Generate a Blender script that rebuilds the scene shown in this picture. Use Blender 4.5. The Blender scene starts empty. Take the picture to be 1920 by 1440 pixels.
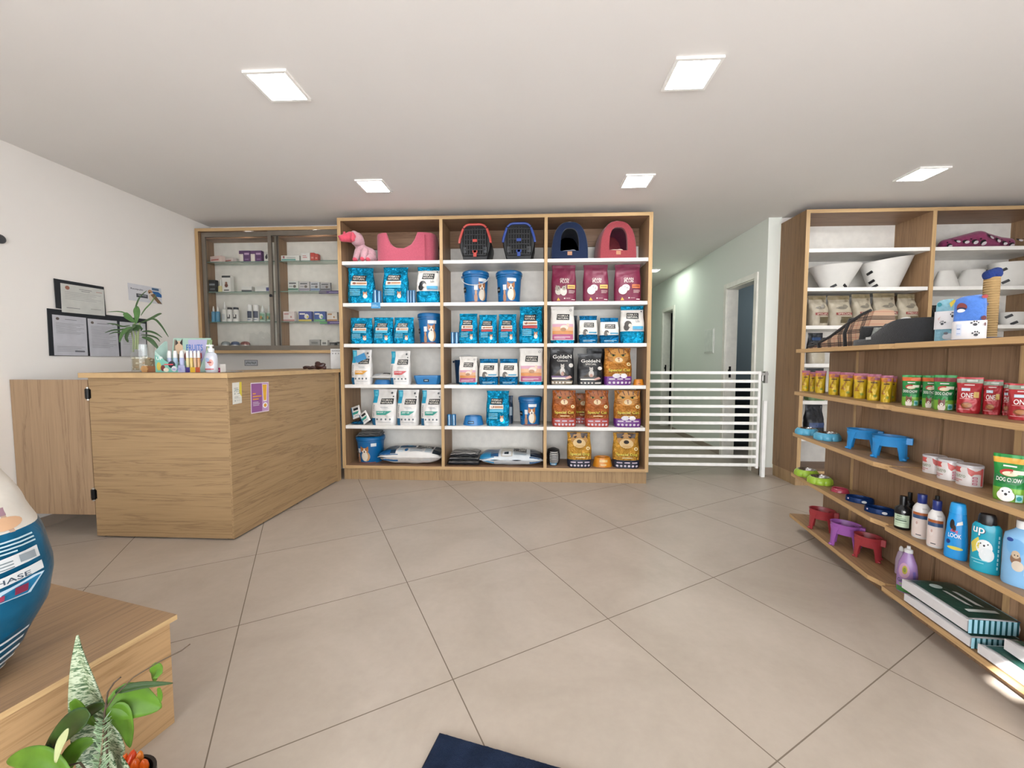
import bpy, math, random
from math import sin, cos, pi, radians, atan, atan2, sqrt, hypot
from mathutils import Vector, Matrix, noise

sc = bpy.context.scene
COL = sc.collection
# ---------------------------------------------------------------- camera
FPX, CAMH, PITCH, YAW = 743.0, 1.2, atan(42 / 743), radians(2.9)
cam_d = bpy.data.cameras.new('camera'); cam_d.sensor_width = 36; cam_d.lens = FPX / 1920 * 36
cam_d.clip_start = .02
cam = bpy.data.objects.new('camera', cam_d); COL.objects.link(cam)
cam.location = (0, 0, CAMH); cam.rotation_euler = (pi / 2 - PITCH, 0, YAW)
sc.camera = cam
# ---------------------------------------------------------------- exposure, sky, sun
sc.view_settings.view_transform = 'Standard'; sc.view_settings.look = 'None'
sc.view_settings.gamma = 1; sc.view_settings.use_curve_mapping = False
sc.view_settings.exposure = 0.07
sc.cycles.transparent_max_bounces = 24
SKY, SUN, LED = 6.4, 32.0, 62.0
w = bpy.data.worlds.new('sky'); sc.world = w; w.use_nodes = True
bg = w.node_tree.nodes['Background']; bg.inputs[0].default_value = (.905, .94, .985, 1); bg.inputs[1].default_value = SKY
sun_d = bpy.data.lights.new('sun', 'SUN'); sun_d.energy = SUN; sun_d.angle = radians(.53); sun_d.color = (1, .98, .955)
sun = bpy.data.objects.new('sun', sun_d); COL.objects.link(sun)
SUNDIR = Vector((.70, .50, -.60)).normalized()
sun.rotation_euler = SUNDIR.to_track_quat('-Z', 'Y').to_euler()
port_d = bpy.data.lights.new('storefront_portal', 'AREA'); port_d.shape = 'RECTANGLE'; port_d.size = 6.4; port_d.size_y = 2.4
port = bpy.data.objects.new('storefront_portal', port_d); COL.objects.link(port)
port.location = (.6, -.52, 1.25); port.rotation_euler = (pi / 2, 0, 0); port_d.cycles.is_portal = True

# ---------------------------------------------------------------- pixel rays (where a point of the photo stands in the room)
def ray(px, py):
    x = (px - 960) / FPX; y = -(py - 720) / FPX; c, s = cos(PITCH), sin(PITCH)
    d = (x, c + y * s, -s + y * c); cy, sy = cos(YAW), sin(YAW)
    return Vector((d[0] * cy - d[1] * sy, d[0] * sy + d[1] * cy, d[2]))
def atz(px, py, z):
    d = ray(px, py); return Vector((0, 0, CAMH)) + d * ((z - CAMH) / d.z)
def aty(px, py, Y):
    d = ray(px, py); return Vector((0, 0, CAMH)) + d * (Y / d.y)
def atx(px, py, X):
    d = ray(px, py); return Vector((0, 0, CAMH)) + d * (X / d.x)

# ---------------------------------------------------------------- materials
def col(h, k=1.0):
    h = h.lstrip('#'); o = []
    for i in (0, 2, 4):
        v = int(h[i:i + 2], 16) / 255
        v = v / 12.92 if v <= .04045 else ((v + .055) / 1.055) ** 2.4
        o.append(min(1, v * k))
    return (*o, 1)
MATS = {}
def new_mat(name):
    m = bpy.data.materials.new(name); m.use_nodes = True
    nt = m.node_tree; b = nt.nodes['Principled BSDF']
    return m, nt, b
def link(nt, a, b): nt.links.new(a, b)
def objco(nt, scale=(1, 1, 1), rot=(0, 0, 0)):
    t = nt.nodes.new('ShaderNodeTexCoord'); mp = nt.nodes.new('ShaderNodeMapping')
    mp.inputs['Scale'].default_value = scale; mp.inputs['Rotation'].default_value = rot
    link(nt, t.outputs['Object'], mp.inputs['Vector']); return mp.outputs['Vector']
def nnoise(nt, vec, scale, detail=2, rough=.5, dist=0):
    n = nt.nodes.new('ShaderNodeTexNoise'); n.inputs['Scale'].default_value = scale; n.inputs['Detail'].default_value = detail
    n.inputs['Roughness'].default_value = rough; n.inputs['Distortion'].default_value = dist
    link(nt, vec, n.inputs['Vector']); return n.outputs['Fac']
def ramp(nt, fac, stops):
    r = nt.nodes.new('ShaderNodeValToRGB'); e = r.color_ramp.elements
    while len(e) < len(stops): e.new(.5)
    for i, (p, c) in enumerate(stops): e[i].position = p; e[i].color = c
    link(nt, fac, r.inputs['Fac']); return r.outputs['Color']
def bump(nt, b, h, strength, dist=.01):
    n = nt.nodes.new('ShaderNodeBump'); n.inputs['Strength'].default_value = strength; n.inputs['Distance'].default_value = dist
    link(nt, h, n.inputs['Height']); link(nt, n.outputs['Normal'], b.inputs['Normal'])
def pm(hexc, r=.5, m=0., kind='plain', var=.06, spec=.5, k=.78):
    """Painted plastic, paper, foil, fabric: one colour with a slight mottled variation and the bump of its kind."""
    key = (hexc, r, m, kind, var, spec, k)
    if key in MATS: return MATS[key]
    M, nt, b = new_mat(kind + '_' + hexc.lstrip('#'))
    c = col(hexc, k)
    v = objco(nt)
    lo = tuple(max(0, x * (1 - var)) for x in c[:3]) + (1,); hi = tuple(min(1, x * (1 + var)) for x in c[:3]) + (1,)
    link(nt, ramp(nt, nnoise(nt, v, 14 if kind != 'fabric' else 90, 3), [(.3, lo), (.7, hi)]), b.inputs['Base Color'])
    b.inputs['Roughness'].default_value = r; b.inputs['Metallic'].default_value = m
    b.inputs['Specular IOR Level'].default_value = spec
    if kind == 'foil': bump(nt, b, nnoise(nt, v, 20, 3, .6, 1.6), 1.0, .03)
    if kind == 'film': bump(nt, b, nnoise(nt, v, 18, 2, .5, .8), .35, .008)
    if kind == 'fabric': bump(nt, b, nnoise(nt, v, 260, 2), .5, .004); b.inputs['Sheen Weight'].default_value = .25
    if kind == 'rope':
        wv = nt.nodes.new('ShaderNodeTexWave'); wv.bands_direction = 'Z'; wv.inputs['Scale'].default_value = 32; wv.inputs['Distortion'].default_value = .6
        link(nt, v, wv.inputs['Vector']); bump(nt, b, wv.outputs['Fac'], .9, .006)
    if kind == 'pile': bump(nt, b, nnoise(nt, v, 420, 2), 1.0, .01)
    MATS[key] = M; return M
def wood(axis, light='#a88b66', dark='#82684b', name='oak_veneer', k=1.0):
    key = ('wood', axis, light, dark, k)
    if key in MATS: return MATS[key]
    M, nt, b = new_mat(name + '_' + axis)
    s = {'X': (.35, 9, 9), 'Y': (9, .35, 9), 'Z': (9, 9, .35)}[axis]
    s2 = {'X': (2.2, 85, 85), 'Y': (85, 2.2, 85), 'Z': (85, 85, 2.2)}[axis]
    v = objco(nt, s)
    a = nnoise(nt, v, 1.9, 6, .62, .7); f = nnoise(nt, objco(nt, s2), 1.5, 3, .6)
    mid = tuple(x * .55 + y * .45 for x, y in zip(col(light, k), col(dark, k)))
    big = ramp(nt, a, [(.30, mid), (.42, col(light, k)), (.50, col(light, k * .93)), (.535, tuple(x * .5 + y * .5 for x, y in zip(mid, col(dark, k)))), (.57, col(light, k * .97)), (.72, mid)])
    fin = ramp(nt, f, [(.25, (.82, .81, .80, 1)), (.6, (1, 1, 1, 1))])
    mx = nt.nodes.new('ShaderNodeMix'); mx.data_type = 'RGBA'; mx.blend_type = 'MULTIPLY'; mx.inputs['Factor'].default_value = .8
    link(nt, big, mx.inputs[6]); link(nt, fin, mx.inputs[7]); link(nt, mx.outputs[2], b.inputs['Base Color'])
    b.inputs['Roughness'].default_value = .48; b.inputs['Specular IOR Level'].default_value = .35
    bump(nt, b, f, .05, .002)
    MATS[key] = M; return M
def plaster(name, hexc, k=1.0, rough=.7):
    if name in MATS: return MATS[name]
    M, nt, b = new_mat(name); v = objco(nt); c = col(hexc, k)
    link(nt, ramp(nt, nnoise(nt, v, 1.3, 3), [(.3, tuple(x * .975 for x in c[:3]) + (1,)), (.7, c)]), b.inputs['Base Color'])
    b.inputs['Roughness'].default_value = rough; b.inputs['Specular IOR Level'].default_value = .25
    bump(nt, b, nnoise(nt, v, 180, 2), .06, .002); MATS[name] = M; return M
def glass(name, tint=(.93, .97, .95), gloss=.9):
    if name in MATS: return MATS[name]
    M = bpy.data.materials.new(name); M.use_nodes = True; nt = M.node_tree; nt.nodes.clear()
    o = nt.nodes.new('ShaderNodeOutputMaterial'); t = nt.nodes.new('ShaderNodeBsdfTransparent'); g = nt.nodes.new('ShaderNodeBsdfGlossy')
    t.inputs[0].default_value = (*tint, 1); g.inputs['Roughness'].default_value = .03; g.inputs[0].default_value = (gloss, gloss, gloss, 1)
    f = nt.nodes.new('ShaderNodeLayerWeight'); pw = nt.nodes.new('ShaderNodeMath'); pw.operation = 'POWER'; pw.inputs[1].default_value = 4
    ma = nt.nodes.new('ShaderNodeMath'); ma.operation = 'MULTIPLY_ADD'; ma.inputs[1].default_value = .55; ma.inputs[2].default_value = .03; mx = nt.nodes.new('ShaderNodeMixShader')
    link(nt, f.outputs['Facing'], pw.inputs[0]); link(nt, pw.outputs[0], ma.inputs[0]); link(nt, ma.outputs[0], mx.inputs[0]); link(nt, t.outputs[0], mx.inputs[1]); link(nt, g.outputs[0], mx.inputs[2]); link(nt, mx.outputs[0], o.inputs[0])
    MATS[name] = M; return M
def emit(name, c, s):
    if name in MATS: return MATS[name]
    M, nt, b = new_mat(name); b.inputs['Base Color'].default_value = (*c, 1)
    b.inputs['Emission Color'].default_value = (*c, 1); b.inputs['Emission Strength'].default_value = s; MATS[name] = M; return M

# ---------------------------------------------------------------- mesh building
class MB:
    def __init__(s): s.v = []; s.f = []; s.m = []
    def face(s, idx, m=0): s.f.append(tuple(idx)); s.m.append(m)
    def add(s, pts):
        n = len(s.v); s.v.extend([tuple(p) for p in pts]); return n
    def box(s, x0, x1, y0, y1, z0, z1, m=0, fm=None):
        n = s.add([(x0, y0, z0), (x1, y0, z0), (x1, y1, z0), (x0, y1, z0), (x0, y0, z1), (x1, y0, z1), (x1, y1, z1), (x0, y1, z1)])
        for q, mm in (((0, 3, 2, 1), m), ((4, 5, 6, 7), m), ((0, 1, 5, 4), m if fm is None else fm), ((1, 2, 6, 5), m), ((2, 3, 7, 6), m), ((3, 0, 4, 7), m)):
            s.face([n + i for i in q], mm)
        return s
    def rings(s, R, m=0, close=True, cap0=True, cap1=True, mats=None):
        k = len(R[0]); base = [s.add(r) for r in R]
        for i in range(len(R) - 1):
            mm = mats[i] if mats else m
            for j in range(k if close else k - 1):
                a, b = base[i] + j, base[i] + (j + 1) % k; c, d = base[i + 1] + (j + 1) % k, base[i + 1] + j
                s.face((a, b, c, d), mm)
        if cap0: s.face([base[0] + j for j in range(k)][::-1], mats[0] if mats else m)
        if cap1: s.face([base[-1] + j for j in range(k)], mats[-1] if mats else m)
        return s
    def lathe(s, prof, n=28, m=0, mats=None, c=(0, 0), sx=1, sy=1, cap0=True, cap1=True, petal=0, np=8):
        R = []
        for r, z in prof:
            R.append([(c[0] + sx * r * (1 + petal * abs(cos(np * pi * j / n)) ) * cos(2 * pi * j / n), c[1] + sy * r * (1 + petal * abs(cos(np * pi * j / n))) * sin(2 * pi * j / n), z) for j in range(n)])
        return s.rings(R, m, True, cap0, cap1, mats)
    def tube(s, pts, r, n=8, m=0, caps=True):
        P = [Vector(p) for p in pts]; rr = r if isinstance(r, (list, tuple)) else [r] * len(P)
        t0 = (P[1] - P[0]).normalized(); up = Vector((0, 0, 1)) if abs(t0.z) < .9 else Vector((1, 0, 0))
        nrm = t0.cross(up).normalized(); R = []
        for i, p in enumerate(P):
            t = (P[min(i + 1, len(P) - 1)] - P[max(i - 1, 0)]).normalized()
            nrm = (nrm - t * nrm.dot(t)).normalized(); bn = t.cross(nrm)
            R.append([p + (nrm * cos(2 * pi * j / n) + bn * sin(2 * pi * j / n)) * rr[i] for j in range(n)])
        return s.rings(R, m, True, caps, caps)
    def prism(s, poly, y0, y1, m=0, plane='XZ', em=None):
        def P(a, b, y): return {'XZ': (a, y, b), 'XY': (a, b, y), 'YZ': (y, a, b)}[plane]
        n = s.add([P(a, b, y0) for a, b in poly]); k = len(poly); s.add([P(a, b, y1) for a, b in poly])
        s.face([n + i for i in range(k)], m); s.face([n + k + i for i in range(k)][::-1], m)
        for i in range(k): s.face((n + i, n + k + i, n + k + (i + 1) % k, n + (i + 1) % k), m if em is None else em)
        return s
    def grid(s, fn, nu, nv, m=0):
        n = s.add([fn(i / nu, j / nv) for j in range(nv + 1) for i in range(nu + 1)])
        for j in range(nv):
            for i in range(nu):
                a = n + j * (nu + 1) + i; s.face((a, a + 1, a + nu + 2, a + nu + 1), m)
        return s
    def ell(s, c, r, m=0, n=16, k=10, rot=None):
        R = []
        for i in range(k + 1):
            th = -pi / 2 + pi * i / k; th = max(-pi / 2 + .03, min(pi / 2 - .03, th))
            ring = [Vector((r[0] * cos(th) * cos(2 * pi * j / n), r[1] * cos(th) * sin(2 * pi * j / n), r[2] * sin(th))) for j in range(n)]
            if rot: ring = [rot @ p for p in ring]
            R.append([p + Vector(c) for p in ring])
        return s.rings(R, m)
    def build(s, name, mats, parent=None, smooth=40, bev=0, kind=None):
        me = bpy.data.meshes.new(name); me.from_pydata(s.v, [], s.f)
        for mm in (mats if isinstance(mats, (list, tuple)) else [mats]): me.materials.append(mm)
        for p, mi in zip(me.polygons, s.m): p.material_index = mi; p.use_smooth = smooth > 0
        me.validate(); me.update()
        if smooth: me.set_sharp_from_angle(angle=radians(smooth))
        o = bpy.data.objects.new(name, me); COL.objects.link(o)
        if parent: o.parent = parent
        if bev:
            b = o.modifiers.new('edges', 'BEVEL'); b.width = bev; b.segments = 2; b.limit_method = 'ANGLE'; b.angle_limit = radians(35)
        if kind: o['kind'] = kind
        return o
def tag(o, label, cat, group=None):
    o['label'] = label; o['category'] = cat
    if group: o['group'] = group
    return o
def thing(name, label, cat, loc=(0, 0, 0), rz=0, group=None):
    o = bpy.data.objects.new(name, None); COL.objects.link(o); o.empty_display_size = .05
    o.location = loc; o.rotation_euler = (0, 0, rz); return tag(o, label, cat, group)
def dup(root, loc, rz, label, group=None):
    r = root.copy(); COL.objects.link(r); r.location = loc; r.rotation_euler = (0, 0, rz); r['label'] = label
    if group: r['group'] = group
    for ch in list(root.children):
        c = ch.copy(); COL.objects.link(c); c.parent = r
        for g in list(ch.children):
            d = g.copy(); COL.objects.link(d); d.parent = c
    return r
def blob(name, mat, prims, parent=None, vox=.006, it=8):
    """One continuous soft body grown from overlapping lumps."""
    mb = MB()
    for p in prims:
        if p[0] == 'e': mb.ell(p[1], p[2])
        else:
            a, b = Vector(p[1]), Vector(p[2])
            for i in range(7): q = a.lerp(b, i / 6); r = p[3] + (p[4] - p[3]) * i / 6; mb.ell(q, (r, r, r), n=12, k=8)
    o = mb.build(name, mat, parent, smooth=180)
    r = o.modifiers.new('union', 'REMESH'); r.mode = 'VOXEL'; r.voxel_size = vox; r.use_smooth_shade = True
    s = o.modifiers.new('soften', 'SMOOTH'); s.factor = .5; s.iterations = it
    return o

# ---------------------------------------------------------------- printing: lettering and pictures that follow a surface
TXT = {}
def text_mesh(s, off=.012):
    if s in TXT: return TXT[s]
    cu = bpy.data.curves.new('type', 'FONT'); cu.body = s; cu.offset = off; cu.resolution_u = 3; cu.fill_mode = 'FRONT'
    o = bpy.data.objects.new('type', cu); COL.objects.link(o); bpy.context.view_layer.update()
    me = bpy.data.meshes.new_from_object(o.evaluated_get(bpy.context.evaluated_depsgraph_get()))
    V = [(v.co.x, v.co.y) for v in me.vertices]; Fc = [tuple(p.vertices) for p in me.polygons]
    bpy.data.objects.remove(o); bpy.data.curves.remove(cu); bpy.data.meshes.remove(me)
    x0 = min(v[0] for v in V); x1 = max(v[0] for v in V); y0 = min(v[1] for v in V); y1 = max(v[1] for v in V)
    V = [((a - x0) / (x1 - x0) - .5, (b - y0) / (y1 - y0) - .5) for a, b in V]
    TXT[s] = (V, Fc); return TXT[s]
def R(u0, u1, v0, v1, c, n=6): return ('r', u0, u1, v0, v1, c, n)
def E(cx, cy, rx, ry, c): return ('e', cx, cy, rx, ry, c)
def G(c, *pts): return ('g', c, pts)
def T(s, cx, cy, wd, ht, c, rot=0): return ('t', s, cx, cy, wd, ht, c, rot)
def prints(name, parent, ops, mapf, r=.45, m=0., e0=.0012, de=.00035, smooth=60, sub=1):
    """Each op in (u, v); mapf(u, v, e) gives the point e above the surface."""
    mb = MB(); mats = []; idx = {}
    for i, op in enumerate(ops):
        e = e0 + de * i; c = op[5] if op[0] in 're' else op[1] if op[0] == 'g' else op[6]
        if c not in idx: idx[c] = len(mats); mats.append(pm(c, r, m, 'plain', .05) if isinstance(c, str) else c)
        mi = idx[c]
        if op[0] == 'r':
            _, u0, u1, v0, v1, _, n = op; n = max(n, sub); mb.grid(lambda a, b: mapf(u0 + (u1 - u0) * a, v0 + (v1 - v0) * b, e), n, n, mi)
        elif op[0] == 'e':
            _, cx, cy, rx, ry, _ = op; n = 18
            k = mb.add([mapf(cx, cy, e)] + [mapf(cx + rx * f * cos(2 * pi * j / n), cy + ry * f * sin(2 * pi * j / n), e) for f in (.5, 1) for j in range(n)])
            for j in range(n):
                a, b = k + 1 + j, k + 1 + (j + 1) % n; mb.face((k, a, b), mi); mb.face((a, a + n, b + n, b), mi)
        elif op[0] == 'g' and len(op[2]) == 4:
            p0, p1, p2, p3 = op[2]; bl = lambda a, b, i: (p0[i] * (1 - a) + p1[i] * a) * (1 - b) + (p3[i] * (1 - a) + p2[i] * a) * b
            mb.grid(lambda a, b: mapf(bl(a, b, 0), bl(a, b, 1), e), max(6, sub), max(6, sub), mi)
        elif op[0] == 'g':
            pts = op[2]; cx = sum(p[0] for p in pts) / len(pts); cy = sum(p[1] for p in pts) / len(pts); n = len(pts)
            k = mb.add([mapf(cx, cy, e)] + [mapf(cx + (p[0] - cx) * f, cy + (p[1] - cy) * f, e) for f in (.5, 1) for p in pts])
            for j in range(n):
                a, b = k + 1 + j, k + 1 + (j + 1) % n; mb.face((k, a, b), mi); mb.face((a, a + n, b + n, b), mi)
        else:
            _, s, cx, cy, wd, ht, _, rot = op; V, Fc = text_mesh(s)
            cr, sr = cos(rot), sin(rot)
            if rot == 0: k = mb.add([mapf(cx + a * wd, cy + b * ht, e) for a, b in V])
            else: k = mb.add([mapf(cx + a * wd * cr - b * ht * sr, cy + a * wd * sr + b * ht * cr, e) for a, b in V])
            for q in Fc: mb.face([k + t for t in q], mi)
    return mb.build(name, mats, parent, smooth)
def flat(w, h, y=0, x0=0, z0=0):                     # u in -.5..5, v in 0..1 on a plane facing -Y
    return lambda u, v, e: (x0 + u * w, y - e, z0 + v * h)
def cyl(rf, h, ang=1.6, z0=0, sx=1, sy=1):             # on a turned body: u spans ang radians about -Y
    def f(u, v, e):
        r = rf(v) + e; a = u * ang; return (sx * r * sin(a), -sy * r * cos(a), z0 + v * h)
    return f
# ================================================================ THE ROOM
LW, CEIL, BACK = -3.54, 2.675, 4.28
WALL = plaster('wall_paint', '#eae5de'); CEILM = plaster('ceiling_paint', '#e3dfda'); HALLP = plaster('hall_paint', '#dfe6dc')
def struct(name, mb, m, **k):
    o = mb.build(name, m, smooth=0, **k); o['kind'] = 'structure'; return o
def tile_mat():
    M, nt, b = new_mat('porcelain_tile')
    t = nt.nodes.new('ShaderNodeTexCoord'); mp = nt.nodes.new('ShaderNodeMapping'); mp.vector_type = 'TEXTURE'
    mp.inputs['Location'].default_value = (.358, 1.808, 0); mp.inputs['Rotation'].default_value = (0, 0, radians(30.7))
    link(nt, t.outputs['Object'], mp.inputs['Vector'])
    sp = nt.nodes.new('ShaderNodeSeparateXYZ'); link(nt, mp.outputs['Vector'], sp.inputs[0])
    def mth(op, x, y=None):
        n = nt.nodes.new('ShaderNodeMath'); n.operation = op
        for i, q in enumerate((x, y)):
            if q is None: continue
            if isinstance(q, (int, float)): n.inputs[i].default_value = q
            else: link(nt, q, n.inputs[i])
        return n.outputs[0]
    dist = None
    for ax, size in (('X', .76), ('Y', .748)):
        k = mth('MULTIPLY', sp.outputs[ax], 1 / size); f = mth('ABSOLUTE', mth('SUBTRACT', k, mth('ROUND', k))); q = mth('MULTIPLY', f, size)
        dist = q if dist is None else mth('MINIMUM', dist, q)
    grout = mth('LESS_THAN', dist, .0021)
    a = ramp(nt, nnoise(nt, objco(nt, (1, 1, 1)), 1.7, 5, .6, .5), [(.3, col('#a3978a')), (.7, col('#b5a99c'))])
    fine = ramp(nt, nnoise(nt, objco(nt, (1, 1, 1)), 26, 4, .65), [(.3, (.95, .945, .94, 1)), (.7, (1, 1, 1, 1))])
    m1 = nt.nodes.new('ShaderNodeMix'); m1.data_type = 'RGBA'; m1.blend_type = 'MULTIPLY'; m1.inputs['Factor'].default_value = 1
    link(nt, a, m1.inputs[6]); link(nt, fine, m1.inputs[7])
    m2 = nt.nodes.new('ShaderNodeMix'); m2.data_type = 'RGBA'; m2.blend_type = 'MULTIPLY'; m2.inputs['Factor'].default_value = 1
    m2.blend_type = 'MIX'; link(nt, grout, m2.inputs['Factor']); link(nt, m1.outputs[2], m2.inputs[6]); m2.inputs[7].default_value = col('#6f6356'); link(nt, m2.outputs[2], b.inputs['Base Color'])
    r = nt.nodes.new('ShaderNodeMath'); r.operation = 'MULTIPLY_ADD'; r.inputs[1].default_value = .5; r.inputs[2].default_value = .34
    link(nt, grout, r.inputs[0]); link(nt, r.outputs[0], b.inputs['Roughness']); b.inputs['Specular IOR Level'].default_value = .4
    return M
struct('floor', MB().box(LW - .1, 5.7, -.5, 9.1, -.05, 0), tile_mat())
struct('ceiling', MB().box(LW - .1, 5.7, -.6, 9.1, CEIL, CEIL + .1), CEILM)
struct('wall_left', MB().box(LW - .1, LW, -.5, BACK + .1, 0, CEIL), WALL)
struct('wall_back', MB().box(LW, 1.17, BACK, BACK + .1, 0, CEIL), WALL)
struct('wall_right', MB().box(5.6, 5.7, -.5, 4.4, 0, CEIL), WALL)
struct('wall_back_right', MB().box(2.55, 5.6, 4.30, 4.40, 0, CEIL), WALL)
struct('wall_hall_left', MB().box(1.07, 1.17, BACK + .1, 9, 0, CEIL), HALLP)
struct('wall_hall_end', MB().box(1.07, 2.55, 9, 9.1, 0, CEIL), HALLP)
D1 = (atx(1414, 600, 2.42).y, atx(1359, 700, 2.42).y); D2 = (atx(1262, 640, 2.42).y, atx(1243, 640, 2.42).y); DH = 2.1
mb = MB().box(2.42, 2.55, BACK, D1[0], 0, CEIL).box(2.42, 2.55, D1[1], D2[0], 0, CEIL).box(2.42, 2.55, D2[1], 9, 0, CEIL)
mb.box(2.42, 2.55, D1[0], D1[1], DH, CEIL).box(2.42, 2.55, D2[0], D2[1], DH, CEIL)
struct('wall_hall_right', mb, plaster('hall_wall_paint', '#e3e6dd'))
struct('wall_front', MB().box(LW, -2.7, -.6, -.5, 0, 2.47).box(4.0, 5.6, -.6, -.5, 0, 2.47).box(LW, 5.6, -.6, -.5, 2.55, CEIL), WALL)
# unseen canopy added to block the sun, its gap shaped for one sliver
mb = MB()
CY0, CY1, CX0, CX1 = -2.9, -.50, -7.5, 5.8
gx0, gx1, gy0, gy1 = -1.253, -.70, -.69, -.53
mb.box(CX0, gx0, CY0, CY1, 2.47, 2.55).box(gx1, CX1, CY0, CY1, 2.47, 2.55).box(gx0, gx1, CY0, gy0, 2.47, 2.55).box(gx0, gx1, gy1, CY1, 2.47, 2.55)
struct('sun_blocker', mb, plaster('sun_blocker_paint', '#d8d4cc'))
struct('ground_outside', MB().box(-14, 14, -16, -.5, -.06, -.005), plaster('pavement', '#b4b4b6', rough=.8))
SKIRT = pm('#a79889', .45, k=.9)
struct('baseboard_column', MB().box(2.405, 2.54, BACK - .015, BACK + .6 * 0 + .0, 0, .08).box(2.405, 2.42, BACK - .015, D1[0] - .07, 0, .08), SKIRT)
struct('baseboard_hall', MB().box(2.408, 2.42, D1[1] + .07, D2[0] - .07, 0, .075), SKIRT)
struct('baseboard_left', MB().box(LW, LW + .012, -.5, BACK, 0, .075), SKIRT)
TRIMW = pm('#e8e4da', .35, k=1.0)
for n, (a, b) in ((1, D1), (2, D2)):
    mb = MB(); t = .06
    for (y0, y1, z0, z1) in ((a - t, a, 0, DH + t), (b, b + t, 0, DH + t), (a, b, DH, DH + t)): mb.box(2.404, 2.422, y0, y1, z0, z1)
    mb.box(2.42, 2.552, a, a + .012, 0, DH).box(2.42, 2.552, b - .012, b, 0, DH).box(2.42, 2.552, a, b, DH - .012, DH)
    d = mb.build('door_%d' % n, TRIMW, smooth=0, bev=.003); d['kind'] = 'structure'
    k = MB().box(2.46, 2.485, b - .018, b - .012, 1.0, 1.14).box(2.45, 2.47, b - .03, b - .012, 1.06, 1.10)
    k.build('lock_plate', pm('#17171a', .35, .6), d)
ROOMP = plaster('side_room_paint', '#8c979b')
struct('wall_side_room', MB().box(2.55, 5.0, 6.1, 6.2, 0, CEIL).box(2.55, 5.0, 4.40, 4.42, 0, CEIL).box(4.9, 5.0, 4.4, 6.1, 0, CEIL), ROOMP)
struct('wall_far_room', MB().box(2.55, 4.6, 8.6, 8.7, 0, CEIL).box(4.5, 4.6, 6.2, 8.6, 0, CEIL), ROOMP)
# ---------------------------------------------------------------- lamps in the ceiling, added fill in the side room
LEDM = emit('led_panel', (1, 1, 1), LED); FR = pm('#f3f1ec', .3, k=1.0)
def lamp(label, x, y, s=.20, mat=LEDM):
    t = thing('ceiling_light', label, 'ceiling light', (x, y, CEIL - .006), 0, 'square panel lights in the ceiling')
    h = s / 2; o = h + .016; mb = MB()
    for (x0, x1, y0, y1) in ((-o, o, -o, -h), (-o, o, h, o), (-o, -h, -h, h), (h, o, -h, h)): mb.box(x0, x1, y0, y1, -.006, .006)
    mb.build('frame', FR, t, smooth=0); MB().box(-h, h, -h, h, -.002, .006).build('diffuser', mat, t, smooth=0)
lamp('square white ceiling light nearest the viewer, above the wood counter side', -1.36, 2.14)
lamp('square white ceiling light nearest the viewer, above the middle of the open floor', .81, 2.16)
lamp('square white ceiling light just before the tall shelves, above the first bay', -1.33, 3.35)
lamp('square white ceiling light just before the tall shelves, above the third bay', .85, 3.37)
lamp('square white ceiling light in front of the white-shelved cabinet with cones', 3.05, 3.36)
lamp('small bright ceiling light inside the hallway past the white gate', 1.95, 6.6, .16, emit('hall_panel', (.92, 1, .94), 22))
hl = bpy.data.lights.new('hall_lamp', 'AREA'); hl.size = .7; hl.energy = 7.5; hl.color = (.86, 1, .88)
ho = bpy.data.objects.new('hall_lamp', hl); COL.objects.link(ho); ho.location = (1.95, 6.6, CEIL - .02)
rl = bpy.data.lights.new('side_room_fill', 'AREA'); rl.size = .4; rl.energy = 6; rl.color = (.85, .95, 1)  # fill light added to brighten the side room, no fixture behind it
ro = bpy.data.objects.new('side_room_fill', rl); COL.objects.link(ro); ro.location = (3.6, 5.3, CEIL - .05)

# ================================================================ TALL SHELVING
EDGE = wood('X', '#bf9f72', '#a68560', 'oak_edge'); EDGEZ = wood('Z', '#bf9f72', '#a68560', 'oak_edge')
IN_Z = wood('Z', '#977859', '#775c43', 'oak_inside'); IN_X = wood('X', '#8e6f56', '#6d523f', 'oak_inside')
OAKX = wood('X'); OAKY = wood('Y'); OAKZ = wood('Z')
MELA = pm('#efece6', .35, k=.84); MELAB = pm('#dcd8d0', .5, k=1.0)
SF = 3.885; ROW = [2.190, 1.781, 1.3775, .969, .556, .148]
BAYX = [(-1.885, -.903), (-.873, .115), (.145, 1.103)]
sh = thing('display_shelving', 'tall oak three-bay shelving with white shelves full of pet food along the back wall', 'shelving unit', (0, SF, 0))
D = BACK - SF - .004
def panel(name, x0, x1, z0, z1, m, em, y0=0, y1=D, p=sh): return MB().box(x0, x1, y0, y1, z0, z1, 0, 1).build(name, [m, em], p, smooth=0)
panel('side_panel', -1.92, -1.885, .118, 2.61, IN_Z, EDGEZ); panel('side_panel', 1.103, 1.138, .118, 2.61, IN_Z, EDGEZ)
panel('divider', -.903, -.873, .148, 2.578, IN_Z, EDGEZ); panel('divider', .115, .145, .148, 2.578, IN_Z, EDGEZ)
panel('top_panel', -1.885, 1.103, 2.578, 2.61, IN_X, EDGE); panel('bottom_panel', -1.885, 1.103, .118, .148, IN_X, EDGE)
MB().box(-1.915, 1.125, .02, D, 0, .118).build('plinth', OAKZ, sh, smooth=0)
MB().box(-1.885, 1.103, D - .012, D, .148, 2.578).build('back_panel', MELAB, sh, smooth=0)
for a, b in BAYX:
    for z in ROW[:5]: MB().box(a, b, .012, D - .012, z - .033, z).build('shelf', MELA, sh, smooth=0)
# wooden valance hanging at the back of the top compartments
for a, b in BAYX: MB().box(a, b, D - .03, D - .012, 2.40, 2.578).build('top_rail', IN_X, sh, smooth=0)

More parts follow.
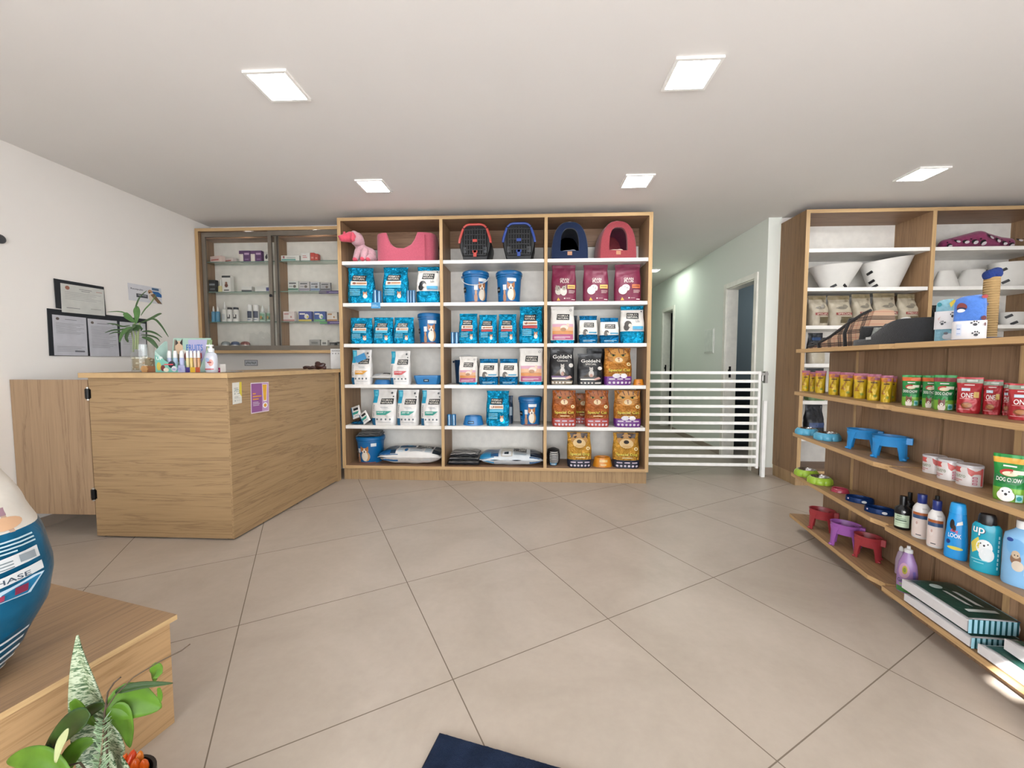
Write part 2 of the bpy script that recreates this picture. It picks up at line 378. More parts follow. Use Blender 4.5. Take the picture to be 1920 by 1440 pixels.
# ================================================================ GLASS CABINET
CF, CZ0, CZ1, CX0_, CX1_ = 4.06, 1.29, 2.592, LW + .004, -1.925
gc = thing('glass_cabinet', 'oak wall cabinet with sliding glass doors hung above the reception counter', 'cabinet', (0, CF, 0))
D2c = BACK - CF - .002
MB().box(CX0_, CX0_ + .035, 0, D2c, CZ0, CZ1, 0, 1).build('side_panel', [IN_Z, EDGEZ], gc, smooth=0)
MB().box(CX1_ - .03, CX1_, 0, D2c, CZ0, CZ1, 0, 1).build('side_panel', [IN_Z, EDGEZ], gc, smooth=0)
MB().box(CX0_ + .035, CX1_ - .03, 0, D2c, CZ1 - .032, CZ1, 0, 1).build('top_panel', [IN_X, EDGE], gc, smooth=0)
MB().box(CX0_ + .035, CX1_ - .03, 0, D2c, CZ0, CZ0 + .03, 0, 1).build('bottom_panel', [IN_X, EDGE], gc, smooth=0)
MB().box(-2.705, -2.675, .055, D2c - .004, CZ0 + .03, CZ1 - .032, 0, 0).build('divider', IN_Z, gc, smooth=0)
MB().box(CX0_ + .035, CX1_ - .03, D2c - .01, D2c, CZ0 + .03, CZ1 - .032).build('back_panel', MELAB, gc, smooth=0)
MB().box(CX0_ + .035, CX1_ - .03, .055, D2c - .01, 2.50, 2.515).build('inner_top_rail', IN_X, gc, smooth=0)
GZ = [2.262, 1.946, 1.628]; GLS = glass('shelf_glass', (.86, .93, .90)); GLE = pm('#6f8f84', .15); GLD = glass('door_glass', (.97, .97, .96), .7)
for x in (-3.02, -2.28):
    MB().lathe([(.03, CZ1 - .042), (.038, CZ1 - .032)], 20, c=(x, .10)).build('puck_light', emit('puck_glow', (1, .96, .9), 130), gc)
for z in GZ:
    for a, b in ((CX0_ + .035, -2.705), (-2.675, CX1_ - .03)):
        s = MB().box(a, b, .062, D2c - .01, z - .008, z, 0, 1).build('glass_shelf', [GLS, GLE], gc, smooth=0)
ALU = pm('#8d8478', .35, .55)
for (a, b, yy) in ((CX0_ + .045, -2.66, .030), (-2.755, CX1_ - .032, .008)):
    z0, z1, t = CZ0 + .032, CZ1 - .034, .048
    mb = MB().box(a, a + t * .8, yy, yy + .018, z0, z1).box(b - t * .8, b, yy, yy + .018, z0, z1).box(a + t * .8, b - t * .8, yy, yy + .018, z0, z0 + t).box(a + t * .8, b - t * .8, yy, yy + .018, z1 - t, z1)
    d = mb.build('sliding_door', ALU, gc, smooth=0)
    MB().box(a + t * .8, b - t * .8, yy + .007, yy + .011, z0 + t, z1 - t).build('glass_pane', GLD, d, smooth=0)
    if yy < .02:
        MB().lathe([(.012, 0), (.015, .006), (.015, .014), (.010, .018)], 16).build('lock_knob', pm('#26262a', .3, .7), d)
        k = d.children[-1]; k.rotation_euler = (pi / 2, 0, 0); k.location = (-2.733, yy, atz(0, 0, 0).z + 1.89)
    else:
        MB().box(b - .012, b, yy - .004, yy, z0, z1).build('pull_strip', pm('#3a3734', .4, .3), d, smooth=0)

# ================================================================ COUNTER
ct = thing('reception_counter', 'oak reception counter with horizontal grain and a side swing door', 'counter')
def slab(name, pts, z0, z1, m, p=ct, em=None): return MB().prism(pts, z0, z1, 0, 'XY', 1 if em else 0).build(name, [m, em] if em else m, p, smooth=0)
slab('worktop', [(-3.005, 2.475), (-1.978, 2.475), (-1.925, 3.88), (-1.925, 4.275), (-2.55, 4.275), (-2.55, 3.05), (-3.005, 3.05)], 1.093, 1.125, OAKX, ct, pm('#bb9c70', .45, 0, 'plain', .08, k=1.0))
MB().box(-2.965, -2.004, 2.50, 2.52, .012, 1.093).build('front_panel', OAKX, ct, smooth=0)
slab('side_panel', [(-2.004, 2.499), (-1.992, 2.499), (-1.944, 3.86), (-1.97, 3.86)], .012, 1.093, OAKY, ct)
slab('end_post', [(-1.975, 3.82), (-1.938, 3.82), (-1.936, 3.88), (-1.975, 3.88)], .0, 1.093, OAKZ, ct)
MB().box(-2.965, -2.945, 2.52, 3.0, .012, 1.093).build('end_panel', OAKZ, ct, smooth=0)
FEET = pm('#2a2622', .7)
for x, y in ((-2.93, 2.54), (-2.05, 2.54), (-2.0, 3.2)): MB().lathe([(.02, 0), (.02, .012)], 12, c=(x, y)).build('foot', FEET, ct)
dr = MB().box(LW + .006, -2.975, 2.505, 2.523, .155, 1.078).build('swing_door', wood('Z', '#a78b6d', '#856b53', 'oak_door'), ct, smooth=0)
for z in (.30, .985):
    mb = MB().lathe([(.013, z - .035), (.013, z + .035)], 14, c=(-2.97, 2.498)).lathe([(.008, z - .045), (.008, z - .035)], 10, 1, c=(-2.97, 2.498)).lathe([(.008, z + .035), (.008, z + .045)], 10, 1, c=(-2.97, 2.498)).box(-2.995, -2.95, 2.4995, 2.505, z - .03, z + .03, 0)
    mb.build('hinge', [pm('#151515', .35, .5), pm('#c9c6bf', .3, .8)], ct)

# ================================================================ WHITE GATE TO THE HALL
gt = thing('barrier_gate', 'white metal gate of horizontal bars closing the hallway', 'gate', (0, 4.20, 0))
GW = pm('#f1f0ec', .3, k=1.0)
for i in range(12):
    z = 1.085 - i * .0873; MB().box(1.175, 2.325, -.010, .010, z - .015, z + .015).build('bar', GW, gt, smooth=0, bev=.003)
MB().box(2.325, 2.35, -.013, .013, .09, 1.10).build('post', GW, gt, smooth=0, bev=.003)
MB().box(1.150, 1.175, -.013, .013, .0, 1.10).build('post', GW, gt, smooth=0, bev=.003)
MB().box(2.38, 2.415, -.02, .02, .0, .80).build('hinge_post', GW, gt, smooth=0, bev=.003)
MB().box(2.35, 2.42, -.012, .075, 1.06, 1.085).box(2.385, 2.41, -.02, .02, .98, 1.10).lathe([(.012, 1.0), (.012, 1.075)], 10, c=(2.37, 0)).build('latch', pm('#b9b7b2', .35, .7), gt)
pn = thing('breaker_panel', 'flush white electrical panel door on the hallway wall between two doorways', 'electrical panel', (2.42, 5.565, 1.48), -pi / 2)
MB().box(-.145, .145, -.012, -.0005, -.165, .165).build('frame', pm('#e6e6df', .4, k=1.0), pn, smooth=0, bev=.002)
MB().box(-.13, .13, -.018, -.012, -.15, .15).build('door', pm('#dfe2da', .4, k=1.0), pn, smooth=0, bev=.002)

# ================================================================ WHITE-SHELVED CABINET AT THE BACK RIGHT
rc = thing('display_cabinet', 'tall oak cabinet with white shelves of cones and bags behind the gondola', 'shelving unit', (0, 3.90, 0))
RD = .396; RZ = [2.255, 1.895, 1.54, 1.18, .825, .47]
def rp(name, x0, x1, z0, z1, m, em, y0=0, y1=RD): return MB().box(x0, x1, y0, y1, z0, z1, 0, 1).build(name, [m, em], rc, smooth=0)
SIDEW = wood('Z', '#8c6d4e', '#6b523a', 'oak_side')
rp('side_panel', 2.545, 2.58, .118, 2.61, SIDEW, EDGEZ); rp('divider', 3.665, 3.70, .148, 2.578, IN_Z, EDGEZ); rp('divider', 4.77, 4.805, .148, 2.578, IN_Z, EDGEZ)
rp('side_panel', 5.50, 5.535, .118, 2.61, SIDEW, EDGEZ)
rp('top_panel', 2.58, 5.50, 2.578, 2.61, IN_X, EDGE); rp('bottom_panel', 2.58, 5.50, .118, .148, IN_X, EDGE)
MB().box(2.552, 5.53, .02, RD, 0, .118).build('plinth', OAKZ, rc, smooth=0)
MB().box(2.58, 5.50, RD - .012, RD, .148, 2.578).build('back_panel', MELAB, rc, smooth=0)
for a, b in ((2.58, 3.665), (3.70, 4.77), (4.805, 5.50)):
    for z in RZ: MB().box(a, b, .012, RD - .012, z - .033, z).build('shelf', MELA, rc, smooth=0)

# ================================================================ GONDOLAS (shelves running away from the viewer)
GZS = [1.286, .990, .697, .41, .11]
GONX = wood('X', '#9a7b5a', '#7b5f43', 'oak_gondola'); GEDGE = wood('X', '#bd9a6d', '#a07d54', 'oak_edge')
GPAN = wood('Z', '#987a5e', '#7b6048', 'oak_panel')
GON = []
def gondola(label, p0, ang, L, sk=0):
    r = -(pi / 2 + radians(ang)); t = thing('gondola_shelf', label, 'gondola shelf', (p0[0], p0[1], 0), r); GON.append((Vector((p0[0], p0[1])), r, L))
    DP = .205
    for i, z in enumerate(GZS):
        dp = .43 if i == 0 else DP
        poly = [(.003, 0), (L - .10, 0), (L - .02, .03), (L - .003, dp), (.003 + sk * dp, dp)]
        MB().prism(poly, z - .024, z, 0, 'XY', 1).build('top_board' if i == 0 else 'shelf', [GONX, GEDGE], t, smooth=0)
    MB().box(.006 + sk * .226, L - .006, DP + .001, DP + .021, .0, GZS[0] - .025, 0, 0).build('back_panel', GPAN, t, smooth=0)
    MB().box(.35, .375, DP - .03, DP, .0, GZS[0] - .025, 0, 1).build('upright', [GPAN, EDGEZ], t, smooth=0)
    MB().box(.05, L - .08, .10, .118, 0, GZS[-1] - .025).build('kick_board', GPAN, t, smooth=0)
    for x in (.08, L - .1): MB().box(x, x + .02, .235, .40, 0, GZS[0] - .025).build('support', GPAN, t, smooth=0)
    return t
gondola('oak gondola with yellow pouches and flower bowls, standing before the cabinet', (1.855, 2.897), 9.1, .942)
gondola('oak gondola with shampoo bottles, red and green pouches, tins and pads', (1.706, 1.966), 5.4, .93, .075)
def gon(unit, px, py, off):
    """Room point on a gondola's line, off metres behind its front edge, seen at photo column px."""
    p, r, L = GON[unit]; d = Vector((cos(r), sin(r))); nrm = Vector((-sin(r), cos(r))); q = p + nrm * off
    k = ray(px, py); den = k.x * d.y - k.y * d.x; tt = (q.x * d.y - q.y * d.x) / den
    return Vector((k.x * tt, k.y * tt))

# ================================================================ DISPLAY PLATFORM AND MAT
PZ = .36
pf = thing('display_platform', 'low oak display box beside the entrance, a big food sack on it', 'platform', (-1.178, 1.215, 0), radians(-13.4))
MB().box(-1.25, 0, -1.25, 0, PZ - .016, PZ, 0, 0).build('top_board', [wood('Y', '#97795a', '#7a614a', 'oak_platform')], pf, smooth=0)
MB().box(-1.24, -.004, -1.24, -.02, 0, PZ - .016).build('box_body', wood('Y', '#b9966c', '#96754f', 'oak_platform_side'), pf, smooth=0)
MB().box(-.0005, .0012, -1.25, 0, PZ - .016, PZ).build('edge_band', wood('Y', '#cbab7c', '#b8966a', 'oak_edge'), pf, smooth=0)
mt = thing('door_mat', 'navy blue carpet door mat on the tiles at the entrance', 'door mat', (-.294, 1.196, 0), radians(-13.5))
NAVY = pm('#28344c', .95, 0, 'pile', .35, .1)
random.seed(4)
MB().grid(lambda a, b: (a * .8, -b * .55, .012 + (.004 if 0 < a < 1 and 0 < b < 1 else -.006) + .0025 * noise.noise(Vector((a * 90, b * 60, 1)))), 110, 76).build('pile', NAVY, mt)
MB().box(0, .8, -.55, 0, 0, .008).build('backing', pm('#2b2427', .8), mt, smooth=0)
# ================================================================ BAGS
def sm(t, a, b): x = max(0, min(1, (t - a) / (b - a))); return x * x * (3 - 2 * x)
def bag(name, label, cat, group, loc, w, h, d, rz, mats, bands, ops, seed, lean=.04, amp=.006, gusset=3.3, taper=.04, flop=0, crinkle=0, wfn=None):
    """A stand-up pouch: wide gusset at the base, pressed flat at the top, the print following its front."""
    def surf(u, t, side, e=0, ck=1.0):
        W = w * (wfn(t) if wfn else (1 - taper * sm(t, .55, 1) - .05 * (1 - sm(t, 0, .10)) - (.05 * sm(t, .5, .82) - .05 * sm(t, .84, 1) if taper > 0 else 0)))
        D = d * (.94 + .06 * sin(pi * min(1, t / .6))) * (1 - sm(t, .42, .95)) + .009
        x = u * W + flop * h * t * t
        y = D / 2 * max(0, 1 - abs(2 * u) ** gusset) ** .36
        wr = amp * noise.noise(Vector((u * 5 + seed, t * 6.5, seed * 1.7))) + amp * .5 * noise.noise(Vector((u * 12, t * 14 + seed, seed)))
        if crinkle and ck: wr += crinkle * noise.turbulence(Vector((u * 9 + seed, t * 11, seed * .7)), 3, True) - crinkle * .4
        wr *= 1 - .5 * sm(t, .9, 1)
        return (x, (y + e if side else -y - e) + wr + lean * h * t, max(0, t) * h)
    us = [.5 * sin(pi / 2 * s / 14) for s in range(-14, 15)]
    def shell(t0, t1, n):
        mb = MB(); Rg = []; mt = []
        for j in range(n + 1):
            t = t0 + (t1 - t0) * j / n
            Rg.append([surf(u, t, 0) for u in us] + [surf(u, t, 1) for u in us[::-1][1:-1]])
            if j < n:
                tc = t + (t1 - t0) / n / 2; k = len(bands) - 1
                for i, (tt, mi) in enumerate(bands):
                    if tc < tt: k = i; break
                mt.append(bands[k][1])
        mb.rings(Rg, 0, True, True, True, mt); return mb
    T0 = thing(name, label, cat, loc, rz, group)
    shell(0, .925, 32).build('pouch', mats, T0, smooth=70)
    shell(.927, 1.0, 3).build('top_seal', mats, T0, smooth=50)
    if ops: prints('front_print', T0, ops, lambda u, v, e: surf(u, min(v, 1), 0, e, 0), r=.4, e0=.0016 + crinkle * .42, de=min(.0006, .014 / len(ops)), sub=8)
    return T0
TEAL = pm('#0e93bd', .25, .8, 'foil', .4, k=1.0); TEALD = pm('#0b6796', .26, .8, 'foil', .4, k=1.0); WHT = pm('#efeae2', .42, 0, 'film', .03); WHTF = pm('#e9e6e2', .35, .1, 'film', .04)
BLK, CRM, INK = '#15181b', '#efe9dd', '#26323a'
def icons(v, c, n=5, u0=-.36, u1=.36, r=.035, k=1.0): return [E(u0 + (u1 - u0) * i / (n - 1), v, r, r * k, c) for i in range(n)]
def blacklabel(cx, cy, sx=1, sy=1, t=.0):
    return [G(BLK, (cx - .27 * sx, cy - .075 * sy), (cx + .25 * sx, cy - .085 * sy + t), (cx + .28 * sx, cy + .08 * sy + t), (cx - .25 * sx, cy + .085 * sy)),
            T('FORMULA', cx, cy + .036 * sy + t / 2, .44 * sx, .05 * sy, CRM), T('NATURAL', cx, cy - .034 * sy + t / 2, .44 * sx, .05 * sy, CRM)]
def pup(cx, cy, s, a, c='#c98f5a', d='#3a2a22', wht='#efe3d2'):
    return [E(cx, cy - s * .9 * a, s * .9, s * 1.0 * a, wht), E(cx, cy, s * .8, s * .7 * a, c), G(c, (cx - s * .8, cy + s * .2 * a), (cx - s * .75, cy + s * 1.1 * a), (cx - s * .2, cy + s * .6 * a)), G(c, (cx + s * .8, cy + s * .2 * a), (cx + s * .75, cy + s * 1.1 * a), (cx + s * .2, cy + s * .6 * a)),
            E(cx, cy - s * .3 * a, s * .4, s * .4 * a, wht), E(cx, cy - s * .22 * a, s * .14, s * .1 * a, d), E(cx - s * .35, cy + s * .15 * a, s * .1, s * .09 * a, d), E(cx + s * .35, cy + s * .15 * a, s * .1, s * .09 * a, d)]
def k_teal(red=False, warm='#b97b4e'):
    o = blacklabel(-.04, .70) + [R(-.33, .26, .49, .605, '#eadfd2'), E(-.2, .545, .07, .03, '#8c4d33'), R(-.12, .24, .525, .565, warm)]
    o += [R(-.33, .26, .405, .48, '#b64040' if red else '#4fb5d4')]
    o += [R(-.36, .02, .35 - i * .045, .365 - i * .045, '#9ad9ea') for i in range(4)] + pup(.2, .25, .085, .75, '#c9885a')
    return [TEAL], [(1, 0)], o
def k_life(dog='#1d2226', up=.0):
    o = blacklabel(.0, .73) + [E(-.2, .50, .15, .1, dog), E(-.27, .42, .11, .09, dog), E(-.12, .47, .07, .05, '#e5dccf'), G(dog, (-.3, .5), (-.38, .4), (-.28, .42)), T('Life', .2, .585, .16, .06, '#8a8f94'),
         R(-.02, .42, .37, .45, '#58b4dd'), R(-.02, .42, .345, .36, '#2a84b4'), E(.4, .85, .03, .018, INK)]
    return [TEAL, WHT], [(.33, 0), (.90, 1), (1, 0)], o
def k_small_life():
    o = blacklabel(.02, .66, 1.05, 1.05) + [E(-.18, .42, .12, .085, '#5c5550'), E(-.22, .37, .1, .08, '#6a625b'), E(-.12, .39, .05, .04, '#d8cfc2'), R(.0, .42, .36, .41, '#4fa5c9'), R(-.3, .35, .1, .115, '#bfe6f2'), R(-.3, .2, .06, .072, '#bfe6f2')]
    return [TEALD, WHT], [(.31, 0), (.83, 1), (1, 0)], o
def k_pink():
    o = blacklabel(.02, .71, 1.02, 1.0) + [R(-.42, .42, .44, .52, '#d9a7b9'), R(-.42, .42, .34, .44, '#e8b48a'), R(-.42, .42, .245, .335, '#d98f4a'), R(-.42, .42, .10, .24, '#b2507c'), E(.06, .42, .16, .07, '#efdccb'), E(.2, .49, .06, .05, '#e7cdb6'), E(.02, .37, .12, .05, '#b98a63'),
         R(-.35, .3, .16, .175, '#f1d8e2'), R(-.35, .1, .13, .14, '#f1d8e2'), E(.36, .9, .05, .03, '#5d6266'), E(.36, .9, .035, .02, '#efeae2')]
    return [TEAL, WHT], [(.09, 0), (1, 1)], o
def k_vet(wedge='#e0a23c', word='RENAL'):
    o = [R(-.5, -.27, .62, .985, '#1a9fc4'), R(-.44, -.30, .8, .95, '#58c5de'), R(-.5, -.30, .0, .2, '#0f5f88')] + blacklabel(.14, .66, 1.0, .95, .01)
    o += [T('VET CARE', -.38, .40, .34, .05, '#2b3a44', pi / 2), G(wedge, (-.26, .29), (-.26, .40), (.36, .40), (.12, .29)), T(word, -.05, .36, .34, .035, '#ffffff'),
          R(-.1, .2, .5, .51, '#8d959b'), R(-.05, .25, .47, .478, '#aab0b5')] + icons(.17, '#5b6870', 4, -.22, .3, .035, .8) + [R(-.2, .35, .09, .098, '#9aa2a7'), E(.33, .9, .05, .03, '#5d6266'), E(.4, .8, .03, .02, INK)]
    return [WHTF], [(1, 0)], o
def k_maroon(animal='dog', tagc='#e7c46a'):
    o = [T('GRAN', .02, .60, .36, .065, '#f0e6dc'), T('PLUS', .02, .53, .34, .065, '#f0e6dc')]
    if animal == 'cat': o += [E(-.22, .28, .13, .10, '#cfc6ba'), E(-.25, .36, .1, .07, '#9c9084'), E(-.02, .27, .13, .11, '#e5ddd2'), E(.0, .36, .09, .06, '#b3a798'), G('#9c9084', (-.34, .38), (-.32, .45), (-.26, .4)), G('#b3a798', (.02, .4), (.08, .46), (.08, .38)), E(-.22, .36, .02, .012, BLK), E(.0, .36, .02, .012, BLK)]
    else: o += [E(-.2, .29, .16, .105, '#efeae4'), E(-.1, .36, .15, .085, '#f4f0ea'), E(-.02, .33, .06, .05, '#e4ddd4'), E(-.05, .35, .015, .01, BLK), E(-.13, .38, .015, .01, BLK)]
    o += [R(.13, .44, .34, .44, tagc), R(.16, .40, .38, .40, '#8a4a2a'), R(.18, .43, .28, .293, '#d9bcb8'), R(.18, .43, .25, .263, '#d9bcb8'), R(.18, .38, .22, .233, '#d9bcb8'), G('#e5b53a', (-.3, .03), (-.16, .03), (-.23, .11)), E(.02, .085, .03, .017, '#efe6e0'), R(.08, .24, .08, .09, '#d9bcb8'), R(.3, .44, .04, .06, '#efe6e0')]
    return [pm('#7c2243', .45, .05, 'film', .12)], [(1, 0)], o
def k_golden(word):
    cat = '#c9c3bb'
    o = [R(-.4, -.1, .93, .945, '#8b8d8f'), R(-.4, -.2, .885, .91, '#6d6f72'), T('GoldeN', .02, .765, .80, .10, '#f4f1ea'), T(word, .02, .66, .44, .055, '#d6d1c8'), G('#4d4337', (-.42, .22), (.0, .48), (.44, .22)), E(.02, .36, .1, .115, cat), E(.02, .5, .075, .05, cat), G(cat, (-.05, .52), (-.045, .58), (.0, .545)), G(cat, (.09, .52), (.085, .58), (.04, .545)), E(-.01, .505, .012, .008, BLK), E(.05, .505, .012, .008, BLK), E(.02, .30, .06, .06, '#b98f7e')]
    o += [E(.36, .53, .09, .055, '#d9d4cc'), R(-.42, .3, .2, .25, '#6d4f7c') if word == 'Gatos' else R(-.42, .3, .24, .255, '#777777'), R(-.4, .2, .16, .205, '#e8e1d6'), G('#d7a79a', (.15, .15), (.4, .2), (.32, .26), (.12, .2)), R(-.42, .42, .02, .12, '#8a7a62' if word == 'Gatos' else '#3a3a3c')] + icons(.07, '#e5dfd4', 4, -.36, .05, .035, .75) + [R(.16, .4, .05, .09, '#e5dfd4')]
    return [pm('#1b1c1f', .38, .05, 'film', .2)], [(1, 0)], o
def k_special(kind):
    dogk = kind == 'dog'; band = {'purple': '#6f2f86', 'red': '#b3463c', 'dog': '#1e2436'}[kind]; body = {'purple': '#c58130', 'red': '#b9652a', 'dog': '#d29a35'}[kind]
    o = []
    if dogk: o += [E(0, .80, .36, .17, '#c08a3e'), G('#4b3424', (-.38, .98), (-.36, .84), (-.1, .86), (-.08, .99)), G('#4b3424', (.38, .98), (.36, .84), (.1, .86), (.08, .99)), E(0, .70, .27, .13, '#e6c58c'), E(-.18, .86, .055, .022, '#171310'), E(.18, .86, .055, .022, '#171310'), E(0, .74, .11, .05, '#2a201b'), R(-.14, .14, .635, .645, '#7a5a38'), E(0, .62, .2, .03, '#d9b070')]
    else:
        st = '#6b3f1d' if kind == 'purple' else '#7a3a1d'
        o += [E(0, .78, .40, .2, '#d99a4a' if kind == 'purple' else '#b5672e')] + [G(st, (-.4 + .2 * i, .97), (-.36 + .2 * i, .985), (-.26 + .17 * i, .86), (-.29 + .17 * i, .855)) for i in range(5)] + [G(st, (-.42, .75 - .05 * i), (-.42, .765 - .05 * i), (-.2, .735 - .04 * i), (-.2, .725 - .04 * i)) for i in range(3)] + [G(st, (.42, .75 - .05 * i), (.42, .765 - .05 * i), (.2, .735 - .04 * i), (.2, .725 - .04 * i)) for i in range(3)]
        o += [E(-.19, .80, .085, .03, '#a8a44a'), E(.19, .80, .085, .03, '#a8a44a'), E(-.19, .80, .04, .028, '#15120f'), E(.19, .80, .04, .028, '#15120f'), G('#3a211a', (-.32, .835), (-.1, .80), (-.1, .815), (-.32, .855)), G('#3a211a', (.32, .835), (.1, .80), (.1, .815), (.32, .855)), E(0, .68, .15, .07, '#ecd3a8'), G('#a04a3a', (-.05, .73), (.05, .73), (0, .69)), R(-.012, .012, .64, .69, '#5a3323')]
    o += [E(.34, .56, .075, .045, '#f3e3b0'), E(.34, .56, .04, .024, '#c48a2c'), R(-.44, .44, .0, .235, band)]
    w = 'Special Dog' if dogk else 'Special Cat'
    o += [T(w, 0.004, .385, .80, .105, '#33260f'), T(w, -.004, .395, .78, .095, '#f2dc4a'), R(-.18, .2, .295, .315, '#f0dba0')]
    if kind == 'purple': o += [E(-.12, .25, .14, .06, '#d9d2da'), E(.14, .25, .12, .06, '#efe8ea')]
    o += icons(.07, '#dcd0da', 6, -.36, .36, .045, .7) + [R(-.38 + .28 * i, -.18 + .28 * i, .15, .185, '#cdbccb') for i in range(3)]
    return [pm(body, .28, .35, 'foil', .2), pm(band, .35, .2, 'film', .15)], [(.235, 1), (1, 0)], o

def ms(x0, x1, yt, row, d, off=.03):
    Yf = SF + off; q0 = aty(x0, yt + 25, Yf + d * .25).x; q1 = aty(x1, yt + 25, Yf + d * .25).x
    zt = aty((x0 + x1) / 2, yt, Yf + d * .45).z
    return ((q0 + q1) / 2, Yf + d / 2, ROW[row] + .0005), q1 - q0, min(zt - ROW[row], .365)
SEED = [0]
def shelfbag(label, x0, x1, yt, row, kind, d=.11, group=None, off=.03, rz=0, **k):
    SEED[0] += 1; loc, w, h = ms(x0, x1, yt, row, d, off); m, b, o = kind
    k.setdefault('crinkle', .009 if m[0] in (TEAL, TEALD) or 'orange' in (group or '') else 0)
    return bag('pet_food_bag', label, 'pet food bag', group, loc, w, h, d, rz, m, b, o, SEED[0] * 3.1, **k)
# ---- second shelf from the top
shelfbag('crumpled teal foil food bag, first on the second shelf of the first bay', 651, 700, 500, 1, k_teal(), .13, 'teal foil bags', flop=-.03, rz=.12)
shelfbag('teal foil food bag between two bunches of blue tins, second shelf of first bay', 716, 764, 500, 1, k_teal(), .12, 'teal foil bags', rz=.05)
shelfbag('white and teal bag with a large black dog head, second shelf beside the divider', 780, 825, 496, 1, k_life(), .12, 'white and teal bags')
shelfbag('maroon food bag showing two cats, on the second shelf of the third bay', 1034, 1081, 492, 1, k_maroon('cat'), .11, 'maroon bags')
shelfbag('maroon food bag with white dog and yellow tag, middle of the three maroon bags', 1094, 1142, 492, 1, k_maroon('dog'), .11, 'maroon bags')
shelfbag('maroon food bag with white dog and orange tag, beside the shelving side', 1153, 1203, 492, 1, k_maroon('dog', '#d9794a'), .11, 'maroon bags', rz=-.05)
# ---- third shelf
shelfbag('small teal foil bag against the outer side panel on the third shelf', 656, 697, 596, 2, k_teal(), .11, 'small teal foil bags', flop=-.02, rz=.12)
shelfbag('small teal foil bag, middle of three huddled together on the third shelf', 699, 736, 595, 2, k_teal(), .11, 'small teal foil bags', rz=.1)
shelfbag('small teal foil bag next to the blue bucket on the third shelf', 737, 775, 595, 2, k_teal(), .11, 'small teal foil bags', rz=.04)
shelfbag('teal bag with red band right beside the striped blue tin, third shelf', 860, 895, 588, 2, k_teal(True), .09, 'red banded teal bags')
shelfbag('teal bag with red band, second after the blue tin on the third shelf', 897, 932, 590, 2, k_teal(True), .09, 'red banded teal bags')
shelfbag('teal bag with red band standing just before the tall teal bag', 934, 969, 589, 2, k_teal(True), .09, 'red banded teal bags')
shelfbag('tall wrinkled teal bag with red band filling the end of the middle bay', 973, 1018, 572, 2, k_teal(True), .11, 'red banded teal bags')
shelfbag('white bag with pink and orange bands, third shelf of the third bay', 1032, 1078, 572, 2, k_pink(), .11, 'white and pink bags')
shelfbag('dark navy bag mostly hidden behind the white and pink bag, third shelf', 1050, 1083, 592, 2, ([pm('#1f2c3c', .4, .2, 'film')], [(1, 0)], []), .07, None, off=.19)
shelfbag('small white and teal dog bag after the pink banded bag, third shelf', 1086, 1121, 592, 2, k_small_life(), .09, 'small white and teal bags')
shelfbag('small white and teal dog bag just before the large white and teal bag', 1125, 1161, 596, 2, k_small_life(), .09, 'small white and teal bags')
shelfbag('large white and teal bag with spotted dog head, end of the third shelf', 1164, 1209, 571, 2, k_life('#4a4642'), .12, 'white and teal bags', rz=-.06)
# ---- fourth shelf
shelfbag('white slim bag with orange wedge and a blue card stuck on it', 658, 696, 656, 3, k_vet('#e0a23c', 'RENAL'), .09, 'white slim bags')
shelfbag('white slim bag with red wedge alone between flat packet and blue tray', 731, 769, 658, 3, k_vet('#d4585a', 'CARDIO'), .09, 'white slim bags')
shelfbag('small white and pink bag in front of the dark bucket, fourth shelf', 860, 895, 669, 3, k_pink(), .09, 'white and pink bags')
shelfbag('small white and navy puppy bag beside the small pink one, fourth shelf', 898, 934, 673, 3, k_small_life(), .09, 'small white and teal bags')
shelfbag('small white and navy puppy bag beside the tall pink bag, fourth shelf', 936, 971, 673, 3, k_small_life(), .09, 'small white and teal bags')
shelfbag('tall white and pink bag at the end of the middle bay, fourth shelf', 973, 1019, 653, 3, k_pink(), .11, 'white and pink bags')
shelfbag('black cat food bag with a grey cat and purple strip, fourth shelf', 1030, 1077, 652, 3, k_golden('Gatos'), .11, 'black bags')
shelfbag('black cat food bag with a pale sitting cat, second black bag', 1083, 1131, 663, 3, k_golden('SPECIAL'), .11, 'black bags')
shelfbag('plain black bag standing hidden behind the pale cat black bag', 1100, 1138, 652, 3, ([pm('#1b1c1f', .38, .05, 'film', .2)], [(1, 0)], []), .08, None, off=.19)
shelfbag('orange and purple cat bag beside the black bags on the fourth shelf', 1133, 1186, 652, 3, k_special('purple'), .12, 'orange cat and dog bags', rz=.1)
# ---- fifth shelf
shelfbag('white bag with green wedge nearest the pile of sachets, fifth shelf', 696, 742, 730, 4, k_vet('#35a08f', 'RECOVERY'), .11, 'white bags with green wedge', flop=.02)
shelfbag('white bag with green wedge, middle of three on the fifth shelf', 743, 784, 731, 4, k_vet('#35a08f', 'OBESIDADE'), .11, 'white bags with green wedge', flop=.02)
shelfbag('white bag with green wedge against the divider on the fifth shelf', 788, 828, 731, 4, k_vet('#35a08f', 'OBESIDADE'), .11, 'white bags with green wedge', flop=.02)
shelfbag('tall teal bag standing alone between blue bowl and bucket, fifth shelf', 911, 955, 733, 4, k_teal(), .11, 'teal foil bags', rz=-.04)
shelfbag('dark navy bag hidden behind the lone teal bag, fifth shelf', 930, 962, 742, 4, ([pm('#16324e', .4, .2, 'film')], [(1, 0)], [R(.3, .45, .3, .6, '#9fb4c2')]), .08, None, off=.19)
shelfbag('rusty orange cat bag with red base, first on the fifth shelf', 1035, 1081, 732, 4, k_special('red'), .12, 'orange cat and dog bags')
shelfbag('rusty cat bag pushed back between two others on the fifth shelf', 1075, 1112, 738, 4, k_special('red'), .09, 'orange cat and dog bags', off=.235)
shelfbag('rusty orange cat bag with red base, second on the fifth shelf', 1097, 1143, 732, 4, k_special('red'), .12, 'orange cat and dog bags', rz=-.03)
